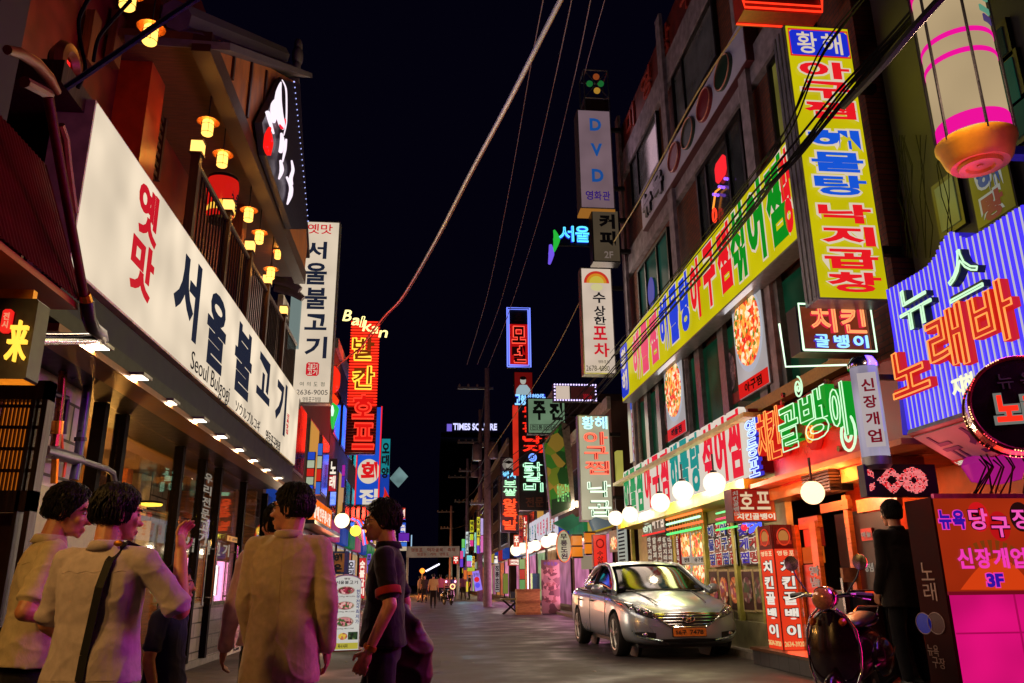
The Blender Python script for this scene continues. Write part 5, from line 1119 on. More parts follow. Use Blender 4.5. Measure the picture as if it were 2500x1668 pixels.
# lit red pillar
FP1 = frC(10.8); pq = FP1.quad((1891, 1282), (1941, 1280), (1958, 1587), (1906, 1587))
pl = thing('lit_pillar_sign', 'two sided lit red pillar sign with white letters standing on the step', 'sign', FP1.p((pq[0] + pq[2]) / 2, pq[1], -.2))
MB().fbox(FP1, pq[0], pq[1], -.5, pq[2], pq[3], -.004).build('housing', pm('red pillar housing', (90, 20, 16), .4), pl)
glow(pl, FP1, pq, (255, 60, 30), 1.6); M_PIL = em((240, 62, 32), .9, .1); M_PILD = em((110, 14, 10), .6)
FP2 = Fr(FP1.p(pq[0] - .001, 0, 0), (0, -1, 0), (-1, 0, 0)); s2 = (-.46, pq[1], -.01, pq[3])
for fr, b in ((FP1, pq), (FP2, s2)):
    c = sub(b, .03, .2, .97, 1); MB().fbox(fr, *c[:2], 0, *c[2:], .012).build('face_panel', M_PIL, pl); c = sub(b, .03, 0, .97, .2); MB().fbox(fr, *c[:2], 0, *c[2:], .012).build('dark_head', M_PILD, pl)
    uc, vc = (b[0] + b[2]) / 2, b[3] - (b[3] - b[1]) * .1; sx = (b[2] - b[0])
    MB().ring(fr, uc, vc, sx * .3, .11, .01, .016).build('emblem_ring', em((225, 60, 30), .9), pl)
    MB().disc(fr, uc, vc, sx * .24, .085, .013, .016).build('emblem_disc', em((220, 140, 70), .6), pl); MB().fbox(fr, uc - sx * .36, vc - .1, .016, uc + sx * .36, vc - .05, .02).build('emblem_ribbon', em((190, 50, 30), .7), pl)
    T(pl, fr, '영등포', sub(b, .08, .215, .95, .255), em((250, 210, 160), .9, 0, False), .014, off=.02, gap=.2)
    T(pl, fr, '치킨골뱅이', sub(b, .2, .28, .85, .92), em((238, 226, 210), .95, 0, False), .016, vert=True, off=.04, gap=.2, outline=(.04, em((60, 14, 10), .3, 0, False), .008))
    T(pl, fr, '2634-3920', sub(b, .04, .935, .96, .975), em((240, 190, 120), .9, 0, False), .014, whole=True, off=.02)
st = thing('entrance_step', 'dark stone entrance step under the lit red pillar', 'step', (4.9, 10.5, 0))
MB().box((pq[0] - .15, 8.3, .0), (XG2 + .6, 11.5, pq[1] - .04)).build('riser', brickmat('grey step tile', (78, 76, 80), (66, 64, 68), (30, 28, 28), .3, .25, .01, 'YZ', .5, .4), st); MB().box((pq[0] - .18, 8.28, pq[1] - .039), (XG2 + .6, 11.52, pq[1] - .003)).build('tread', pm('brown step top', (100, 66, 44), .35, 0, .1, 9), st)
# ------------------------------------------------ chicken shop: entrance and curved sign
ck = thing('chicken_shop', 'orange lit wooden entrance of the chicken pub behind the scooter', 'shopfront', (5.2, 9.4, 0))
M_ORW = pm('orange varnished wood', (170, 76, 26), .3, 0, .1, 5, .35, stretch=(1, 1, 5), coat=.3)
XC = 5.0; FC2 = frR(XC)
MB().box((XC + 1.0, 7.2, .1), (XC + 1.1, 11.19, 3.3)).build('inner_wall', pm('inner orange wall', (170, 70, 30), .6, 0, .1, 5), ck)
MB().box((4.55, 7.3, 2.36), (XC + 1.0, 11.19, 2.42)).build('ceiling', pm('entrance ceiling', (190, 100, 50), .5, 0, .1, 4), ck)
for x0, x1, y0, y1, mt, w_ in [(1958, 1968, 1280, 1600, M_ORW, .06), (2004, 2020, 1270, 1560, M_ORW, .08), (2088, 2098, 1205, 1500, M_ORW, .08), (2020, 2090, 1225, 1248, M_ORW, .1), (1958, 2006, 1262, 1290, M_ORW, .05), (1965, 2008, 1335, 1375, em((225, 100, 26), .5, .2), .03), (1962, 2012, 1378, 1600, pm('dark menu panel', (40, 18, 14), .3), .02), (2020, 2090, 1248, 1600, pm('dark doorway', (24, 12, 10), .5), -.2), (2098, 2200, 1212, 1245, pm('orange lintel', (220, 110, 50), .4), .04), (2100, 2210, 1246, 1640, pm('brown door', (34, 14, 10), .4, 0, .1, 5), .0), (1966, 2006, 1290, 1335, pm('red poster', (120, 24, 16), .4), .02), (2108, 2135, 1290, 1320, pm('red menu strip', (140, 30, 20), .4), .03)]:
    q = FC2.bx(x0, x1, y0, y1); q = (q[0], max(.1, q[1]), q[2], q[3]); MB().fbox(FC2, q[0], q[1], w_ - .06, q[2], q[3], w_).build('door_frame' if mt is M_ORW else 'entrance_panel', mt, ck)
T(ck, FC2, '양념', FC2.bx(1982, 1998, 1380, 1436), M_LET, .024, vert=True, off=.03); T(ck, FC2, '마늘', FC2.bx(2001, 2016, 1380, 1434), M_LET, .085, vert=True, off=.03); T(ck, FC2, '마늘', FC2.bx(2110, 2134, 1298, 1312), M_LET, .034, off=.02); T(ck, FC2, '양념', FC2.bx(2112, 2134, 1374, 1396), M_LET, .004, off=.02)
lv = MB()
q = FC2.bx(2020, 2092, 1150, 1205)
for i in range(7): t = i / 7; lv.fbox(FC2, q[0], q[1] + (q[3] - q[1]) * t, .2, q[2], q[1] + (q[3] - q[1]) * (t + .1), .34)
lv.fbox(FC2, q[0], q[1], .05, q[2], q[3], .19); lv.build('air_vent', M_DARKMETAL, ck)
globe(1984, 1203, atX(1984, 1203, 4.45).y, .135, 'large cream globe lamp glowing over the chicken pub entrance', (255, 205, 150), 3.2, pw=130)
lamp(ck, 'POINT', (5.4, 10.2, 2.2), (255, 120, 40), 35, (.1,)); lamp(ck, 'POINT', (4.8, 8.9, 2.3), (255, 110, 40), 14, (.1,))
# curved red sign, turned a little towards the camera
FCS = frR(4.75)
cq = FCS.quad((1843, 1065), (2092, 893), (2092, 1128), (1843, 1205))
cs2 = thing('curved_chicken_sign', 'rounded dark red fascia with blue, red and green neon letters over the pub entrance', 'sign', FCS.p((cq[0] + cq[2]) / 2, cq[1]))
tl_, tr_, br2, bl3 = [FCS.uv(*q) for q in ((1843, 1062), (2092, 890), (2092, 1130), (1843, 1206))]
tops = MB(); n = 20; L = tr_[0] - tl_[0]; front = []; back = []
def bow_(t): return -.03 - .28 * (2 * t - 1) ** 4        # the fascia rounds away at both ends
ringsA = []
for i in range(n + 1):
    t = i / n; u = tl_[0] - .12 + (L + .5) * t; k = min(1.15, t * (L + .5) / L); zt_ = tl_[1] + (tr_[1] - tl_[1]) * k + .12 * math.sin(math.pi * min(1, k)); zb_2 = bl3[1] + (br2[1] - bl3[1]) * min(1, k); ww = bow_(t)
    ringsA.append([FCS.p(u, zb_2, ww), FCS.p(u, zt_ - .05, ww), FCS.p(u, zt_, ww - .06), FCS.p(u, zt_, -.5), FCS.p(u, zb_2, -.5)])
tops.loft(ringsA); tops.build('fascia', pm('glossy dark red fascia', (150, 24, 12), .3, 0, .05, 4, .25), cs2, smooth=True)
MB().fbox(FCS, cq[0] - .1, cq[1] - .16, -.45, cq[2] + .4, cq[1] - .002, -.06).build('brass_skirt', pm('brass skirt', (190, 130, 60), .35, .5, .08, 6), cs2)
tl = MB()
for x, y in ((1870, 1072), (1910, 984), (2018, 932), (2050, 1096), (1912, 965)): p_ = FCS.uv(x, y); tl.disc(FCS, *p_, .035, .035, -.02, .02, 12)
tl.build('studs', M_CHROME, cs2)
def neon(par, fr, s, b, tubec, bodyc, r_=.014, off=.03, d=.06, w_=.01, **k):
    T(par, fr, s, b, bodyc, w_, d=d, off=off, name='letter_box', **k)
    T(par, fr, s, b, tubec, w_ + d + r_, off=off - .035, tube=r_, name='neon_letter', **k)
glow(cs2, FCS, (cq[0] + .2, cq[1] + .1, cq[2], cq[3] - .1), (255, 110, 50), .6, .3); lamp(cs2, 'AREA', FCS.p((cq[0] + cq[2]) / 2, cq[1] - .1, .7), (255, 110, 60), 40, (2.4, .3), (.8, 0, .6)); M_GB = em((16, 160, 40), .8, 0, False); M_GT = em((205, 255, 205), 1.15); M_RB = em((225, 30, 22), .75, 0, False); M_RT = em((255, 150, 70), 1.3); M_BB = em((60, 60, 230), .7, 0, False); M_BT = em((190, 215, 255), 1.5)  # the second, unseen area light is added in front, aimed back to brighten the fascia
neon(cs2, FCS, '영등포', FCS.bx(1836, 1862, 1018, 1168), M_BT, M_BB, .009, off=.05, vert=True, gap=.1)
neon(cs2, FCS, '치킨', FCS.bx(1866, 1925, 1000, 1125), M_RT, M_RB, .008, off=.06, d=.1, gap=.02)
for ch, x0, x1, y0, y1 in [('골', 1925, 1975, 990, 1100), ('뱅', 1978, 2048, 950, 1076), ('이', 2055, 2092, 935, 1070)]:
    neon(cs2, FCS, ch, FCS.bx(x0, x1, y0, y1), M_GT, M_GB, .008, off=.06, d=.12, gap=0)
def spiral(fr, x, y, r_, mt, par, t=.012, w_=.08):
    u, v_ = fr.uv(x, y); MB().tube([fr.p(u + r_ * (i / 40) * math.cos(i * .35), v_ + r_ * (i / 40) * math.sin(i * .35) * 1.2, w_) for i in range(4, 41)], t, 6).build('spiral_tube', mt, par, smooth=True)
spiral(FCS, 1963, 947, .12, M_GT, cs2); spiral(FCS, 1990, 1058, .12, em((255, 150, 50), 1.3), cs2); spiral(FCS, 2085, 1060, .2, M_GT, cs2, .016)
u, v_ = FCS.uv(1990, 1058); MB().disc(FCS, u, v_, .17, .21, -.015, .05).build('red_disc', M_RB, cs2)
# cylinder lantern with red letters
p = atX(2108, 900, 4.28); pb = atX(2134, 1150, 4.28)
cl = thing('cylinder_lantern', 'slim white cylinder lantern with vertical red letters beside the curved red sign', 'lantern', V((p.x, p.y, pb.z)))
H_ = p.z - pb.z
MB().lathe([(.13, H_ * .12), (.13, H_)], (p.x, p.y, pb.z), 28).build('tube', em((190, 180, 205), .62, .35), cl, smooth=True)
MB().lathe([(.15, H_), (.15, H_ + .04), (.1, H_ + .11), (.02, H_ + .13)], (p.x, p.y, pb.z), 24).build('cap', M_CHROME, cl, smooth=True); MB().lathe([(.1, 0), (.135, .04), (.135, H_ * .12)], (p.x, p.y, pb.z), 24).build('base', M_GREYMETAL, cl, smooth=True)
FCL = Fr((p.x - .08, p.y - .14, 0), (.87, -.49, 0), (-.49, -.87, 0)); MB().fbox(FCL, -.07, pb.z + H_ * .2, -.01, .1, pb.z + H_ * .92, .0).build('plate', em((205, 190, 190), .7), cl)
T(cl, FCL, '신장개업', (-.045, pb.z + H_ * .22, .075, pb.z + H_ * .88), em((150, 20, 40), .55, 0, False), .002, vert=True, off=.03, gap=.25)
MB().box((p.x, p.y + .02, p.z - .1), (XB - .2, p.y + .08, p.z - .05)).build('bracket', M_DARKMETAL, cl)
# neon chicken box
FCB = frC(8.2); kq = FCB.quad((1949, 745), (2122, 747), (2136, 858), (1957, 858))
kb = thing('neon_chicken_box', 'projecting box with pink and blue neon letters in a white green tube frame', 'sign', FCB.p((kq[0] + kq[2]) / 2, kq[1], -.1))
MB().fbox(FCB, *kq[:2], -.3, *kq[2:], -.05).build('housing', M_DARKMETAL, kb); MB().fbox(FCB, *sub(kq, .03, .03, .97, .97)[:2], -.049, *sub(kq, .03, .03, .97, .97)[2:], -.02).build('face_panel', em((150, 64, 34), .5, .3), kb)
MB().tube([FCB.p(kq[0], kq[1], .03), FCB.p(kq[2], kq[1], .03), FCB.p(kq[2], kq[3], .03), FCB.p(kq[0], kq[3], .03), FCB.p(kq[0], kq[1], .03)], .013, 6).build('frame_tube', em((215, 255, 215), 1.5), kb)
neon(kb, FCB, '치킨', sub(kq, .1, .1, .92, .62), em((255, 150, 90), 1.4), em((235, 40, 70), .8, 0, False), .01, d=.04, gap=.2); neon(kb, FCB, '골뱅이', sub(kq, .12, .68, .92, .94), em((150, 215, 255), 1.4), em((80, 60, 220), .7, 0, False), .009, d=.03, gap=.3)
F2 = Fr((kq[0] - .002 + 0, 8.2, 0), (0, -1, 0), (-1, 0, 0)); k0 = atX(1930, 775, kq[0] - .1)
MB().tube([FCB.p(kq[0] - .12, kq[3] - .15, -.25), FCB.p(kq[0] - .1, kq[1] - .12, -.25), FCB.p(kq[2] - .25, kq[1] - .1, -.2)], .012, 6).build('rear_frame_tube', em((220, 255, 220), 1.5), kb)
# tall yellow projecting sign
FTY = frC(7.8); ty = FTY.quad((1911, 58), (2075, 70), (2172, 728), (2003, 735))
tyb = signbox('tall_seafood_sign', 'tall yellow projecting sign with big outlined red and blue letters over the neon chicken box', FTY, ty, .32, M_YEL, pm('grey ribbed sign side', (120, 118, 128), .4, .5, .05, 6), .02)
c = sub(ty, .05, .02, .95, .125); MB().fbox(FTY, *c[:2], .002, *c[2:], .01, .05).build('blue_plate', em((30, 50, 220), .8), tyb)
MB().tube([FTY.p(c[0], c[1], .012), FTY.p(c[2], c[1], .012), FTY.p(c[2], c[3], .012), FTY.p(c[0], c[3], .012), FTY.p(c[0], c[1], .012)], .01, 5).build('plate_border', em((225, 40, 30), .9), tyb)
T(tyb, FTY, '황해', sub(ty, .12, .03, .88, .115), M_WOUT, .014, off=.01, gap=.2)
for s, b0, b1, mt in [('아구찜', .145, .375, red), ('해물탕', .405, .655, em((24, 90, 225), .85, 0, False)), ('낙지곱창', .675, .985, red)]:
    b = sub(ty, .13, b0, .88, b1); mo = MB()
    T(tyb, FTY, s, b, mt, .03, off=.036, vert=True, gap=.15, outline=(.05, M_WOUT, .025))
g = MB()
for k in range(3): g.box((ty[0] - .012, 7.84 + k * .1, ty[1] + .03), (ty[0] - .001, 7.87 + k * .1, ty[3] - .03))
g.build('side_ribs', M_GREYMETAL, tyb); MB().box((ty[2], 7.9, ty[3] - .8), (XB + .1, 8.0, ty[3] - .7)).build('bracket', M_DARKMETAL, tyb); MB().box((ty[2], 7.9, ty[1] + .6), (XB + .1, 8.0, ty[1] + .7)).build('bracket', M_DARKMETAL, tyb)
# red neon box at the very top
FTR = frC(8.1); rq = FTR.bx(1812, 1998, -60, 30); rb2 = thing('red_neon_box', 'red neon lit box cut off by the top edge of the picture', 'sign', FTR.p(*rq[:2]))
MB().fbox(FTR, *rq[:2], -.3, *rq[2:], 0).build('housing', pm('red sign box', (150, 40, 26), .4), rb2)
for v_, r_ in ((rq[1] + .02, .014), (rq[1] + .1, .012)): MB().tube([FTR.p(rq[0] - .02, v_ + .15, .03), FTR.p(rq[0], v_, .03), FTR.p(rq[2], v_, .03), FTR.p(rq[2] + .02, v_ + .2, .03)], r_, 6).build('neon_tube', em((255, 50, 24), 1.7), rb2)
MB().tube([FTR.p(rq[0], rq[1] - .01, -.25), FTR.p(rq[2], rq[1] - .01, -.25)], .014, 6).build('neon_tube', em((255, 50, 24), 1.7), rb2)

# ================================================================== near right building
kbld = thing('karaoke_building', 'dark near building on the right behind the blue neon tube wall', 'building', (6.5, 3.5, 0))
MB().box((XB + .1, -1, 2.9), (XB + 6, 7.75, 12)).build('wall', pm('dark night wall', (20, 19, 23), .8, 0, .2, 3, .4), kbld)
FKB = frR(XB + .1)
for x0, x1, y0, y1, mt in [(2405, 2470, 85, 160, em((40, 60, 52), .18, .3)), (2420, 2500, 160, 275, em((34, 84, 66), .3, .3)), (2460, 2560, 245, 330, em((30, 74, 60), .25, .3)), (2300, 2350, 440, 560, em((110, 118, 70), .35, .4))]:
    q = FKB.bx(x0, x1, y0, y1); f_ = MB().fbox(FKB, q[0] - .06, q[1] - .06, 0, q[2] + .06, q[3] + .06, .05).build('window', M_DARKMETAL, kbld); MB().fbox(FKB, *q[:2], .04, *q[2:], .06).build('pane', mt, f_)
q = FKB.bx(2368, 2476, 395, 560); wp = signbox('window_letter_sign', 'yellow window sign with blue and red letters behind the big striped lantern', frR(XB), (q[0] * .98, q[1], q[2] * .98, q[3]), .05, em((130, 120, 30), .35, .2), M_DARKMETAL, .02)
T(wp, frR(XB), '해', sub((q[0] * .98, q[1], q[2] * .98, q[3]), .2, .06, .8, .5), em((50, 80, 150), .4, 0, False), .006, off=.05, outline=(.06, em((190, 190, 180), .4, 0, False), .03)); T(wp, frR(XB), '탕', sub((q[0] * .98, q[1], q[2] * .98, q[3]), .2, .55, .8, .97), em((150, 60, 60), .4, 0, False), .006, off=.05, outline=(.06, em((190, 190, 180), .4, 0, False), .03))
wires = MB(); rr = random.Random(11)
for i in range(14):
    x = 2180 + rr.random() * 120; pts = [atX(x + rr.uniform(-14, 14) + k * 6, 330 + k * 75, XB - .05) for k in range(5)]; wires.tube(pts, .0045, 4)
tag(wires.build('loose_wires', M_WIRE), kind='stuff')
# big striped lantern
pc = atY(2330, 20, 5.0); zb1 = atY(2345, 345, 5.0).z; zt1 = pc.z + .25; R_ = .25
pc = V(((atY(2214, 60, 5).x + atY(2432, 60, 5).x) / 2, 5.0, 0))
bl2 = thing('big_lantern', 'big white cylinder lantern with pink bands and a gold base at the top right', 'lantern', V((pc.x, 5, zb1)))
hh = zt1 - zb1
MB().lathe([(R_, 0), (R_, hh)], (pc.x, 5, zb1), 40).build('glass', em((214, 186, 142), .68, .12, True, 0.0), bl2, smooth=True)
for a0, a1, c in ((.015, .1, (255, 20, 165)), (.43, .46, (255, 20, 165)), (.55, .58, (255, 20, 165)), (.9, .99, (255, 20, 150))): MB().lathe([(R_ + .004, hh * a0), (R_ + .004, hh * a1)], (pc.x, 5, zb1), 40).build('pink_band', em(c, .85, 0, True, 0.0), bl2, smooth=True)
for a_, zf, wd, hg, c in ((-1.25, .82, .22, .05, (110, 180, 150)), (-1.2, .76, .16, .04, (110, 180, 150)), (-1.1, .68, .14, .05, (110, 180, 150)), (-1.05, .62, .12, .06, (90, 70, 130))):
    d_ = V((math.cos(a_), math.sin(a_), 0)); fq = Fr(V((pc.x, 5, zb1)) + d_ * (R_ - .004), (-d_.y, d_.x, 0), d_); MB().fbox(fq, -wd / 2, hh * zf, 0, wd / 2, hh * zf + hg, .012).build('printed_mark', em(c, .6), bl2)
lamp(bl2, 'POINT', (pc.x - .5, 4.5, zb1 + .5), (255, 205, 170), 90, (.1,))
rib = MB()
for k in range(6): a_ = -1.9 + k * math.pi / 3; rib.tube([V((pc.x + (R_ + .02) * math.cos(a_), 5 + (R_ + .02) * math.sin(a_), zb1 - .03)), V((pc.x + (R_ + .02) * math.cos(a_), 5 + (R_ + .02) * math.sin(a_), zt1))], .012, 6)
rib.build('rib', M_BLACK, bl2)
MB().lathe([(R_ + .03, .0), (R_ + .03, -.03), (R_ + .01, -.06), (R_ - .02, -.16), (R_ * .8, -.2), (R_ * .62, -.19), (R_ * .58, -.22), (R_ * .4, -.22), (R_ * .35, -.2), (R_ * .1, -.2), (.02, -.21)], (pc.x, 5, zb1), 40).build('gold_base', pm('gold lacquer', (196, 140, 22), .5, .0, .05, 6, coat=0.0, spec=.2), bl2, smooth=True)
MB().box((pc.x + R_ * .8, 4.95, zb1 - .12), (XB + .12, 5.05, zb1 - .05)).build('bracket', pm('violet bracket', (80, 70, 170), .4, .3), bl2)
# blue neon tube wall with karaoke letters
FNW = frR(4.6)
topz = [(2159, 709), (2181, 697), (2212, 679), (2236, 665), (2259, 649), (2279, 622), (2289, 597), (2310, 567), (2325, 567), (2342, 580), (2355, 582), (2382, 569), (2408, 553), (2438, 533), (2468, 513), (2500, 496), (2560, 462), (2640, 415), (2900, 250)]
botz = [(2192, 1062), (2205, 1057), (2366, 1007), (2500, 964), (2640, 915), (2900, 815)]  # the wall is carried on out of view for its light on the people
tu = [FNW.uv(*q) for q in topz]; bu = [FNW.uv(*q) for q in botz]
def interp(pts, u):
    for (a, b), (c, d) in zip(pts, pts[1:]):
        if a <= u <= c: return b + (d - b) * (u - a) / (c - a)
    return pts[0][1] if u < pts[0][0] else pts[-1][1]
nw = thing('blue_neon_wall', 'stepped wall of blue and white neon tubes with green and red karaoke letters', 'sign', FNW.p((tu[0][0] + tu[-1][0]) / 2, bu[0][1]))
MB().prism(FNW, [(u, v_) for u, v_ in bu] + [(u, v_) for u, v_ in tu[::-1]], -.3, -.05).build('board', em((56, 40, 215), .55), nw)  # board emits blue itself, standing for the tubes' glow on it
ta, tb2 = MB(), MB(); u = tu[0][0] + .02; i = 0
while u < tu[-1][0]:
    (ta if i % 2 else tb2).tube([FNW.p(u, interp(bu, u) + .02, -.025), FNW.p(u, interp(tu, u) - .0, -.025)], .0085 if i % 2 else .017, 6); u += .036; i += 1
ta.build('white_tubes', em((196, 190, 205), .9), nw, smooth=True); tb2.build('blue_tubes', em((72, 52, 255), 1.05), nw, smooth=True)
glow(nw, FNW, (tu[0][0], bu[2][1], -3.4, bu[2][1] + 1.1), (90, 60, 255), 2.2, .25); glow(nw, FNW, (-5.6, bu[2][1], -3.2, bu[2][1] + .7), (255, 50, 90), 4.0, .3); M_GD = pm('dark green letter box', (10, 50, 24), .4)  # magenta area light added along the wall for the people's backs
for ch, x0, x1, y0, y1, tc, bc in [('뉴', 2210, 2292, 692, 800, M_GT, M_GD), ('스', 2325, 2412, 605, 725, M_GT, M_GD), ('노', 2188, 2282, 846, 962, M_RT, M_RB), ('래', 2280, 2376, 752, 908, M_RT, M_RB), ('바', 2386, 2495, 690, 846, M_RT, M_RB)]:
    neon(nw, FNW, ch, FNW.bx(x0, x1, y0, y1), tc, bc, .009, off=.02 if bc is M_GD else .045, d=.07, w_=-.01, gap=0)
T(nw, FNW, '지하', FNW.bx(2338, 2400, 915, 965), em((225, 225, 190), 1.3), .06, off=0, tube=.008, gap=.1)
# slanted board under it
a1, a2 = atX(2219, 1066, 4.5), atX(2378, 1019, 4.5); b1 = atX(2284, 1150, 4.95)
upv = (a1 - b1); upv.y = 0; upv.normalize(); nrm = V((0, -1, 0)).cross(upv)
FSL = Fr(a1, (0, -1, 0), nrm if nrm.x < 0 else -nrm, upv)
hS = (a1 - V((b1.x, a1.y, b1.z))).length; lS = (a1.y - a2.y) * 1.5
sl = signbox('slanted_board', 'unlit white slanted board with violet letters under the blue neon wall', FSL, (0, -hS, lS, 0), .06, pm('dim white board', (168, 160, 176), .45, 0, 0, 4, .1), pm('red board edge', (130, 24, 30), .4), .03)
M_VIO = pm('violet paint', (60, 30, 120), .45)
T(sl, FSL, '뉴', (.12, -hS * .86, .38, -hS * .14), M_VIO, .002, off=.02); T(sl, FSL, '스', (.5, -hS * .82, .82, -hS * .14), M_VIO, .002, off=.02)
MB().fbox(FSL, 0.0, -hS * 1.0, .001, .24, -hS * .84, .004).build('red_label', pm('red label', (170, 30, 36), .5), sl); T(sl, FSL, '노래주점', (.03, -hS * .97, .2, -hS * .87), M_WOUT, .006)
MB().prism(FSL, [(.78, -.02), (.95, -.02), (lS, -hS * .6), (lS, -hS * .9)], .001, .004).build('red_swoosh', pm('red label', (170, 30, 36), .5), sl)
MB().fbox(FSL, .02, .0, -.05, lS, .035, .0).build('top_trim', M_GREYMETAL, sl)
# round black drum sign
cdm = atY(2498, 985, 4.6); nd = V((-.45, -.89, 0)).normalized(); FDm = Fr(cdm, (.89, -.45, 0), nd)
dm = thing('drum_sign', 'round black drum sign with red letters and a rim of tiny orange bulbs', 'sign', cdm)
MB().disc(FDm, 0, 0, .3, .3, -.26, 0, 40).build('drum', pm('black drum lacquer', (18, 16, 20), .25, .2, .03, 9), dm); MB().ring(FDm, 0, 0, .3, .3, .014, .0, 40).build('rim', pm('red rim', (90, 20, 24), .3, .5), dm, smooth=True); MB().ring(FDm, 0, 0, .3, .3, .012, -.25, 40).build('rim', pm('red rim', (90, 20, 24), .3, .5), dm, smooth=True)
bb1 = MB(); bb2 = MB()
for ww in (.012, -.25):
    for k in range(120):
        if (k // 6) % 2: continue
        a_ = 2 * math.pi * k / 120; (bb1 if (k // 12) % 2 else bb2).ball(FDm.p(.306 * math.cos(a_), .306 * math.sin(a_), ww + .008 * (k % 2)), .005, 6, 4)
bb1.build('bulbs', em((255, 190, 120), 2.5), dm); bb2.build('bulbs', em((255, 60, 60), 2.0), dm)
T(dm, FDm, '노래', (-.17, -.11, .15, .06), em((255, 44, 24), 1.2), .006, d=.02, off=.04, gap=.15, outline=(.06, em((170, 170, 160), .4), .018)); T(dm, FDm, '뉴욕', (-.14, .1, .12, .2), pm('faint mark', (50, 80, 66), .4), .003, off=0, gap=.3)
# LED board
FLD = frC(7.3); dq = FLD.quad((2110, 1140), (2286, 1128), (2288, 1206), (2116, 1218))
ld = thing('dot_board', 'black dot matrix board showing pink looping dots over the dark doorway', 'LED board', FLD.p((dq[0] + dq[2]) / 2, dq[1]))
MB().fbox(FLD, *dq[:2], -.12, *dq[2:], 0).build('case', M_BLACK, ld)
d1, d2 = MB(), MB(); rr = random.Random(4); nx, ny = 58, 22
for i in range(nx):
    for j in range(ny):
        x = i / nx; y = j / ny - .5
        e1 = abs(abs((x - .33) * 2.6) + abs(y)); on = (.18 < abs(x - .36) * 2.4 + abs(y) * 1.0 < .5 and .12 < x) or (.1 < math.hypot((x - .68) * 2.3, y) < .46) or (x < .12 and abs(abs(y) - .3 + x) < .12)
        if on and .03 < x < .97 and rr.random() < .93:
            u = dq[0] + (dq[2] - dq[0]) * (x * .96 + .02); v_ = dq[1] + (dq[3] - dq[1]) * (y * .88 + .5); s = .0042; (d1 if rr.random() < .8 else d2).fbox(FLD, u - s, v_ - s, .0, u + s, v_ + s, .003)
glow(ld, FLD, dq, (255, 90, 90), 1.0); d1.build('pink_dots', em((255, 130, 130), 1.3), ld); d2.build('red_dots', em((255, 40, 50), 1.2), ld)
# orange and pink entrance box
FOP = frC(6.8); oq = FOP.quad((2280, 1216), (2500, 1213), (2500, 1441), (2308, 1446)); XO = oq[0]
ub = oq[0] + (oq[2] - oq[0]) * 1.5
ent = thing('billiard_entrance_box', 'glowing orange and pink entrance box with violet and pink letters at the right edge', 'sign', FOP.p(XO, 0))
MB().fbox(FOP, XO, .1, -.42, ub, oq[3], -.02).build('housing', pm('dark maroon box', (60, 18, 16), .4), ent)
MB().fbox(FOP, XO + .01, oq[1], -.019, ub, oq[3] - .01, 0).build('orange_panel', em((188, 52, 18), .62, .2), ent)
MB().fbox(FOP, XO + .02, .15, -.019, ub, oq[1] - .03, 0).build('pink_panel', em((232, 16, 124), .82, .28), ent)
glow(ent, FOP, (XO, oq[1], ub, oq[3]), (255, 60, 30), 2.0); glow(ent, FOP, (XO, .2, ub, oq[1]), (255, 20, 130), 4.0)
gr = MB()
for u in (XO + .6, XO + 1.22): gr.fbox(FOP, u, .15, .001, u + .014, oq[1] - .03, .008)
zj = FOP.uv(2400, 1548)[1]; gr.fbox(FOP, XO + .02, zj, .001, ub, zj + .014, .0075); gr.build('panel_joints', em((196, 10, 96), .7), ent)
MB().fbox(FOP, XO, oq[1] - .03, .0, ub, oq[1], .012).build('trim', em((150, 20, 40), .5), ent); MB().fbox(FOP, XO, oq[3] - .01, -.01, ub, oq[3] + .03, .03).build('top_trim', pm('pink trim', (200, 60, 150), .4), ent)
hl = MB(); 
ring_ = [FOP.uv(2345 + 7.5 * k, 1440 - 78 * math.sin(math.pi * k / 24)) for k in range(25)]
MB().prism(FOP, ring_, .001, .004).build('sun_arc', em((236, 70, 20), .75), ent)
ray_ = MB()
for k in range(9): a_ = math.radians(50 + k * 10); c0 = FOP.uv(2436, 1440); L0, L1 = .25, .42; ray_.prism(FOP, [(c0[0] + L0 * math.cos(a_), c0[1] + L0 * math.sin(a_)), (c0[0] + L1 * math.cos(a_ - .05), c0[1] + L1 * math.sin(a_ - .05)), (c0[0] + L1 * math.cos(a_ + .05), c0[1] + L1 * math.sin(a_ + .05))], .0045, .006)
ray_.build('sun_rays', em((150, 70, 20), .6), ent)
M_PNK = em((255, 60, 190), .9, 0, False); M_VBL = em((56, 20, 170), .8, 0, False)
T(ent, FOP, '뉴욕', FOP.bx(2289, 2356, 1246, 1292), M_VBL, .006, off=.04, outline=(.05, M_PNK, .006))
for x, y, c in ((2388, 1262, (225, 24, 30)), (2439, 1285, (200, 20, 24)), (2490, 1262, (40, 14, 14))): u, v_ = FOP.uv(x, y); MB().disc(FOP, u, v_, .1, .13, .004, .008, 24).build('billiard_ball', em(c, .8), ent)
for ch, x0, x1, y0, y1 in (('당', 2363, 2408, 1242, 1294), ('구', 2418, 2462, 1262, 1312), ('장', 2468, 2516, 1242, 1292)): T(ent, FOP, ch, FOP.bx(x0, x1, y0, y1), em((255, 90, 190), .9, 0, False), .016, off=.02, gap=0, outline=(.07, em((60, 6, 16), .4, 0, False), .006))
T(ent, FOP, '신장개업', FOP.bx(2332, 2506, 1338, 1388), M_PNK, .012, off=.03, gap=.14); T(ent, FOP, '3F', FOP.bx(2407, 2448, 1400, 1434), M_VBL, .012, whole=True, off=.05, outline=(.05, M_PNK, .008))
FSD = frR(XO - .001); MB().fbox(FSD, -7.22, .1, -.02, -6.81, oq[3], .01).build('side_panel', pm('dark red side panel', (52, 14, 10), .7, 0, .05, 5, spec=.08), ent)
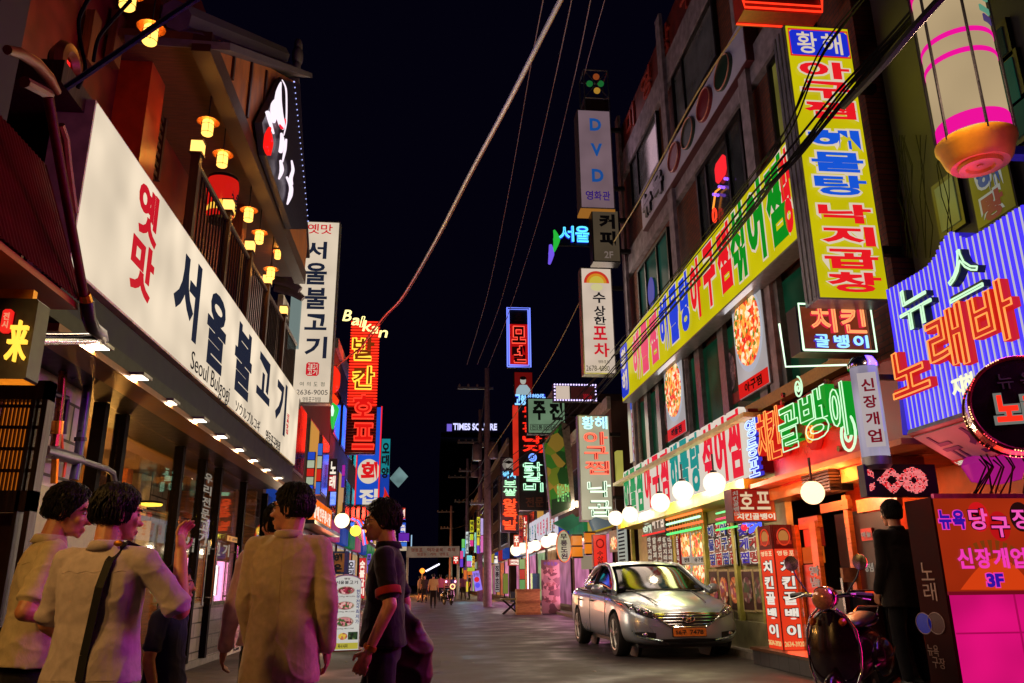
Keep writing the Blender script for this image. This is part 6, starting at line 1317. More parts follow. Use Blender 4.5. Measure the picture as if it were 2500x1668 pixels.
for x, y, c in ((2262, 1522, (30, 40, 170)), (2292, 1522, (90, 26, 20))):
    u, v_ = FSD.uv(x - 2, y); MB().disc(FSD, u, v_, .12, .09, .011, .016, 24).build('side_disc', em(c, .25), ent); MB().ring(FSD, u, v_, .12, .09, .004, .017, 24).build('disc_ring', pm('pale ring', (150, 120, 110), .4), ent)
T(ent, FSD, '뉴욕', FSD.bx(2268, 2296, 1575, 1602), pm('dull letters', (150, 110, 90), .4), .012, off=0); T(ent, FSD, '구장', FSD.bx(2280, 2312, 1606, 1632), pm('dull letters', (150, 110, 90), .4), .012, off=0)
T(ent, FSD, '노래', FSD.bx(2255, 2286, 1370, 1470), pm('dull letters', (150, 110, 90), .4), .012, off=0, vert=True)
rp_ = MB(); rr = random.Random(8)
for i in range(10): x = 2380 + rr.random() * 110; rp_.tube([atX(x, 1105 + rr.random() * 20, 4.9), atX(x + 20, 1140, 4.85), atX(x + rr.uniform(-30, 30), 1205, 4.9)], .008, 4)
tag(rp_.build('tangled_wires', M_WIRE), kind='stuff')
q = frR(5.1).bx(2375, 2465, 1115, 1150); tag(MB().lathe([(.02, .18), (.2, .14), (.26, 0), (.2, -.14), (.02, -.18)], atX(2425, 1135, 5.1), 20).build('pink_lamp', em((200, 30, 150), .6, .2), smooth=True), 'pink globe lamp tangled in wires over the entrance box', 'lamp')

# ================================================================== projecting signs down the right side
def psign(name, lab, tl, tr, br_, bl, X, depth, face, body, **k):
    Y = (atX(*tr, X).y + atX(*br_, X).y) / 2; fr = frC(Y); q = fr.quad(tl, tr, br_, bl); r = signbox(name, lab, fr, q, depth, face, body, .03, **k)
    MB().box((q[2], Y + .05, q[1] + .2 * (q[3] - q[1])), (X + .3, Y + .15, q[1] + .2 * (q[3] - q[1]) + .1)).build('bracket', M_DARKMETAL, r); MB().box((q[2], Y + .05, q[1] + .8 * (q[3] - q[1])), (X + .3, Y + .15, q[1] + .8 * (q[3] - q[1]) + .1)).build('bracket', M_DARKMETAL, r)
    return r, fr, q
M_DIMW = em((150, 122, 132), .5, .12)
r, fr, q = psign('cinema_sign', 'dim white vertical sign with blue Latin capitals and violet Korean letters', (1406, 269), (1487, 268), (1505, 505), (1421, 513), 4.7, .5, M_DIMW, M_LIGHTMETAL)
MB().fbox(fr, q[0], q[1] - .06, -.5, q[2], q[1] - .001, -.03).build('lit_bottom', em((200, 130, 50), .5), r)
for i, ch in enumerate('DVD'): T(r, fr, ch, sub(q, .36, .09 + i * .26, .7, .22 + i * .26), em((30, 90, 170), .6, 0, False), .004, whole=True, off=.04)
T(r, fr, '영화관', sub(q, .14, .83, .88, .92), em((60, 30, 130), .6, 0, False), .004, off=.02)
fr2 = fr; yb = fr.o.y
lb = thing('signal_lantern', 'box lantern of orange, green and yellow lamps on top of the cinema sign', 'lantern', fr.p(*fr.uv(1455, 266)))
q2 = fr.bx(1426, 1485, 172, 240)
fm = MB()
for u in (q2[0], q2[2]):
    for wv in (0, -.6): fm.tube([fr.p(u, q[3], wv), fr.p(u, q2[3], wv)], .02, 5)
for v_ in (q2[1], q2[3]):
    fm.tube([fr.p(q2[0], v_, 0), fr.p(q2[2], v_, 0), fr.p(q2[2], v_, -.6), fr.p(q2[0], v_, -.6), fr.p(q2[0], v_, 0)], .025, 5)
fm.tube([fr.p(q2[0], q2[1], .01), fr.p(q2[2], q2[3], .01)], .015, 5); fm.tube([fr.p(q2[2], q2[1], .01), fr.p(q2[0], q2[3], .01)], .015, 5); fm.build('frame', M_GREYMETAL, lb)
for x, y, c in ((1456, 186, (150, 70, 30)), (1440, 203, (30, 110, 50)), (1467, 203, (30, 110, 50)), (1458, 220, (190, 140, 50))): u, v_ = fr.uv(x, y); MB().disc(fr, u, v_, .09, .09, -.05, -.01, 18).build('lamp', em(c, .7), lb)
MB().fbox(fr, q2[0] + .02, q[3] + .02, -.6, q2[2] - .02, q2[1] - .02, -.04).build('base_box', pm('dark lantern base', (60, 44, 36), .4, .4), lb)
r, fr, q = psign('coffee_sign', 'dim grey box sign with black letters and a floor number under the cinema sign', (1443, 513), (1511, 513), (1516, 638), (1450, 641), 4.8, .4, em((108, 92, 72), .4, .12), M_DARKMETAL)
T(r, fr, '커피', sub(q, .26, .06, .84, .72), em((14, 12, 14), .3, 0, False), .004, vert=True, off=.05, gap=.14); T(r, fr, '2F', sub(q, .4, .8, .72, .93), em((150, 130, 120), .5, 0, False), .004, whole=True)
r, fr, q = psign('pub_sign', 'white vertical sign with a rainbow emblem and brush letters below the coffee sign', (1419, 654), (1494, 654), (1504, 911), (1424, 915), 4.7, .35, em((226, 204, 184), .78, .1), M_LIGHTMETAL)
uc, vc = (q[0] + q[2]) / 2, q[3] - (q[3] - q[1]) * .15
for rad, c in ((.34, (225, 60, 40)), (.27, (235, 150, 40)), (.2, (225, 200, 70))):
    MB().prism(fr, [(uc + rad * math.cos(math.pi * k / 16), vc + rad * math.sin(math.pi * k / 16)) for k in range(17)], .001, .004 + .003 * (.4 - rad) * 10).build('emblem_arc', em(c, .7), r)
MB().disc(fr, uc, vc - .12, .16, .1, .001, .008, 20).build('emblem_cloud', em((220, 210, 150), .8), r)
for ch, y0, y1, mt, x0, x1 in [('수', 714, 740, M_INK, 1447, 1478), ('상', 747, 772, M_INK, 1450, 1478), ('한', 773, 793, M_INK, 1450, 1480), ('포', 797, 830, M_RED, 1448, 1482), ('차', 838, 872, M_RED, 1450, 1488)]: T(r, fr, ch, fr.bx(x0, x1, y0, y1), mt, .004, off=.025, gap=0)
T(r, fr, '영등포점', fr.bx(1460, 1488, 880, 887), M_INK, .004, off=0); T(r, fr, '2678-4080', fr.bx(1431, 1488, 893, 906), M_INK, .004, whole=True, off=0)
# blue neon words
Y = atX(1440, 575, 4.7).y; fr = frC(Y + 2)
sn = thing('blue_neon_word', 'blue neon Korean word with a green and violet neon leaf in the night sky', 'neon sign', fr.p(*fr.uv(1400, 575)))
neon(sn, fr, '서울', fr.bx(1362, 1440, 556, 593), em((90, 220, 255), 1.5), em((40, 50, 235), .9, 0, False), .018, d=.08)
stroke(sn, fr, [(1353, 562), (1359, 585), (1352, 615)], [.03, .12, .03], em((40, 190, 60), .9), 0, 'green_leaf'); stroke(sn, fr, [(1344, 598), (1346, 620), (1341, 645)], [.05, .1, .04], em((120, 90, 240), .9), 0, 'violet_leaf')
MB().box((fr.uv(1355, 600)[0], Y + 2, fr.uv(1400, 600)[1]), (5.3, Y + 2.1, fr.uv(1400, 600)[1] + .1)).build('bracket', M_DARKMETAL, sn)
# motel sign
Y = 39; fr = frC(Y); q = fr.quad((1236, 752), (1293, 752), (1296, 895), (1241, 897))
mo_ = thing('motel_sign', 'upright motel sign with red letters in a blue neon frame', 'neon sign', fr.p(q[0], q[1]))
MB().fbox(fr, *q[:2], -.4, *q[2:], -.05).build('housing', pm('black sign box', (20, 16, 22), .4), mo_); c = sub(q, .1, .28, .9, .98); MB().fbox(fr, *c[:2], -.049, *c[2:], -.02).build('red_panel', em((205, 18, 18), .7), mo_)
for d_ in (0, .09): MB().tube([fr.p(q[0] + d_, q[1] + d_, .02), fr.p(q[2] - d_, q[1] + d_, .02), fr.p(q[2] - d_, q[3] - d_, .02), fr.p(q[0] + d_, q[3] - d_, .02), fr.p(q[0] + d_, q[1] + d_, .02)], .035, 5).build('frame_tube', em((110, 130, 255), 1.6), mo_)
T(mo_, fr, '모텔', sub(q, .2, .3, .8, .95), em((60, 8, 10), .3, 0, False), -.018, vert=True, off=.05); T(mo_, fr, '모텔', sub(q, .2, .3, .8, .95), em((255, 80, 60), 1.4), .03, vert=True, off=.05, tube=.03, name='neon_letter'); T(mo_, fr, '호', sub(q, .3, .06, .7, .22), pm('unlit letters', (70, 34, 44), .4), -.04)
MB().tube([fr.p((q[0] + q[2]) / 2, q[1], -.2), fr.p((q[0] + q[2]) / 2, 9, -.2)], .12, 8).build('mast', M_DARKMETAL, mo_)
# photo sign and octopus neon sign
fr = frC(37); q = fr.quad((1254, 908), (1301, 908), (1301, 966), (1256, 966))
ph = signbox('portrait_sign', 'red backlit panel with a pale photo of a man holding his chin', fr, q, .4, em((120, 16, 14), .6), M_DARKMETAL, .03)
u, v_ = fr.uv(1277, 930); mm_ = em((170, 195, 205), .75)
MB().disc(fr, u, v_, .14, .18, .002, .02, 20).build('portrait_face', em((190, 190, 180), .75), ph); MB().prism(fr, [fr.uv(*k) for k in ((1259, 965), (1261, 950), (1269, 940), (1286, 940), (1294, 950), (1297, 965))], .002, .012).build('portrait_shirt', mm_, ph); MB().disc(fr, u, v_ + .13, .16, .09, .021, .03, 16).build('portrait_hair', pm('portrait hair', (30, 26, 26), .5), ph)
fr = frC(36.5); q = fr.bx(1256, 1331, 963, 989); bn = thing('blue_word_strip', 'blue neon word across the top of the black octopus sign', 'neon sign', fr.p(*q[:2]))
neon(bn, fr, '고향', sub(q, 0, .1, .38, 1), em((130, 200, 255), 1.5), em((50, 60, 240), .8, 0, False), .025, d=.06); neon(bn, fr, '산천어집', sub(q, .4, .0, 1, .45), em((130, 190, 255), 1.4), em((50, 60, 240), .8, 0, False), .018, d=.06)
MB().fbox(fr, *q[:2], -.2, *q[2:], -.1).build('rack', M_DARKMETAL, bn)
fr = frC(36.8); q = fr.quad((1266, 989), (1326, 989), (1340, 1245), (1268, 1247))
oc = thing('octopus_neon_sign', 'black vertical sign with red then green neon letters behind the green brush sign', 'neon sign', fr.p((q[0] + q[2]) / 2, q[1]))
MB().fbox(fr, *q[:2], -.5, *q[2:], -.02).build('housing', pm('black sign box', (20, 16, 22), .4), oc)
MB().fbox(fr, q[0] - .25, q[1] + 1.6, -.3, q[0] - .01, q[3], -.05).build('red_side', em((220, 50, 30), .8, .2), oc)
for s, b0, b1, tc, bc in [('무교동', .02, .28, M_NRED, M_RB), ('낙지', .3, .47, M_NRED, M_RB), ('닭갈비', .55, .84, em((190, 255, 210), 1.4), em((20, 90, 50), .5, 0, False))]: neon(oc, fr, s, sub(q, .15, b0, .85, b1), tc, bc, .026, d=.06, vert=True, gap=.16)
u, v_ = (q[0] + q[2]) / 2, q[3] - (q[3] - q[1]) * .51; MB().ring(fr, u, v_, .16, .16, .035, .05).ring(fr, u, v_, .07, .07, .03, .05, 14).build('blue_ring', em((110, 150, 255), 1.6), oc, smooth=True)
T(oc, fr, '전문', sub(q, .2, .88, .9, .97), pm('unlit brown letters', (90, 50, 36), .4), 0, off=.03)
# green brush sign
fr = frC(28.5); q = fr.quad((1286, 973), (1381, 971), (1381, 1055), (1289, 1064)); gs2 = signbox('brush_sign', 'pale green box sign with black brush letters and framed small characters', fr, q, .35, em((120, 150, 118), .62, .15), M_DARKMETAL, .04)
T(gs2, fr, '주', sub(q, .12, .08, .5, .62), em((16, 20, 16), .3, 0, False), .004, off=.05); T(gs2, fr, '전', sub(q, .55, .12, .95, .62), em((16, 20, 16), .3, 0, False), .004, off=.05)
for i, ch in enumerate('전통민속'): c = sub(q, .08 + i * .18, .74, .23 + i * .18, .9); MB().tube([fr.p(c[0], c[1], .01), fr.p(c[2], c[1], .01), fr.p(c[2], c[3], .01), fr.p(c[0], c[3], .01), fr.p(c[0], c[1], .01)], .012, 4).build('character_frame', M_BLACK, gs2); T(gs2, fr, ch, sub(c, .15, .12, .85, .88), em((30, 40, 30), .3, 0, False), .004, gap=0)
MB().box((q[2], 28.6, (q[1] + q[3]) / 2), (5.4, 28.7, (q[1] + q[3]) / 2 + .1)).build('bracket', M_DARKMETAL, gs2)
# bulb framed board
fr = frC(23); q = fr.quad((1351, 937), (1457, 938), (1458, 979), (1351, 981)); bdb = thing('bulb_framed_board', 'dot display framed by violet bulbs, its left third lit cream', 'LED board', fr.p(*q[:2]))
MB().fbox(fr, *q[:2], -.25, *q[2:], -.01).build('case', M_BLACK, bdb); c = sub(q, .06, .12, .37, .88); MB().fbox(fr, *c[:2], -.009, *c[2:], .004).build('lit_panel', em((222, 200, 182), .82), bdb)
d1, d2 = MB(), MB()
for i in range(34):
    for j in range(14):
        c0 = q[0] + (q[2] - q[0]) * (.4 + .54 * i / 34); v0 = q[1] + (q[3] - q[1]) * (.14 + .72 * j / 14); red_on = j < 6 and 17 < i < 30 and (i + j) % 3; (d2 if red_on else d1).fbox(fr, c0, v0, -.008, c0 + .012, v0 + .012, 0)
d1.build('dim_dots', em((120, 50, 50), .5, 0, False), bdb); d2.build('red_dots', em((230, 30, 50), 1.0, 0, False), bdb)
bm_ = MB()
for i in range(16):
    for v_ in (q[1] + .03, q[3] - .03): bm_.ball(fr.p(q[0] + .04 + (q[2] - q[0] - .08) * i / 15, v_, .02), .028, 8, 5)
for j in range(1, 5):
    for u in (q[0] + .04, q[2] - .04): bm_.ball(fr.p(u, q[1] + (q[3] - q[1]) * j / 5, .02), .028, 8, 5)
bm_.build('bulbs', em((215, 195, 255), 1.8), bdb); MB().box((q[2], 23.1, q[1]), (5.3, 23.2, q[1] + .08)).build('bracket', M_DARKMETAL, bdb)
# graduation cap sign
fr = frC(45); q = fr.quad((1220, 1115), (1263, 1117), (1268, 1299), (1226, 1299)); bk2 = signbox('scholar_sign', 'grey vertical sign with a capped face emblem, blue, green and red neon letters', fr, q, .4, pm('grey mauve sign face', (110, 90, 108), .5), M_DARKMETAL, .04)
u, v_ = fr.uv(1242, 1134); MB().disc(fr, u, v_, .36, .36, .002, .01, 28).build('emblem_disc', em((150, 140, 130), .6), bk2); MB().disc(fr, u, v_ - .06, .15, .19, .011, .02, 18).build('emblem_face', em((190, 180, 165), .6), bk2); MB().prism(fr, [(u - .28, v_ + .12), (u, v_ + .02), (u + .28, v_ + .12), (u, v_ + .22)], .021, .03).build('emblem_cap', M_BLACK, bk2); MB().prism(fr, [(u - .22, v_ - .34), (u + .22, v_ - .34), (u + .14, v_ - .2), (u - .14, v_ - .2)], .011, .02).build('emblem_gown', M_BLACK, bk2)
neon(bk2, fr, '박사', sub(q, .1, .2, .92, .29), em((130, 220, 255), 1.4), em((50, 70, 220), .7, 0, False), .022, d=.05); neon(bk2, fr, '보쌈', sub(q, .15, .31, .9, .53), em((190, 255, 200), 1.4), em((20, 100, 50), .5, 0, False), .026, d=.05, vert=True, gap=.2); neon(bk2, fr, '왕족발', sub(q, .1, .56, .92, .98), em((255, 80, 40), 1.6), em((220, 40, 20), .8, 0, False), .03, d=.05, vert=True, gap=.12)
# tilted green billboard
fr = frC(25.5); kk = [fr.uv(*k) for k in ((1327, 1081), (1371, 1027), (1399, 1244), (1346, 1268))]; gbd = thing('tilted_billboard', 'tilted green photo billboard with a pale metal edge beside the white neon letter sign', 'billboard', fr.p(*kk[3]))
MB().prism(fr, kk, -.3, -.01).build('case', M_LIGHTMETAL, gbd); MB().prism(fr, [(kk[0][0] * .97 + kk[2][0] * .03, kk[0][1] * .97 + kk[2][1] * .03), (kk[1][0] * .97 + kk[3][0] * .03, kk[1][1] * .97 + kk[3][1] * .03), (kk[2][0] * .97 + kk[0][0] * .03, kk[2][1] * .97 + kk[0][1] * .03), (kk[3][0] * .97 + kk[1][0] * .03, kk[3][1] * .97 + kk[1][1] * .03)], -.009, 0).build('photo', foodmat('green forest print', [(20, 60, 24), (40, 100, 30), (90, 110, 30), (16, 40, 20), (130, 110, 40)], 3, .5), gbd)
k2 = [fr.uv(*k) for k in ((1371, 1027), (1391, 1040), (1404, 1240), (1399, 1244))]; MB().prism(fr, k2, -.28, -.02).build('metal_edge', M_LIGHTMETAL, gbd)
T(gbd, fr, '참이슬주막', (kk[3][0] + .2, kk[3][1] + .55, kk[2][0] - .1, kk[3][1] + 1.1), em((150, 230, 130), .8), .004, off=.02)
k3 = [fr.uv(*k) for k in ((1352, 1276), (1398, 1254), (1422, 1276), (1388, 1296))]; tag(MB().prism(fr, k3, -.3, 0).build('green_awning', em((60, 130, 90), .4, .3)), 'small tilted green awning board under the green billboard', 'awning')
# white neon letter sign
r, fr, q = psign('white_letter_sign', 'pale vertical box sign with cyan, red and green neon outlined letters over the car', (1412, 1014), (1488, 1013), (1498, 1271), (1417, 1273), 4.75, .3, em((212, 204, 170), .62, .12), M_GREYMETAL)
neon(r, fr, '황해', sub(q, .1, .02, .92, .14), em((190, 255, 240), 1.4), em((70, 110, 225), .7, 0, False), .014, d=.04, gap=.1)
neon(r, fr, '아구찜', sub(q, .16, .16, .9, .58), em((255, 120, 90), 1.3), em((220, 50, 44), .75, 0, False), .015, d=.05, vert=True, gap=.14)
neon(r, fr, '낙곱', sub(q, .22, .62, .92, .98), em((235, 255, 225), 1.3), em((20, 110, 56), .6, 0, False), .016, d=.05, vert=True, gap=.2)
q3 = frC(21).bx(1508, 1522, 1100, 1182); tag(MB().fbox(frC(21), *q3[:2], -.3, *q3[2:], 0).build('yellow_light_box', em((205, 196, 90), .55, .2)), 'plain yellow light box right of the white neon letter sign', 'light box')
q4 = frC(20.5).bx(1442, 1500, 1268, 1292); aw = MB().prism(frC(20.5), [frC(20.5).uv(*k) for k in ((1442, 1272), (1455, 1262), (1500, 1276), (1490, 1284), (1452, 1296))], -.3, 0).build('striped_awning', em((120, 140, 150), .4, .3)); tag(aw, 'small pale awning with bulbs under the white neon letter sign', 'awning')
# letter row, oval sign, cloth banner, small stall things
FRW = frR(4.9); q = FRW.quad((1296, 1275), (1362, 1245), (1366, 1310), (1297, 1322)); lr_ = thing('far_letter_row', 'row of narrow white letter boards with green and red marks over the far globe lamps', 'sign', FRW.p(*q[:2]))
for i in range(9):
    c = sub(q, i / 9 + .01, 0, (i + 1) / 9 - .015, 1); MB().fbox(FRW, *c[:2], 0, *c[2:], .1, .05).build('letter_board', em((222, 215, 225), .8), lr_); T(lr_, FRW, '한우갈비전문해물탕'[i], sub(c, .2, .2, .8, .8), em([(20, 150, 110), (20, 120, 160), (30, 150, 110), (225, 40, 90), (225, 30, 60), (225, 40, 110), (200, 60, 60), (190, 140, 60), (180, 60, 60)][i], .8, 0, False), .102, off=.02, gap=0)
fr = frC(26); u, v_ = fr.uv(1377, 1334); ov = thing('oval_sign', 'upright cream oval sign with black vertical letters', 'sign', fr.p(u, v_)); MB().disc(fr, u, v_, .24, .5, -.15, -.01, 32).build('housing', M_DARKMETAL, ov); MB().disc(fr, u, v_, .22, .475, -.009, .0, 32).build('face_panel', em((196, 190, 150), .7, .1), ov); T(ov, fr, '무릉도원', (u - .11, v_ - .4, u + .11, v_ + .4), M_INK, .003, vert=True, off=.03); MB().ring(fr, u, v_, .235, .49, .015, 0, 32).build('rim', M_BRASS, ov)
fr = frC(20.2); q = fr.bx(1448, 1482, 1305, 1384); cbn = signbox('red_upright_banner', 'glowing red upright banner with a crest behind the roof of the car', fr, q, .15, em((235, 34, 24), .88, .15), pm('red frame', (120, 20, 16), .4), .02)
u, v_ = fr.uv(1465, 1327); MB().ring(fr, u, v_, .09, .1, .015, .006, 20).build('crest', em((150, 14, 14), .6), cbn); T(cbn, fr, '수상한', fr.bx(1458, 1473, 1345, 1382), em((40, 10, 10), .3, 0, False), .003, vert=True)
for i, x in enumerate((1408, 1440)):
    p = atY(x, 1335 if i == 0 else 1328, 22); g = thing('wooden_lantern', ['amber wooden lantern right of the oval sign', 'second amber wooden lantern beside the red upright banner'][i], 'lantern', p, 'wooden lanterns of the pub'); MB().box((p.x - .13, 21.87, p.z - .28), (p.x + .13, 22.13, p.z + .28)).build('lamp_body', em((235, 130, 30), .8, .2), g)
    s_ = MB(); [s_.box((p.x - .145, 21.86, p.z - .3 + k * .29), (p.x + .145, 22.14, p.z - .26 + k * .29)) for k in range(3)]; s_.build('rails', M_DWOOD, g)
fr = frC(23.5); q = fr.bx(1420, 1446, 1340, 1390); tag(MB().fbox(fr, *q[:2], -.1, *q[2:], 0).build('cream_panel', em((190, 170, 140), .5)), 'cream door panel left of the red upright banner', 'panel')
p = atZ(1345, 1500); fr = frC(p.y); q = fr.bx(1322, 1367, 1367, 1503); sbn = thing('standing_banner', 'tall standing photo banner with violet letters left of the parked car', 'banner', (p.x, p.y, 0))
MB().fbox(fr, q[0], .03, -.03, q[2], q[3], 0).build('sheet', foodmat('brown dish print', [(96, 70, 64), (120, 96, 90), (70, 48, 44), (140, 116, 104)], 5, .06), sbn); T(sbn, fr, '무릉도원', sub(q, .12, .04, .9, .1), pm('violet print', (70, 60, 130), .5), .003)
for a_, b_2 in ((.15, .3), (.4, .56), (.64, .78)): c = sub(q, .1, a_, .9, b_2); MB().disc(fr, (c[0] + c[2]) / 2, (c[1] + c[3]) / 2, (c[2] - c[0]) / 2, (c[3] - c[1]) / 2, .001, .006).build('dish', foodmat('dim bowl print', [(120, 80, 70), (80, 50, 46), (150, 120, 110)], 12, .05), sbn)
MB().box((q[0], p.y - .2, 0), (q[2], p.y + .25, .03)).build('foot', M_DARKMETAL, sbn)
p = atZ(1293, 1501); s = .5; cr = thing('wooden_crate', 'square wooden crate standing on the road below the far globe lamps', 'crate', (p.x, p.y, 0)); MB().box((p.x - .46, p.y, 0), (p.x + .4, p.y + .6, .9)).build('planks', pm('pale crate wood', (170, 130, 70), .6, 0, .25, 5, .35, stretch=(1, 1, 6)), cr); fm = MB(); [fm.box((p.x - .48, p.y - .03, z), (p.x + .42, p.y - .001, z + .08)) for z in (0, .42, .82)]; fm.build('battens', pm('crate battens', (140, 100, 50), .6), cr)
p = atZ(1267, 1488); tag(MB().lathe([(.2, 0), (.24, .1), (.24, .62), (.2, .7)], (p.x, p.y, 0), 20).build('blue_drum', pm('blue plastic drum', (30, 50, 170), .35), smooth=True), 'blue plastic drum behind the wooden crate', 'drum')
p = atZ(1247, 1500); stl = thing('folding_stool', 'small folding stool with crossed legs left of the wooden crate', 'stool', (p.x, p.y, 0)); MB().box((p.x - .4, p.y - .25, .52), (p.x + .4, p.y + .25, .57)).build('seat', pm('green stool top', (110, 120, 60), .5), stl)
for s_ in (-1, 1):
    for yy in (-.2, .2): MB().tube([(p.x - .3 * s_, p.y + yy, .0), (p.x + .3 * s_, p.y + yy, .52)], .025, 6).build('leg', M_DARKMETAL, stl)
fr = frC(31); q = fr.bx(1300, 1318, 1400, 1462); tag(MB().fbox(fr, q[0], .1, -.5, q[2], q[3], 0).build('drinks_fridge', pm('teal fridge', (20, 90, 110), .3)), 'teal drinks fridge behind the standing banner', 'fridge')
p = atY(1288, 1455, 33); tag(MB().tube([(p.x, 33, .1), (p.x, 33, 3.4)], .05, 8).build('chrome_post', M_CHROME), 'thin steel post under the touching pair of globe lamps', 'post')
far(1240, 1275, 1365, 1381, 34, [(200, 60, 50)], 'small red framed sign with white letters under the far globe lamps', '육회')
far(1268, 1282, 1365, 1440, 33, [(150, 180, 110), (200, 60, 40), (110, 160, 90)], 'tall green, white and red light strip beside the steel post')
far(1254, 1268, 1306, 1335, 38, [(240, 80, 40)], 'small orange red neon plate under the scholar sign', '주')
far(1267, 1276, 1258, 1325, 36, [(240, 110, 60), (220, 50, 40)], 'narrow orange strip sign right of the scholar sign', '소주한잔')
far(1278, 1288, 1258, 1320, 35.5, [(225, 30, 30)], 'narrow red strip sign left of the white letter boards', '노래')
far(1246, 1260, 1445, 1470, 34, [(40, 36, 40)], 'dim dark board by the folding stool')

# ================================================================== the parked car
M_PAINT = pm('silver metallic paint', (160, 170, 184), .3, .6, 0, 1.5, .02, detail=1, coat=.6)
M_CGLASS = pm('dark car glass', (8, 9, 10), .04, 0, 0, 3, .1, coat=0.0, spec=.4)
M_LAMPG = pm('headlamp lens', (60, 60, 64), .08, .3, 0, 30, .3, coat=1.0)
M_PLATE = pm('amber number plate', (214, 120, 40), .4)
def evalmesh(o):
    dg = bpy.context.evaluated_depsgraph_get(); dg.update()
    me = bpy.data.meshes.new_from_object(o.evaluated_get(dg)); return me
def subsurf(o, n=2, smooth=True):
    md = o.modifiers.new('s', 'SUBSURF'); md.levels = n; md.render_levels = n
    me = evalmesh(o); o.modifiers.clear(); old = o.data; mats = [m_ for m_ in old.materials]; o.data = me
    me.materials.clear(); [me.materials.append(m_) for m_ in mats]
    if smooth: me.polygons.foreach_set('use_smooth', [True] * len(me.polygons))
    bpy.data.meshes.remove(old); return o
car = thing('parked_car', 'silver saloon car with an amber number plate parked before the seafood shop', 'car', (0, 0, 0))
def st_(y, w, zb, zs, zt, tuck=.9):
    h = [(0, zb), (w * tuck * .9, zb), (w * .955, zb + .07), (w * .995, zb + .2), (w, (zb + zs) * .55 + .02), (w * .985, zs - .09), (w * .955, zs), (w * .86, zs + (zt - zs) * .55), (w * .5, zt), (0, zt + .015)]
    r = [V((x, y, z)) for x, z in h]; return r + [V((-p_.x, p_.y, p_.z)) for p_ in r[-2:0:-1]]
stn = [(.0, .46, .30, .55, .60), (.03, .62, .24, .60, .66), (.12, .77, .2, .66, .73), (.3, .86, .19, .71, .79), (.62, .9, .19, .77, .87), (1.0, .912, .19, .82, .93), (1.32, .915, .2, .865, .975), (1.7, .915, .2, .885, .98), (2.4, .917, .2, .91, .985), (3.1, .917, .2, .935, 1.0), (3.7, .91, .21, .955, 1.03), (4.2, .89, .23, .965, 1.06), (4.55, .85, .26, .95, 1.055), (4.74, .78, .32, .9, 1.01), (4.82, .6, .4, .8, .9)]
body = MB().loft([st_(*q) for q in stn]).build('body', M_PAINT, car); subsurf(body, 2)
WY = (.93, 3.73); WR = .325
cut = MB()
for y in WY: cut.lathe([(WR + .055, -2), (WR + .055, 2)], (0, y, WR), 32, 'X')
ct = cut.build('arch_cutter', M_BLACK)
# keep the arches only at the sides: cutters reach 0.3 m in from each flank
for v_ in ct.data.vertices: pass
bpy.data.objects.remove(ct)
cut = MB()
for y in WY:
    for s in (-1, 1): cut.lathe([(WR + .055, .62 * s), (WR + .055, 1.2 * s)], (0, y, WR), 32, 'X')
ct = cut.build('arch_cutter', M_BLACK)
md = body.modifiers.new('b', 'BOOLEAN'); md.object = ct; md.operation = 'DIFFERENCE'; md.solver = 'EXACT'
me = evalmesh(body); body.modifiers.clear(); body.data = me; bpy.data.objects.remove(ct)
body.data.materials.clear(); body.data.materials.append(M_PAINT)
bm = bmesh.new(); bm.from_mesh(me)
for f in bm.faces: f.smooth = True
for e in bm.edges:
    if len(e.link_faces) == 2 and e.calc_face_angle(0) > math.radians(35): e.smooth = False
bm.to_mesh(me); bm.free()
from mathutils.bvhtree import BVHTree
bvh = BVHTree.FromPolygons([v_.co.copy() for v_ in me.vertices], [tuple(p_.vertices) for p_ in me.polygons])
def fy(x, z):
    h = bvh.ray_cast(V((x, -1, z)), V((0, 1, 0)), 3); return h[0].y if h[0] is not None else .1
def patch(xs_, zt_, zb_, s, off, name, mat, par):
    """a panel that follows the car's front skin between two outline curves"""
    g_ = []; M_ = 5
    for x in xs_: g_.append([V((s * x, fy(s * x, zb_(x) + (zt_(x) - zb_(x)) * k / M_) + off, zb_(x) + (zt_(x) - zb_(x)) * k / M_)) for k in range(M_ + 1)])
    return MB().loft(g_, close=False).build(name, mat, par, smooth=True)
# greenhouse
def gst(y, wb, zb, wt, zt): 
    h = [(0, zb), (wb, zb), (wb * .5 + wt * .5 + .012, zb * .5 + zt * .5), (wt, zt - .03), (wt * .9, zt), (0, zt + .03)]
    r = [V((x, y, z)) for x, z in h]; return r + [V((-p_.x, p_.y, p_.z)) for p_ in r[-2:0:-1]]
GS = [(1.2, .8, .93, .78, .955), (1.45, .82, .93, .72, 1.09), (1.8, .84, .93, .66, 1.27), (2.1, .85, .93, .62, 1.385), (2.4, .85, .93, .61, 1.425), (2.9, .85, .95, .60, 1.425), (3.3, .84, .96, .585, 1.375), (3.75, .8, .97, .57, 1.23), (4.2, .74, .98, .6, 1.07)]
gh = MB().loft([gst(*q) for q in GS]).build('glasshouse', M_CGLASS, car); subsurf(gh, 2)
def gtop(y, k):
    for a, b in zip(GS, GS[1:]):
        if a[0] <= y <= b[0]:
            t = (y - a[0]) / (b[0] - a[0]); wt = a[3] + (b[3] - a[3]) * t; zt = a[4] + (b[4] - a[4]) * t; return V((wt * k, y, zt + .03 * (1 - abs(k)) - .02 * max(0, abs(k) - .8) * 5))
ys_ = [2.06 + .11 * i for i in range(13)]
rf = MB().loft([[gtop(y, k) + V((0, 0, .012)) for k in (-1, -.9, -.6, -.3, 0, .3, .6, .9, 1)] for y in ys_], close=False); rfo = rf.build('roof', M_PAINT, car); subsurf(rfo, 2)
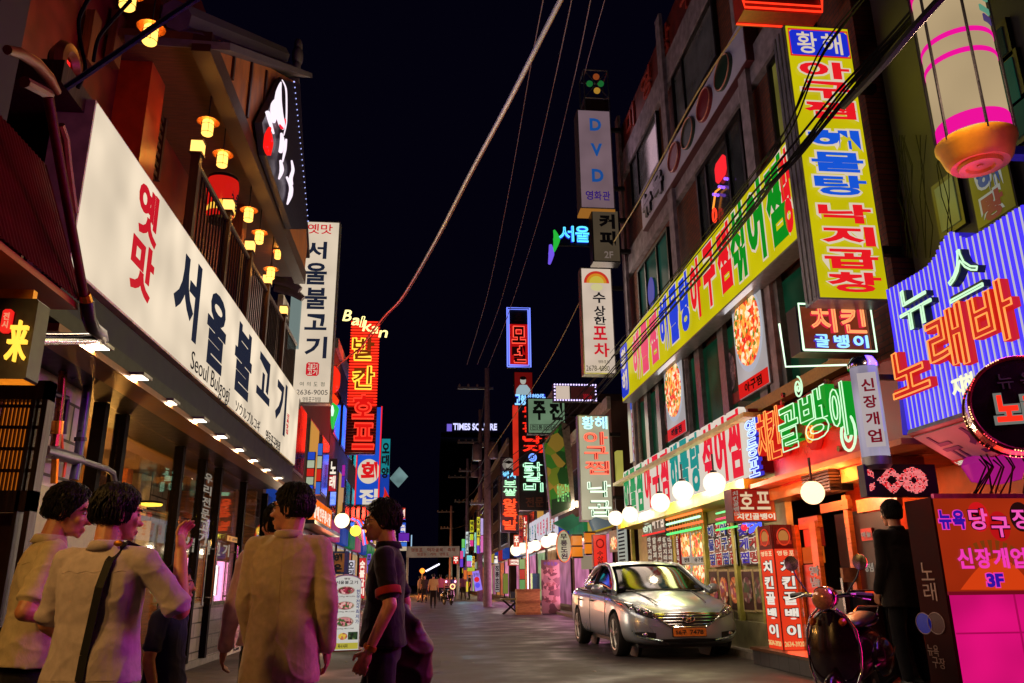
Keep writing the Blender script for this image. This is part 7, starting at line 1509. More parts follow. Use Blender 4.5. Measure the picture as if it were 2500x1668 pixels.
for s in (-1, 1):
    pil_ = [V((s * .82, 1.15, .945))] + [gtop(y, s * 1.0) + V((s * .012, 0, .004)) for y in (1.45, 1.8, 2.1, 2.4, 2.9, 3.3, 3.75, 4.2)]
    MB().tube(pil_, [.045, .035, .032, .035, .035, .035, .04, .06, .05], 8).build('roof_rail', M_PAINT, car, smooth=True, angle=80)
    MB().tube([V((s * .865, 2.55, .93)), V((s * .64, 2.62, 1.39))], .035, 6).build('door_pillar', M_BLACK, car)
    MB().tube([V((s * .875, 1.35, .93)), V((s * .89, 2.2, .945)), V((s * .885, 3.2, .965)), V((s * .83, 3.9, 1.0))], .014, 6).build('window_trim', M_CHROME, car, smooth=True)
    MB().tube([V((s * .905, 1.75, .82)), V((s * .918, 2.4, .85)), V((s * .915, 3.4, .88)), V((s * .89, 4.3, .9))], .006, 5).build('shoulder_crease', M_PAINT, car)
    for y in (1.45, 2.58, 3.55): MB().tube([V((s * .9, y, .9)), V((s * .918, y + .02, .55)), V((s * .9, y + .04, .28))], .005, 4).build('door_seam', M_BLACK, car)
    for y in (2.25, 3.25): MB().tube([V((s * .915, y, .80)), V((s * .945, y + .03, .805)), V((s * .945, y + .17, .81)), V((s * .915, y + .2, .81))], .013, 6).build('door_handle', M_CHROME, car, smooth=True)
    mr = MB().ball((s * 1.0, 1.52, 1.0), .1, 16, 10, (1.1, .6, .75)).build('mirror', M_PAINT, car, smooth=True); MB().tube([V((s * .86, 1.5, .95)), V((s * .95, 1.52, .97))], .03, 6).build('mirror_stalk', M_BLACK, mr)
    hlo = patch([.44, .5, .58, .66, .74, .80, .845, .87], lambda x: .615 + (x - .44) * .5 + .02 * math.sin((x - .44) * 7), lambda x: .575 + max(0, x - .52) * .33 - .0 + (max(0, x - .76) * .75), s, -.012, 'headlight', M_LAMPG, car)
    for k, (x, z, r_) in enumerate([(.62, .655, .036), (.70, .69, .036), (.78, .72, .026)]): MB().ball((s * x, fy(x, z) - .012, z), r_, 14, 9, (1, .35, 1)).build('projector', M_CHROME, hlo, smooth=True)
    MB().tube([V((s * x, fy(x, .61 + (x - .44) * .5) - .012, .615 + (x - .44) * .5 + .02 * math.sin((x - .44) * 7))) for x in (.44, .5, .58, .66, .74, .80, .86)], .007, 5).build('lamp_trim', M_CHROME, hlo)
    fgo = patch([.50, .56, .62, .68, .74, .78], lambda x: .40 - abs(x - .66) * .1, lambda x: .30 + (x - .5) * .16, s, -.008, 'fog_lamp', M_BLACK, car); MB().ball((s * .65, fy(.65, .36) - .01, .36), .036, 12, 8, (1.3, .4, .8)).build('bulb', M_CHROME, fgo, smooth=True)
    bl_ = MB().tube([V((s * x, fy(x, z) - .012, z)) for x, z in ((.4, .27), (.5, .285), (.6, .3), (.7, .325), (.78, .36), (.81, .41))], [.008, .016, .018, .016, .012, .006], 6).build('chrome_blade', pm('pale blue chrome', (170, 195, 205), .2, .9), car, smooth=True)
def top_g(x): return .655 - abs(x) * .02
def bot_g(x): return .46 + max(0, abs(x) - .27) * .66
xg = [-.52 + 1.04 * k / 24 for k in range(25)]
grl = patch(xg, top_g, lambda x: min(bot_g(x), top_g(x) - .012), 1, -.006, 'grille', M_BLACK, car)
for i, z in enumerate((.5, .545, .59, .63)):
    hw = .27 + (z - .46) / .66 - .015; gb_ = MB().tube([(x, fy(x, z) - .016, z) for x in [-hw + hw * 2 * t / 14 for t in range(15)]], .0095, 6); gb_.build('grille_bar', M_CHROME, grl)
lo_ = [(x, bot_g(x)) for x in xg[1:-1]]; up_ = [(x, top_g(x)) for x in xg[::-1]]
MB().tube([V((x, fy(x, z) - .014, z)) for x, z in lo_ + up_ + lo_[:1]], .015, 6).build('grille_surround', M_CHROME, grl, smooth=True)
yE = fy(0, .575) - .03
FEm = Fr((0, yE, 0), (1, 0, 0), (0, -1, 0)); emb_ = MB(); emb_.ring(FEm, 0, .575, .085, .046, .01, 0, 24); emb_.tube([FEm.p(-.034, .545, 0), FEm.p(-.02, .605, 0)], .01, 5); emb_.tube([FEm.p(.022, .545, 0), FEm.p(.036, .605, 0)], .01, 5); emb_.tube([FEm.p(-.028, .573, 0), FEm.p(.029, .578, 0)], .009, 5); emb_.build('emblem', M_CHROME, grl)
patch([-.5 + k / 20 for k in range(21)], lambda x: .305 - abs(x) * .03, lambda x: .235 + abs(x) * .04, 1, -.006, 'lower_intake', M_BLACK, car)
for x0 in (-.42, .42): MB().tube([V((x0 * (.9 + .25 * t), .25 + .95 * t, 0)) + V((0, 0, .80 + .155 * t ** .8)) for t in [k / 8 for k in range(9)]], .012, 5).build('bonnet_crease', M_PAINT, car, smooth=True)
FCar = Fr((0, fy(.2, .4) - .012, 0), (1, 0, 0), (0, -1, 0))
pt = MB().fbox(FCar, -.25, .335, .005, .25, .445, .03, .01).build('number_plate', M_PLATE, car)
T(pt, FCar, '56구', (-.215, .358, -.05, .422), M_BLACK, .031, whole=True, off=.02); T(pt, FCar, '7478', (.0, .358, .205, .422), M_BLACK, .031, whole=True, off=.02)
MB().fbox(FCar, -.258, .327, -.02, .258, .453, .015).build('plate_frame', M_BLACK, pt)
MB().tube([V((-.62, 1.16, .965)), V((-.1, 1.22, .985)), V((.1, 1.22, .985)), V((.62, 1.16, .965))], .014, 5).build('wiper', M_BLACK, car)
for y in WY:
    for s in (-1, 1):
        x = s * .80
        wl_ = MB().lathe([(.2, -.1), (.30, -.105), (.322, -.08), (WR, -.03), (WR, .03), (.322, .08), (.30, .105), (.2, .1)], (x, y, WR), 36, 'X').build('wheel', M_RUBBER, car, smooth=True)
        rm_ = MB().lathe([(.05, .0), (.215, .02), (.225, .095), (.232, .1), (.232, .108), (.21, .1), (.19, .05), (.05, .03)] if s > 0 else [(.05, 0), (.215, -.02), (.225, -.095), (.232, -.1), (.232, -.108), (.21, -.1), (.19, -.05), (.05, -.03)], (x, y, WR), 32, 'X')
        for k in range(5):
            for da in (-.13, .13):
                a = k * 2 * math.pi / 5 + .3; c_ = V((x + s * .095, y + .04 * math.cos(a), WR + .04 * math.sin(a))); e_ = V((x + s * .1, y + .215 * math.cos(a + da), WR + .215 * math.sin(a + da))); rm_.tube([c_, e_], [.022, .013], 6)
        rm_.lathe([(.05, s * .07), (.05, s * .11), (.02, s * .115)], (x, y, WR), 16, 'X'); rm_.build('rim', M_LIGHTMETAL, wl_, smooth=True)
        MB().lathe([(.19, s * .03), (.19, s * .04)], (x, y, WR), 24, 'X').build('brake_disc', M_DARKMETAL, wl_)
        MB().lathe([(WR + .05, s * -.25), (WR + .05, s * -.2)], (x, y, WR), 24, 'X').build('arch_liner', M_BLACK, car)
MB().box((-.7, .3, .16), (.7, 4.5, .22)).build('underbody', M_BLACK, car)
MB().fbox(Fr((0, 2.3, 0), (1, 0, 0), (0, -1, 0)), -.5, .9, 0, .5, .98, .3).build('dashboard', M_BLACK, car)
cp = atY(1674, 1537, 12.2); car.location = (cp.x + .05, 12.2, 0.0); car.rotation_euler = (0, 0, math.radians(1.5))

# ================================================================== scooter
sc = thing('scooter', 'dark red motor scooter with round headlamp and chrome trim standing before the chicken pub', 'scooter', (0, 0, 0), 'scooters')
M_SCP = pm('dark maroon scooter paint', (30, 9, 8), .22, .2, 0, 30, .1, coat=.7)
def xs(y, z, w_, d_, n=16, e=2.2):   # rounded cross-section in the x-z plane at station y (y runs backwards from the front)
    return [V((w_ * math.copysign(abs(math.cos(2 * math.pi * i / n)) ** (2 / e), math.cos(2 * math.pi * i / n)), y, z + d_ * math.copysign(abs(math.sin(2 * math.pi * i / n)) ** (2 / e), math.sin(2 * math.pi * i / n)))) for i in range(n)]
ls1 = []
for z, w_, y in ((.28, .10, .30), (.34, .17, .22), (.45, .215, .17), (.6, .225, .16), (.75, .21, .18), (.86, .15, .2), (.92, .08, .2)):
    ring_ = [V((w_ * math.cos(2 * math.pi * i / 20), y + (abs(w_ * math.cos(2 * math.pi * i / 20)) ** 2) * 1.6 + (.025 if math.sin(2 * math.pi * i / 20) > 0 else -.015) * abs(math.sin(2 * math.pi * i / 20)), z)) for i in range(20)]; ls1.append(ring_)
lsh = MB().loft(ls1).build('leg_shield', M_SCP, sc); subsurf(lsh, 1)
MB().tube([V((-x, .16 + x * x * 1.6 + .0, z)) for z, x in ((.92, .08), (.86, .155), (.75, .215), (.6, .23), (.45, .22), (.34, .175), (.28, .1))] + [V((x, .16 + x * x * 1.6, z)) for z, x in ((.28, .1), (.34, .175), (.45, .22), (.6, .23), (.75, .215), (.86, .155), (.92, .08))], .011, 6).build('chrome_edge', M_CHROME, lsh, smooth=True, angle=70)
MB().loft([xs(.25, .27, .14, .03), xs(.5, .25, .17, .03), xs(.75, .26, .16, .035)]).build('floor_board', M_BLACK, sc)
MB().tube([V((-.17, .25, .28)), V((-.19, .5, .27)), V((-.17, .8, .28))], .01, 6).tube([V((.17, .25, .28)), V((.19, .5, .27)), V((.17, .8, .28))], .01, 6).build('floor_trim', M_CHROME, sc)
rbo = MB().loft([xs(.72, .45, .1, .16), xs(.82, .5, .17, .2), xs(1.0, .55, .215, .21), xs(1.2, .57, .22, .19), xs(1.4, .58, .18, .14), xs(1.52, .585, .1, .07)]).build('rear_body', M_SCP, sc); subsurf(rbo, 2)
for s in (-1, 1):
    MB().ball((s * .19, 1.13, .5), .2, 18, 12, (.45, 1.35, .85)).build('side_cowl', M_SCP, sc, smooth=True)
    MB().tube([V((s * .2, .78, .44)), V((s * .285, 1.1, .5)), V((s * .24, 1.42, .56))], .01, 6).build('cowl_trim', M_CHROME, sc, smooth=True)
se = MB().loft([xs(.74, .76, .1, .03), xs(.85, .78, .15, .05), xs(1.1, .8, .155, .055), xs(1.35, .83, .14, .05), xs(1.48, .83, .09, .03)]).build('seat', pm('black seat vinyl', (18, 16, 16), .35, 0, .1, 40), sc); subsurf(se, 2)
MB().tube([V((-.15, .85, .76)), V((-.155, 1.1, .765)), V((-.14, 1.35, .79)), V((-.1, 1.52, .8)), V((.1, 1.52, .8)), V((.14, 1.35, .79)), V((.155, 1.1, .765)), V((.15, .85, .76))], .009, 6).build('seat_piping', M_CHROME, sc, smooth=True)
MB().tube([V((-.12, 1.42, .84)), V((-.1, 1.6, .9)), V((.1, 1.6, .9)), V((.12, 1.42, .84))], .012, 6).build('grab_rail', M_CHROME, sc, smooth=True)
hd = MB().loft([xs(.08, 1.0, .06, .06), xs(.11, 1.0, .1, .09), xs(.2, 1.01, .11, .1), xs(.3, 1.01, .09, .07), xs(.34, 1.01, .04, .03)]).build('headset', M_SCP, sc); subsurf(hd, 2)
MB().lathe([(.085, .0), (.085, -.03), (.07, -.045), (.02, -.055)], (0, .1, 1.0), 24, 'Y').build('headlight', pm('amber lamp glass', (190, 120, 70), .15, .2, 0, 60, .3, coat=.8), hd, smooth=True)
MB().ring(Fr((0, .095, 1.0), (1, 0, 0), (0, -1, 0)), 0, 0, .088, .088, .009, 0, 24).build('headlight_rim', M_CHROME, hd, smooth=True)
MB().tube([V((0, .2, .9)), V((0, .26, .6)), V((0, .2, .3))], .05, 8).build('steering_column', M_SCP, sc)
for s in (-1, 1):
    hb_ = MB().tube([V((s * .08, .23, 1.02)), V((s * .2, .26, 1.03)), V((s * .25, .29, 1.03))], .018, 8).build('handlebar', M_CHROME, sc); MB().tube([V((s * .24, .285, 1.03)), V((s * .36, .34, 1.02))], .023, 8).build('grip', M_BLACK, hb_); MB().tube([V((s * .2, .22, 1.03)), V((s * .3, .25, 1.0)), V((s * .36, .28, .99))], .007, 5).build('brake_lever', M_CHROME, hb_)
    mi_ = MB().tube([V((s * .17, .25, 1.04)), V((s * .27, .27, 1.17)), V((s * .3, .28, 1.24))], .008, 6).build('mirror', M_BLACK, sc); MB().lathe([(.01, .025), (.062, .012), (.066, 0), (.064, -.008), (.01, -.01)], (s * .31, .28, 1.29), 18, 'Y').build('mirror_glass', M_CHROME, mi_, smooth=True)
    MB().lathe([(.03, 0), (.032, -.02), (.015, -.04)], (s * .13, .17, .82), 12, 'Y').build('indicator', pm('amber indicator', (200, 90, 20), .2), sc)
MB().ball((0, .16, .25), .2, 18, 12, (.45, 1.25, .95)).build('front_mudguard', M_SCP, sc, smooth=True)
for y in (.16, 1.28):
    wq = MB().lathe([(.11, -.04), (.17, -.05), (.205, -.02), (.205, .02), (.17, .05), (.11, .04)], (0, y, .205), 28, 'X').build('wheel', M_RUBBER, sc, smooth=True); MB().lathe([(.02, -.05), (.115, -.035), (.115, .035), (.02, .05)], (0, y, .205), 24, 'X').build('rim', M_LIGHTMETAL, wq, smooth=True)
MB().tube([V((.1, 1.0, .22)), V((.16, 1.3, .22)), V((.17, 1.6, .25))], [.03, .045, .05], 8).build('exhaust', M_CHROME, sc, smooth=True)
MB().lathe([(.04, 0), (.05, .03), (.02, .04)], (0, 1.56, .6), 14, 'Y').build('tail_lamp', pm('red tail lamp', (150, 10, 10), .2), sc)
MB().tube([V((-.1, .85, .22)), V((-.2, .9, .02))], .012, 6).build('stand', M_DARKMETAL, sc)
sp0 = atY(2008, 1462, 6.35); sc.location = (sp0.x - .06, 6.28, 0.0); sc.rotation_euler = (0, 0, math.radians(-42)); sc.scale = (.88, .94, .96)
q = atZ(1104, 1478); copy_tree(sc, (q.x, q.y, 0), 'small far motor scooter standing among the distant pedestrians', math.radians(20))
g = thing('scooter_lamp', 'ring of orange light from the far scooter among the pedestrians', 'lamp', (q.x, q.y - .3, 1.0)); MB().ring(frC(q.y - .4), q.x, .98, .12, .12, .03, 0, 18).build('glow_ring', em((255, 190, 130), 2.0), g, smooth=True)
# display case and crates by the chicken pub
p = atY(2105, 1480, 8.2); dc = thing('display_case', 'dark display case with glints standing behind the scooter', 'display case', (p.x + .1, 8.2, 0))
MB().box((p.x - .25, 8.100, .1), (p.x + .55, 8.550, 1.0)).build('cabinet', pm('dark case', (30, 30, 40), .3), dc); MB().box((p.x - .25, 8.060, .15), (p.x - .2, 8.100, 1.12)).build('chrome_corner', M_CHROME, dc); MB().box((p.x - .24, 8.050, 1.08), (p.x - .08, 8.100, 1.22)).build('tag', pm('tan tag', (190, 120, 60), .5), dc)
for i in range(4): MB().box((p.x - .16 + i * .17, 8.070, .5), (p.x - .03 + i * .17, 8.099, .93)).build('glass_panel', pm('case panel %d' % (i % 2), ((60, 62, 70), (60, 22, 24))[i % 2], .15), dc)
for i in range(2): MB().box((p.x - .02 + i * .25, 8.040, .97), (p.x + .1 + i * .25, 8.070, .99)).build('red_light', em((255, 70, 30), .8), dc)

# ================================================================== people
def remesh(mb, vox, it=6):
    me = bpy.data.meshes.new('tmp'); me.from_pydata([tuple(p_) for p_ in mb.v], [], mb.f); o = bpy.data.objects.new('tmp', me); COL.objects.link(o)
    bm = bmesh.new(); bm.from_mesh(me); bmesh.ops.recalc_face_normals(bm, faces=bm.faces); bm.to_mesh(me); bm.free()
    md = o.modifiers.new('r', 'REMESH'); md.mode = 'VOXEL'; md.voxel_size = vox; md.use_smooth_shade = True
    sm = o.modifiers.new('s', 'SMOOTH'); sm.factor = .5; sm.iterations = it
    r = evalmesh(o); bpy.data.objects.remove(o); bpy.data.meshes.remove(me); return r
def folds(me, amp, fr_=(7, 7, 3), seed=0, pull=None):
    off = V((seed * 3.1, seed * 1.7, seed * 2.3)); me.update()
    ns = [v_.normal.copy() for v_ in me.vertices]
    for v_, n_ in zip(me.vertices, ns):
        p_ = V((v_.co.x * fr_[0], v_.co.y * fr_[1], v_.co.z * fr_[2])) + off
        a = noise.noise(p_); b = noise.noise(p_ * 2.1 + V((5, 2, 1))); c = (1 - abs(noise.noise(V((v_.co.x * 9 + v_.co.z * 6, v_.co.y * 9, v_.co.z * 10 - v_.co.x * 5)) + off))) ** 4
        q_ = V((v_.co.x * 5 + v_.co.z * 3.4, v_.co.y * 6, v_.co.z * 5.5 - v_.co.x * 3)) + off; q_ = q_ + V((noise.noise(q_), noise.noise(q_ + V((9, 1, 4))), 0)) * .5; e = (1 - abs(noise.noise(q_))) ** 7
        v_.co += n_ * (amp * (a * .45 + b * .2) + amp * .5 * (c - .3) + amp * 1.1 * (e - .25))
def addmesh(name, me, mat, par, smooth=True):
    me.name = name; me.materials.clear(); me.materials.append(mat)
    if smooth: me.polygons.foreach_set('use_smooth', [True] * len(me.polygons))
    o = bpy.data.objects.new(name, me); COL.objects.link(o); o.parent = par; ORG[o.name] = V((0, 0, 0)); return o
def ering(z, rx, ry, cx=0, cy=0, n=24, e=2.5): return [V((cx + rx * math.copysign(abs(math.cos(2 * math.pi * i / n)) ** (2 / e), math.cos(2 * math.pi * i / n)), cy + ry * math.copysign(abs(math.sin(2 * math.pi * i / n)) ** (2 / e), math.sin(2 * math.pi * i / n)), z)) for i in range(n)]
M_SKIN = pm('skin', (196, 132, 98), .5, 0, .05, 40, .12); M_HAIR = pm('black hair', (10, 8, 8), .5, 0, .3, 60, .3, stretch=(1, 1, .2), spec=.3)
def cloth(name, rgb, rough=.85):
    """woven cloth: weave grain, soft wrinkles and faint uneven dye"""
    if name in MATS: return MATS[name]
    mt = pm(name, rgb, rough, 0, 0, 30, .12, 4, spec=.2); n = mt.node_tree; b = n.nodes['Principled BSDF']
    b.inputs['Sheen Weight'].default_value = .15
    tc = n.nodes['Texture Coordinate']; mp = n.nodes.new('ShaderNodeMapping'); mp.inputs['Rotation'].default_value = (.3, .5, .4); mp.inputs['Scale'].default_value = (1, 1, .45)
    n1 = n.nodes.new('ShaderNodeTexNoise'); n1.inputs['Scale'].default_value = 11; n1.inputs['Detail'].default_value = 3; n1.inputs['Distortion'].default_value = 1.2
    rd = n.nodes.new('ShaderNodeMath'); rd.operation = 'PINGPONG'; rd.inputs[1].default_value = .5
    n2 = n.nodes.new('ShaderNodeTexNoise'); n2.inputs['Scale'].default_value = 500
    n.links.new(tc.outputs['Object'], mp.inputs[0]); n.links.new(mp.outputs[0], n1.inputs[0]); n.links.new(tc.outputs['Object'], n2.inputs[0]); n.links.new(n1.outputs[0], rd.inputs[0])
    b1 = n.nodes.new('ShaderNodeBump'); b1.inputs['Strength'].default_value = .3; b1.inputs['Distance'].default_value = .02; b2 = n.nodes.new('ShaderNodeBump'); b2.inputs['Strength'].default_value = .12; b2.inputs['Distance'].default_value = .004
    n.links.new(rd.outputs[0], b1.inputs['Height']); n.links.new(n2.outputs[0], b2.inputs['Height']); n.links.new(b1.outputs[0], b2.inputs['Normal']); n.links.new(b2.outputs[0], b.inputs['Normal'])
    return mt
def person(label, loc, yaw, top, legs, hgt=1.72, head_yaw=0.0, head_pitch=0.0, arms=None, lean=0.0, sleeve=.5, jacket=False, glasses=False, vox=.0065, hair_len=0.0, shoes=None, step=.0, group=None, collar=None, girth=1.0, skirt=False, turn=0.0):
    """a figure built around a pose: +y is where the chest faces, +x its right hand"""
    r = thing('person', label, 'person', loc, group); ORG[r.name] = V((0, 0, 0)); k = hgt / 1.72; lo = vox > .012
    Rl = Matrix.Rotation(-lean, 3, 'X')
    def B(x, y, z):     # chest-space point with the lean about the hips
        p_ = Rl @ V((x, y, z - .95)); return V((p_.x, p_.y, p_.z + .95)) * k
    nk, hc = B(0, 0, 1.45), B(0, .03 + .03 * head_pitch, 1.592)
    Rh = Matrix.Rotation(head_yaw, 3, 'Z') @ Matrix.Rotation(-head_pitch, 3, 'X')
    Hd = lambda x, y, z: hc + Rh @ (V((x, y, z)) * k)
    arms = arms or {}
    sh = {1: B(.172 * girth, 0, 1.378), -1: B(-.172 * girth, 0, 1.378)}
    dfl = {1: [(.235, -.02, 1.11), (.25, .06, .87)], -1: [(-.235, -.02, 1.11), (-.25, .06, .87)]}
    el = {}; wr = {}
    for s in (1, -1):
        a = arms.get(s, dfl[s]); el[s] = B(*a[0]); wr[s] = B(*a[1])
    hip = {s: V((.09 * s, 0, .9)) * k for s in (1, -1)}; kn = {s: V((.095 * s, .05 + step * s * .5, .49)) * k for s in (1, -1)}; an = {s: V((.095 * s, step * s, .09)) * k for s in (1, -1)}
    bd = MB()
    # head
    def eb(x, y, z, rr_, sc_): bd.ball(Hd(x, y, z), rr_ * k, 18 if not lo else 10, 12 if not lo else 7, sc_, Rh)
    eb(0, -.012, .035, .1, (.76, .97, .9)); eb(0, .03, -.02, .085, (.74, .86, 1.0)); eb(0, .048, -.075, .05, (.92, .9, .75)); eb(0, .085, -.098, .02, (1.2, .7, .8))
    if not lo:
        eb(0, .1, -.012, .014, (.8, 1, 2.2)); eb(0, .112, -.03, .017, (1.0, 1.0, .8)); eb(0, .1, -.066, .014, (1.7, .7, .45)); eb(0, .098, -.077, .014, (1.5, .7, .5)); eb(0, .082, .028, .02, (2.6, .7, .6))
        for s in (-1, 1): eb(s * .036, .072, -.028, .026, (1, .8, .9)); eb(s * .078, -.005, -.012, .03, (.28, .65, 1.1))
    bd.caps(B(0, -.015, 1.38), Hd(0, -.02, -.06), .06 * k, .054 * k)
    bd.loft([[B(*p_) for p_ in ering(z, rx * girth, ry)] for z, rx, ry in ((.9, .13, .09), (1.05, .125, .085), (1.25, .15, .095), (1.38, .13, .07), (1.42, .06, .05))])
    for s in (1, -1):
        bd.caps(sh[s], el[s], .048 * k, .04 * k); bd.caps(el[s], wr[s], .041 * k, .027 * k); bd.caps(hip[s], kn[s], .07 * k, .05 * k); bd.caps(kn[s], an[s], .05 * k, .036 * k); bd.caps(B(s * .06, 0, 1.39), sh[s], .05 * k, .05 * k)
        d = (wr[s] - el[s]).normalized(); sd = d.cross(V((0, 1, 0)) if abs(d.y) < .8 else V((1, 0, 0))).normalized(); ax = V((0, 1, 0)) - d * d.y
        ax = ax.normalized() if ax.length > .2 else V((0, 0, 1)); pn = d.cross(ax).normalized() * -s   # ax: across the palm, pn: palm side
        pc_ = wr[s] + d * .05 * k; R_p = Matrix((ax, pn, d)).transposed(); bd.ball(pc_, .045 * k, 12, 8, (.85, .38, 1.15), R_p)
        bd.caps(wr[s], pc_, .024 * k, .022 * k)
        if not lo:
            for f_, (o_, L_) in enumerate(((-.031, .066), (-.0105, .078), (.0105, .083), (.031, .072))):
                b0 = pc_ + d * .035 * k + ax * o_ * k; b1 = b0 + (d * .85 + pn * .35 + ax * o_ * 2).normalized() * L_ * .5 * k; b2 = b1 + (d * .45 + pn * .85).normalized() * L_ * .55 * k; bd.caps(b0, b1, .0098 * k, .009 * k, 8); bd.caps(b1, b2, .009 * k, .0075 * k, 8)
            t0 = wr[s] + d * .03 * k + ax * .03 * k; t1 = t0 + (ax * .8 + d * .7 + pn * .3).normalized() * .038 * k; t2 = t1 + (d * .9 + pn * .5).normalized() * .03 * k; bd.caps(t0, t1, .0125 * k, .011 * k, 8); bd.caps(t1, t2, .011 * k, .008 * k, 8)
    addmesh('body', remesh(bd, vox * (.75 if not lo else 1), 3 if not lo else 2), M_SKIN, r)
    # hair: a cap following the skull with a ragged hairline
    hseed = loc[0] * 7; hb_ = MB(); n_, m_ = (40, 24) if not lo else (14, 9)
    rows = []
    for i in range(m_ + 1):
        th = math.pi * .78 * i / m_; row = []
        for j in range(n_):
            a = 2 * math.pi * j / n_; f_ = math.sin(a)      # f_>0 is the face side
            lim = .78 if f_ < .1 else .78 - (f_ - .1) * .52
            lim = min(lim + hair_len * (f_ < .25), .95) + .025 * noise.noise(V((math.cos(a) * 6, f_ * 6, hseed))); t_ = min(th, math.pi * lim)
            rr_ = .1035 + .006 * noise.noise(V((math.cos(a) * 4 + hseed, f_ * 4, t_ * 4))) + (.002 if not lo else 0) * noise.noise(V((math.cos(a) * 16, f_ * 16, t_ * 3)))
            rr_ -= .007 * max(0, min(1, (t_ - math.pi * lim * .72) / (math.pi * lim * .28))) ; sx = .79 + (.015 if abs(math.cos(a)) > .7 else 0); row.append(Hd(math.sin(t_) * math.cos(a) * rr_ * sx, -.012 + math.sin(t_) * f_ * rr_ * 1.0 + (.006 if f_ > .3 and t_ > .8 else 0), .034 + math.cos(t_) * rr_ * .96 - (0.02 if t_ > math.pi * .6 else 0)))
        rows.append(row)
    hb_.loft(rows); ho = hb_.build('hair', M_HAIR, r, smooth=True, angle=180)
    if not lo:
        lk = MB(); rg = random.Random(int(abs(loc[0]) * 1000) + 3)
        for q_ in range(1500):
            a = rg.uniform(0, 6.283); t_ = rg.uniform(.02, 1.95); f_ = math.sin(a); ln = rg.uniform(.25, .55); cl_ = noise.noise(V((math.cos(a) * 5 + hseed, f_ * 5, t_ * 5))); lift = .004 + .009 * max(0, cl_) + rg.uniform(0, .005); sw = .35 * noise.noise(V((f_ * 3, t_ * 3, hseed)))
            end_ = math.pi * ((.78 if f_ < .1 else .78 - (f_ - .1) * .52)) + rg.uniform(-.1, .06)
            if t_ + .15 > end_: continue
            pts = []
            for s_ in range(5):
                tt = min(t_ + ln * s_ / 4, end_); rr_ = .1045 + lift * math.sin(math.pi * s_ / 4) + .001; aa = a + sw * s_ / 4 + .02 * s_ * rg.uniform(-1, 1); pts.append(Hd(math.sin(tt) * math.cos(aa) * rr_ * .815, -.012 + math.sin(tt) * math.sin(aa) * rr_, .034 + math.cos(tt) * rr_ * .96 - (.02 if tt > math.pi * .6 else 0)))
            lk.tube(pts, [.002 * k, .0032 * k, .003 * k, .0022 * k, .0006 * k], 3, cap=False)
        lk.build('hair_locks', M_HAIR, r, smooth=True, angle=180)
        for s in (-1, 1):
            MB().ball(Hd(s * .033, .083, .006), .0125 * k, 12, 8, (1.2, .6, .7), Rh).build('eye', pm('eye white', (190, 180, 170), .2), r, smooth=True); MB().ball(Hd(s * .033, .0895, .006), .006 * k, 8, 6, (1, .5, 1), Rh).build('iris', M_BLACK, r, smooth=True); MB().tube([Hd(s * .018, .098, .026), Hd(s * .035, .097, .031), Hd(s * .055, .082, .026)], .004 * k, 5).build('eyebrow', M_HAIR, r)
    # trousers or skirt, shoes
    tr = MB()
    tr.loft([[p_ * k for p_ in ering(z, rx * girth, ry)] for z, rx, ry in ((.8, .158, .105), (.9, .156, .104), (.98, .146, .098), (1.04, .14, .094))])
    for s in (1, -1):
        if skirt: continue
        tr.caps(hip[s] + V((0, 0, -.06)), kn[s], .086 * k * girth, .072 * k); tr.caps(kn[s], an[s] + V((0, 0, .02)), .07 * k, .058 * k)
    if skirt: tr.loft([[p_ * k for p_ in ering(z, rx, ry)] for z, rx, ry in ((.55, .2, .17), (.75, .19, .15), (.9, .178, .125))])
    me = remesh(tr, vox * 1.5, 5); folds(me, .006 if not lo else 0, (6, 6, 4), 2); addmesh('trousers' if not skirt else 'skirt', me, legs, r)
    for s in (1, -1): MB().ball(an[s] + V((0, .06, -.045)) * k, .06 * k, 14, 9, (.8, 2.1, .75)).build('shoe', shoes or M_BLACK, r, smooth=True)
    # top
    tp = MB(); J = 1.07 if jacket else 1.0; hem = .72 if jacket else .88
    tp.loft([[B(*p_) for p_ in ering(z, rx * girth * J, ry * J, 0, cy_)] for z, rx, ry, cy_ in ((hem, .196, .14, 0), (.98, .178, .126, 0), (1.12, .16, .112, 0), (1.25, .174, .116, -.004), (1.33, .176, .106, -.008), (1.385, .15, .088, -.01), (1.425, .1, .07, -.008), (1.455, .06, .06, -.005))])
    for s in (1, -1):
        tp.caps(B(s * .09 * girth, -.01, 1.385), sh[s], .06 * k, .062 * k * J)
        e_ = el[s] if sleeve >= 1 else sh[s] + (el[s] - sh[s]) * (sleeve * 1.25 if sleeve < .8 else 1)
        tp.caps(sh[s], e_, .062 * k * J, .053 * k * J)
        if sleeve < 1: tp.lathe([(.05 * k, -.05), (.062 * k, .012), (.06 * k, .015)], (0, 0, 0), 16, 'Z', Matrix.Translation(e_) @ (el[s] - sh[s]).to_track_quat('Z', 'Y').to_matrix().to_4x4())
        if sleeve >= 1: w2 = el[s] + (wr[s] - el[s]) * (.96 if sleeve > 1.2 else .5); tp.caps(el[s], w2, .053 * k * J, .042 * k * J)
    me = remesh(tp, vox, 5); folds(me, (.005 if jacket else .006) if not lo else .0, (5, 5, 2.4), abs(loc[0]) * 9); to = addmesh('jacket' if jacket else 'shirt', me, top, r)
    if not lo:
        cr = MB(); rin = []
        for (z, rx, ry, cy_) in ((1.425, .07, .068, -.004), (1.455, .064, .064, -.006), (1.472, .063, .064, -.01), (1.466, .069, .071, -.012), (1.43, .084, .083, -.012)): rin.append([B(*p_) for p_ in ering(z, rx, ry, 0, cy_, 24, 2)])
        cr.loft(rin, close=True); cc = cr.build('collar', collar or top, to, smooth=True, angle=120)
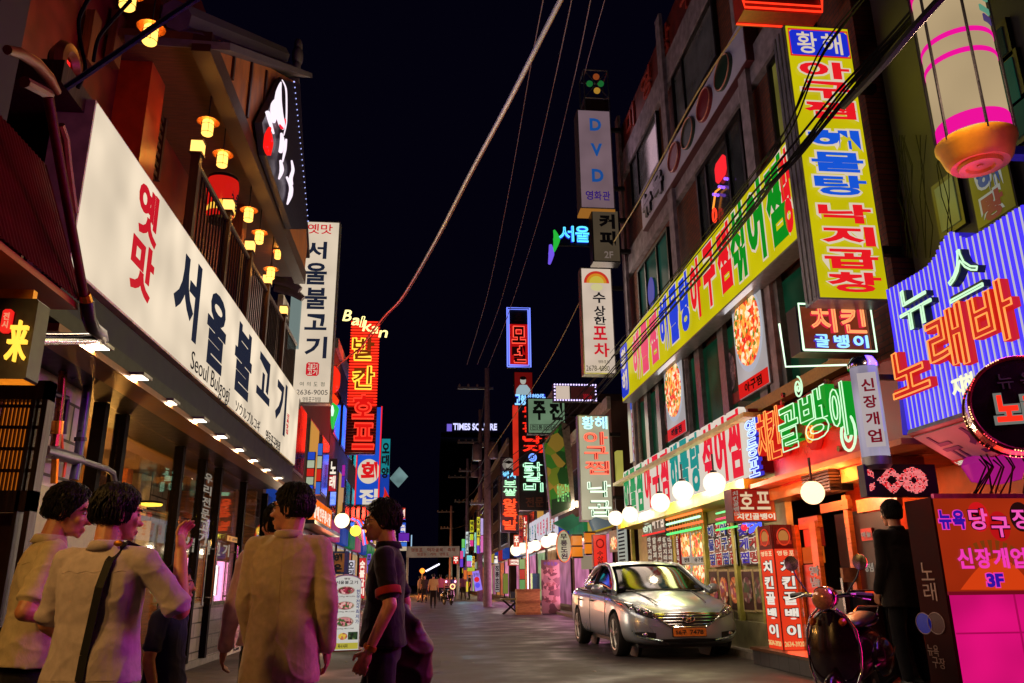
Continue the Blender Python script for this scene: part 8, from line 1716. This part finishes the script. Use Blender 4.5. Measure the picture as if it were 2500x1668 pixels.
    if not lo:
        bv = BVHTree.FromPolygons([v_.co.copy() for v_ in me.vertices], [tuple(p_.vertices) for p_ in me.polygons])
        def onback(x, z):
            h_ = bv.ray_cast(V((x, -1, z)) * k, V((0, 1, 0)), 2); return h_[0] + V((0, -.0005, 0)) if h_[0] is not None else None
        sm_ = MB(); ln_ = [[(0, 1.40 - i * .02) for i in range(34)]] if jacket else [[(-.15 + i * .012, 1.335 - .004 * math.sin(i)) for i in range(26)]]
        if not jacket: ln_.append([(.0, 1.33 - i * .02) for i in range(22)][:0] or [(-.17 + i * .0136, hem + .02) for i in range(26)])
        for L_ in ln_:
            q_ = [onback(x, z) for x, z in L_]; q_ = [v_ for v_ in q_ if v_ is not None]
            if len(q_) > 3: sm_.tube(q_, .0016, 4)
        if sm_.v: sm_.build('seam', top, to)
    if glasses:
        gl = MB()
        for s in (-1, 1): gl.tube([Hd(s * .036 + .026 * math.cos(t * .4488) , .104 - abs(math.cos(t * .4488)) * .004 - (.012 if math.cos(t * .4488) * s > .5 else 0), .002 + .019 * math.sin(t * .4488)) for t in range(15)], .0024 * k, 5); gl.tube([Hd(s * .062, .09, .008), Hd(s * .082, .02, .012), Hd(s * .082, -.015, .0)], .0024 * k, 5)
        gl.tube([Hd(-.012, .108, .006), Hd(.012, .108, .006)], .0024 * k, 5); gl.build('glasses', M_BLACK, r)
    r.rotation_euler = (0, 0, yaw); return r, B, sh, el, wr
R = math.radians
def foot(x, y, Y, hgt):    # ground point so that the head top meets a pixel
    p_ = atY(x, y, Y); return (p_.x, Y, 0.0), p_.z
C_CREAM = cloth('cream shirt cotton', (198, 182, 152)); C_LILAC = cloth('pale lilac shirt cotton', (186, 172, 178)); C_BEIGE = cloth('beige linen jacket', (192, 170, 136)); C_PINK = cloth('pale pink shirt', (214, 168, 176)); C_BLACK = cloth('black polo cotton', (20, 17, 17)); C_NAVY = cloth('navy shirt cotton', (34, 34, 74)); C_DARK = cloth('charcoal trousers', (26, 24, 30)); C_BROWN = cloth('dark brown jacket', (20, 12, 10)); C_DNAVY = cloth('black navy trousers', (10, 10, 16))
l, z = foot(160, 1190, 3.75, 0); person('man in a cream short sleeved shirt at the left edge with folded forearms, facing right', (l[0] - .06, 3.75, 0), R(-62), C_CREAM, C_DARK, z - .0 + .02, head_yaw=R(-18), head_pitch=R(14), arms={1: [(.27, -.06, 1.12), (.1, .24, 1.08)], -1: [(-.26, .05, 1.12), (-.02, .3, 1.06)]}, lean=.08, sleeve=.62)
l, z = foot(278, 1184, 3.35, 0); rB, B_, sh_, el_, wr_ = person('man in a pale lilac shirt with black bag strap and raised arm, back turned', (l[0] + .01, 3.35, 0), R(-12), C_LILAC, C_DARK, z, head_yaw=R(-38), head_pitch=R(6), arms={1: [(.34, .06, 1.17), (.27, .14, 1.42)], -1: [(-.25, .02, 1.12), (-.2, .22, 1.0)]}, sleeve=.72, girth=1.08)
kB = z / 1.72
stp = MB()
def ribbon(mb, pts, w_, t_):
    for a, b in zip(pts, pts[1:]):
        a, b = V(a), V(b); d = (b - a).normalized(); sdv = d.cross(V((0, -1, 0))).normalized() * w_; nn = V((0, -1, 0)) * t_; mb.add([a - sdv, a + sdv, b + sdv, b - sdv, a - sdv + nn, a + sdv + nn, b + sdv + nn, b - sdv + nn], [(0, 1, 2, 3), (7, 6, 5, 4), (0, 4, 5, 1), (1, 5, 6, 2), (2, 6, 7, 3), (3, 7, 4, 0)])
pts = [B_(.1, .08, 1.44), B_(.09, -.02, 1.462), B_(.078, -.1, 1.38), B_(.066, -.128, 1.27), B_(.05, -.126, 1.12), B_(.04, -.13, 1.0), B_(.04, -.14, .9)]; ribbon(stp, pts, .016, .005); stp.build('bag_strap', cloth('black webbing', (14, 13, 14), .6), rB); MB().ball(B_(.088, -.07, 1.455), .012, 10, 6, (1.6, .6, 1)).build('buckle', M_BRASS, rB)
l, z = foot(428, 1388, 4.3, 0); person('short person in a navy shirt with pale cuffs beyond the man with the bag strap', (l[0], 4.3, 0), R(-95), C_NAVY, C_DARK, max(1.2, z), head_yaw=R(10), sleeve=.55, collar=cloth('white trim', (190, 185, 190)))
l, z = foot(690, 1181, 4.15, 0); person('man with glasses in a beige jacket, back turned, looking left along the shop', (l[0] + .05, 4.15, 0), R(-4), C_BEIGE, cloth('beige trousers', (160, 138, 108)), z, head_yaw=R(78), head_pitch=R(2), sleeve=1.3, jacket=True, glasses=True, girth=.95, arms={1: [(.225, -.03, 1.12), (.225, .04, .88)], -1: [(-.21, .03, 1.12), (-.2, .14, .92)]})
p_ = atY(690, 1215, 4.75); person('person in a pale pink shirt half hidden behind the beige jacket', (p_.x - .01, 4.75, 0), R(25), C_PINK, C_DARK, p_.z - .03, head_yaw=R(20), sleeve=1.3)
l, z = foot(935, 1221, 4.55, 0); rK, B2, sh2, el2, wr2 = person('man in a black polo shirt with red cuffs and glasses walking left with a bag', (l[0] + .03, 4.55, 0), R(88), C_BLACK, C_DARK, z, head_yaw=R(4), head_pitch=R(4), arms={-1: [(-.25, -.05, 1.11), (-.24, .06, .87)], 1: [(.25, -.1, 1.12), (.24, -.12, .87)]}, glasses=True, sleeve=.62, step=.12, girth=1.06)
kk_ = z / 1.72
dq_ = (el2[-1] - sh2[-1]); e_ = sh2[-1] + dq_ * .74; MB().lathe([(.0735 * kk_, -.02), (.0755 * kk_, -.012), (.0755 * kk_, .012), (.0735 * kk_, .018)], (0, 0, 0), 18, 'Z', Matrix.Translation(e_) @ dq_.to_track_quat('Z', 'Y').to_matrix().to_4x4()).build('sleeve_stripe', cloth('red cuff', (150, 40, 30)), rK, smooth=True)
dw_ = (wr2[-1] - el2[-1]); MB().lathe([(.033, -.012), (.036, 0), (.033, .012)], (0, 0, 0), 16, 'Z', Matrix.Translation(el2[-1] + dw_ * .93) @ dw_.to_track_quat('Z', 'Y').to_matrix().to_4x4()).build('watch', M_BRASS, rK, smooth=True)
bgp = atY(1000, 1585, 4.75); bg_ = thing('shoulder_bag', 'soft dark red and black bag hanging behind the man in black', 'bag', (bgp.x, 4.72, bgp.z))
mbg = MB(); mbg.loft([[V((bgp.x, 4.72, bgp.z)) + q_ for q_ in ering(zz, rx, ry, cx, 0, 20, 2.6)] for zz, rx, ry, cx in ((-.2, .1, .05, -.04), (-.17, .15, .07, -.03), (0, .16, .08, -.03), (.14, .12, .06, -.06), (.24, .06, .035, -.1))]); me = remesh(mbg, .008, 4); folds(me, .014, (7, 7, 5), 3); me.transform(Matrix.Translation(-V((bgp.x, 4.72, bgp.z)))); addmesh('bag_body', me, pm('bag fabric', (26, 12, 12), .6, 0, .2, 7, .3, rgb2=(84, 18, 16)), bg_)
MB().tube([V((bgp.x - .1, 4.72, bgp.z + .22)), V((bgp.x - .13, 4.7, bgp.z + .45)), V((bgp.x - .12, 4.66, bgp.z + .72))], .018, 6).build('strap', M_BLACK, bg_)
l, z = foot(2176, 1222, 7.85, 0); person('dark figure in a brown black jacket standing in shadow beside the entrance box', (l[0], 7.85, .1), R(10), C_BROWN, C_DNAVY, z - .1, sleeve=1.3, jacket=True, girth=1.12, vox=.01)
FP_ = [(1057, 1400, 1486, 'far man in a cream tee shirt walking away down the middle of the street', (190, 172, 130), 0), (1075, 1402, 1470, 'far pedestrian in a pink shirt beside the cream tee shirt', (190, 110, 120), 0), (1090, 1404, 1468, 'far woman in a pale pink top and dark skirt', (196, 150, 150), 1), (1102, 1406, 1462, 'far pedestrian in a violet blue shirt', (90, 70, 160), 0), (1118, 1402, 1460, 'far pedestrian in a magenta shirt', (150, 60, 120), 0), (1131, 1402, 1466, 'far pedestrian in a purple shirt and dark trousers left of the leaning sign', (110, 70, 130), 0), (1146, 1400, 1464, 'far pedestrian in dark clothes touching the leaning sign', (34, 20, 26), 0), (1036, 1404, 1472, 'far pedestrian in dark grey left of the cream tee shirt', (60, 50, 62), 0), (1066, 1408, 1462, 'far pedestrian in a tan jacket between the cream tee shirt and the pink shirt', (150, 120, 90), 0), (1110, 1408, 1456, 'far pedestrian in a teal shirt behind the magenta one', (60, 110, 120), 0), (1024, 1406, 1470, 'far pedestrian in a pale top beside the black polo shirt', (130, 110, 120), 1)]
for i, (x, y0, y1, lab, c, sk) in enumerate(FP_):
    g_ = atZ(x, y1); top_ = atY(x, y0, g_.y).z
    person(lab, (g_.x, g_.y, 0), R((0, 12, -8, 170, 20, -15, 90, 160, 5, 175, -60)[i]), cloth('far shirt %d' % i, c), C_DARK, max(1.5, min(1.85, top_)), vox=.024, step=.1 * (i % 3), sleeve=.6, group='far pedestrians', skirt=bool(sk))

# ================================================================== cables overhead
def cable(lab, pts, r_, n=14, sag=0.0, mat=None, name='cable', group=None):
    """pts: (x, y, Y) pixels with a distance; smooth curve through them"""
    q = [atY(*p_) for p_ in pts]; out = []
    for i in range(len(q) - 1):
        p0, p1, p2, p3 = q[max(0, i - 1)], q[i], q[i + 1], q[min(len(q) - 1, i + 2)]
        for k in range(n):
            t = k / n; out.append(.5 * ((2 * p1) + (p2 - p0) * t + (2 * p0 - 5 * p1 + 4 * p2 - p3) * t * t + (3 * p1 - p0 - 3 * p2 + p3) * t ** 3))
    out.append(q[-1]); o = MB().tube(out, r_, 6).build(name, mat or M_WIRE, smooth=True); return tag(o, lab, 'cable', group)
M_CBL = pm('grey cable bundle', (190, 190, 196), .3, .2, 0, 2, .1, detail=1)
cable('thick grey cable bundle crossing the night sky diagonally', [(1378, -20, 9), (1240, 250, 12), (1150, 418, 15), (1064, 585, 18), (984, 722, 22), (940, 770, 24), (905, 815, 26), (873, 862, 28)], .034, mat=M_CBL)
cable('thin dark companion wire under the thick cable bundle', [(1384, -20, 9), (1246, 250, 12), (1155, 420, 15), (1068, 588, 18), (987, 726, 22), (943, 774, 24), (876, 866, 28)], .014, mat=pm('rust wire', (110, 60, 50), .5))
cable('red drop wire from the thick cable to the white vertical sign', [(880, 850, 28), (850, 872, 26), (820, 895, 20)], .03, mat=pm('red wire', (190, 30, 30), .4))
M_THIN = pm('pale thin wire', (150, 130, 135), .5)
cable('thin pale wire just right of the thick cable', [(1330, -20, 14), (1296, 160, 18), (1240, 480, 26), (1190, 720, 34), (1140, 890, 42)], .014, mat=M_THIN)
cable('second thin pale wire in the middle of the sky', [(1400, -20, 14), (1340, 260, 20), (1280, 520, 28), (1220, 745, 36), (1165, 890, 42)], .014, mat=M_THIN)
cable('third thin pale wire left of the cinema sign', [(1446, -20, 14), (1395, 220, 19), (1320, 520, 27), (1240, 770, 36), (1190, 900, 42)], .014, mat=M_THIN)
cable('faint thin wire nearest to the signal lantern', [(1482, -20, 14), (1440, 130, 17), (1425, 190, 19)], .01, mat=M_THIN)
cable('long yellowish wire running across the band sign to the utility pole', [(1870, -20, 9), (1700, 230, 12), (1560, 490, 16), (1440, 690, 22), (1330, 900, 30), (1190, 1115, 42)], .016, mat=pm('yellowish wire', (170, 150, 90), .5))
PB = [(2300, -30, 5.5), (2175, 110, 6.3), (2060, 250, 6.6), (1955, 380, 7.2), (1895, 448, 7.65), (1835, 520, 8.8), (1700, 690, 12), (1560, 850, 16), (1440, 985, 22), (1330, 1085, 28), (1260, 1150, 34), (1195, 1200, 42)]
rr = random.Random(21)
nm = ['lowest black cable of the bundle before the yellow signs', 'black cable second from the bottom of the bundle', 'black cable in the middle of the bundle', 'black cable with a sag in the middle of the bundle', 'black cable near the top of the bundle', 'topmost loose cable of the bundle', 'thin stray cable above the bundle']
for i in range(6):
    o1 = rr.uniform(-6, 10); cable('bundle of black overhead cables strung in front of the yellow signs', [(x + o1 + rr.uniform(-5, 5) - i * 2.5, y + rr.uniform(-6, 6) - i * 5 * (1 if k > 1 else .4), Y) for k, (x, y, Y) in enumerate(PB)], rr.choice((.007, .01, .014, .022)), group='cables of the right-hand bundle')
PB2 = [(2120, -30, 6), (2000, 130, 7), (1930, 290, 7.3), (1885, 350, 7.65), (1830, 430, 8.6), (1700, 600, 12), (1600, 720, 15), (1470, 880, 20), (1330, 1050, 28)]
for i in range(4): cable('looser upper bundle of black cables crossing the tall yellow sign', [(x + rr.uniform(-9, 9) + i * 6, y + rr.uniform(-9, 9), Y) for x, y, Y in PB2], rr.choice((.005, .007, .01)), group='cables of the upper bundle')
cable('very thick black cable at the top right before the striped lantern', [(2330, -40, 3.6), (2230, 70, 4.0), (2150, 165, 4.6), (2060, 260, 5.6)], .03)
cable('black and blue cable crossing in front of the left lanterns', [(490, -10, 3.0), (400, 50, 3.0), (300, 120, 3.0), (215, 178, 3.0), (160, 215, 3.0)], .014, mat=pm('glossy blue black cable', (30, 34, 70), .15, .2, 0, 20, .2, coat=.8))
cable('thin cable looping down from the top lantern', [(320, 0, 3.1), (270, 55, 3.1), (240, 95, 3.1), (228, 150, 3.1)], .008)
cable('second thin cable curving beside the oval plaque', [(220, -10, 3.1), (195, 40, 3.1), (193, 75, 3.1), (200, 120, 3.1), (208, 170, 3.1), (190, 215, 3.1)], .009)
for i, (x, y, Y, x2, y2, Y2) in enumerate([(1193, 1090, 42, 1150, 1155, 56), (1190, 1140, 42, 1120, 1230, 75), (1192, 1200, 42, 1160, 1250, 60), (1195, 1230, 42, 1110, 1290, 92), (1190, 960, 42, 1172, 1085, 56), (1186, 950, 42, 1140, 1170, 75)]):
    cable('tangled wires between the utility poles', [(x, y, Y), ((x + x2) / 2 + 3, (y + y2) / 2 + 14, (Y + Y2) / 2), (x2, y2, Y2)], .035, group='wires between the utility poles')
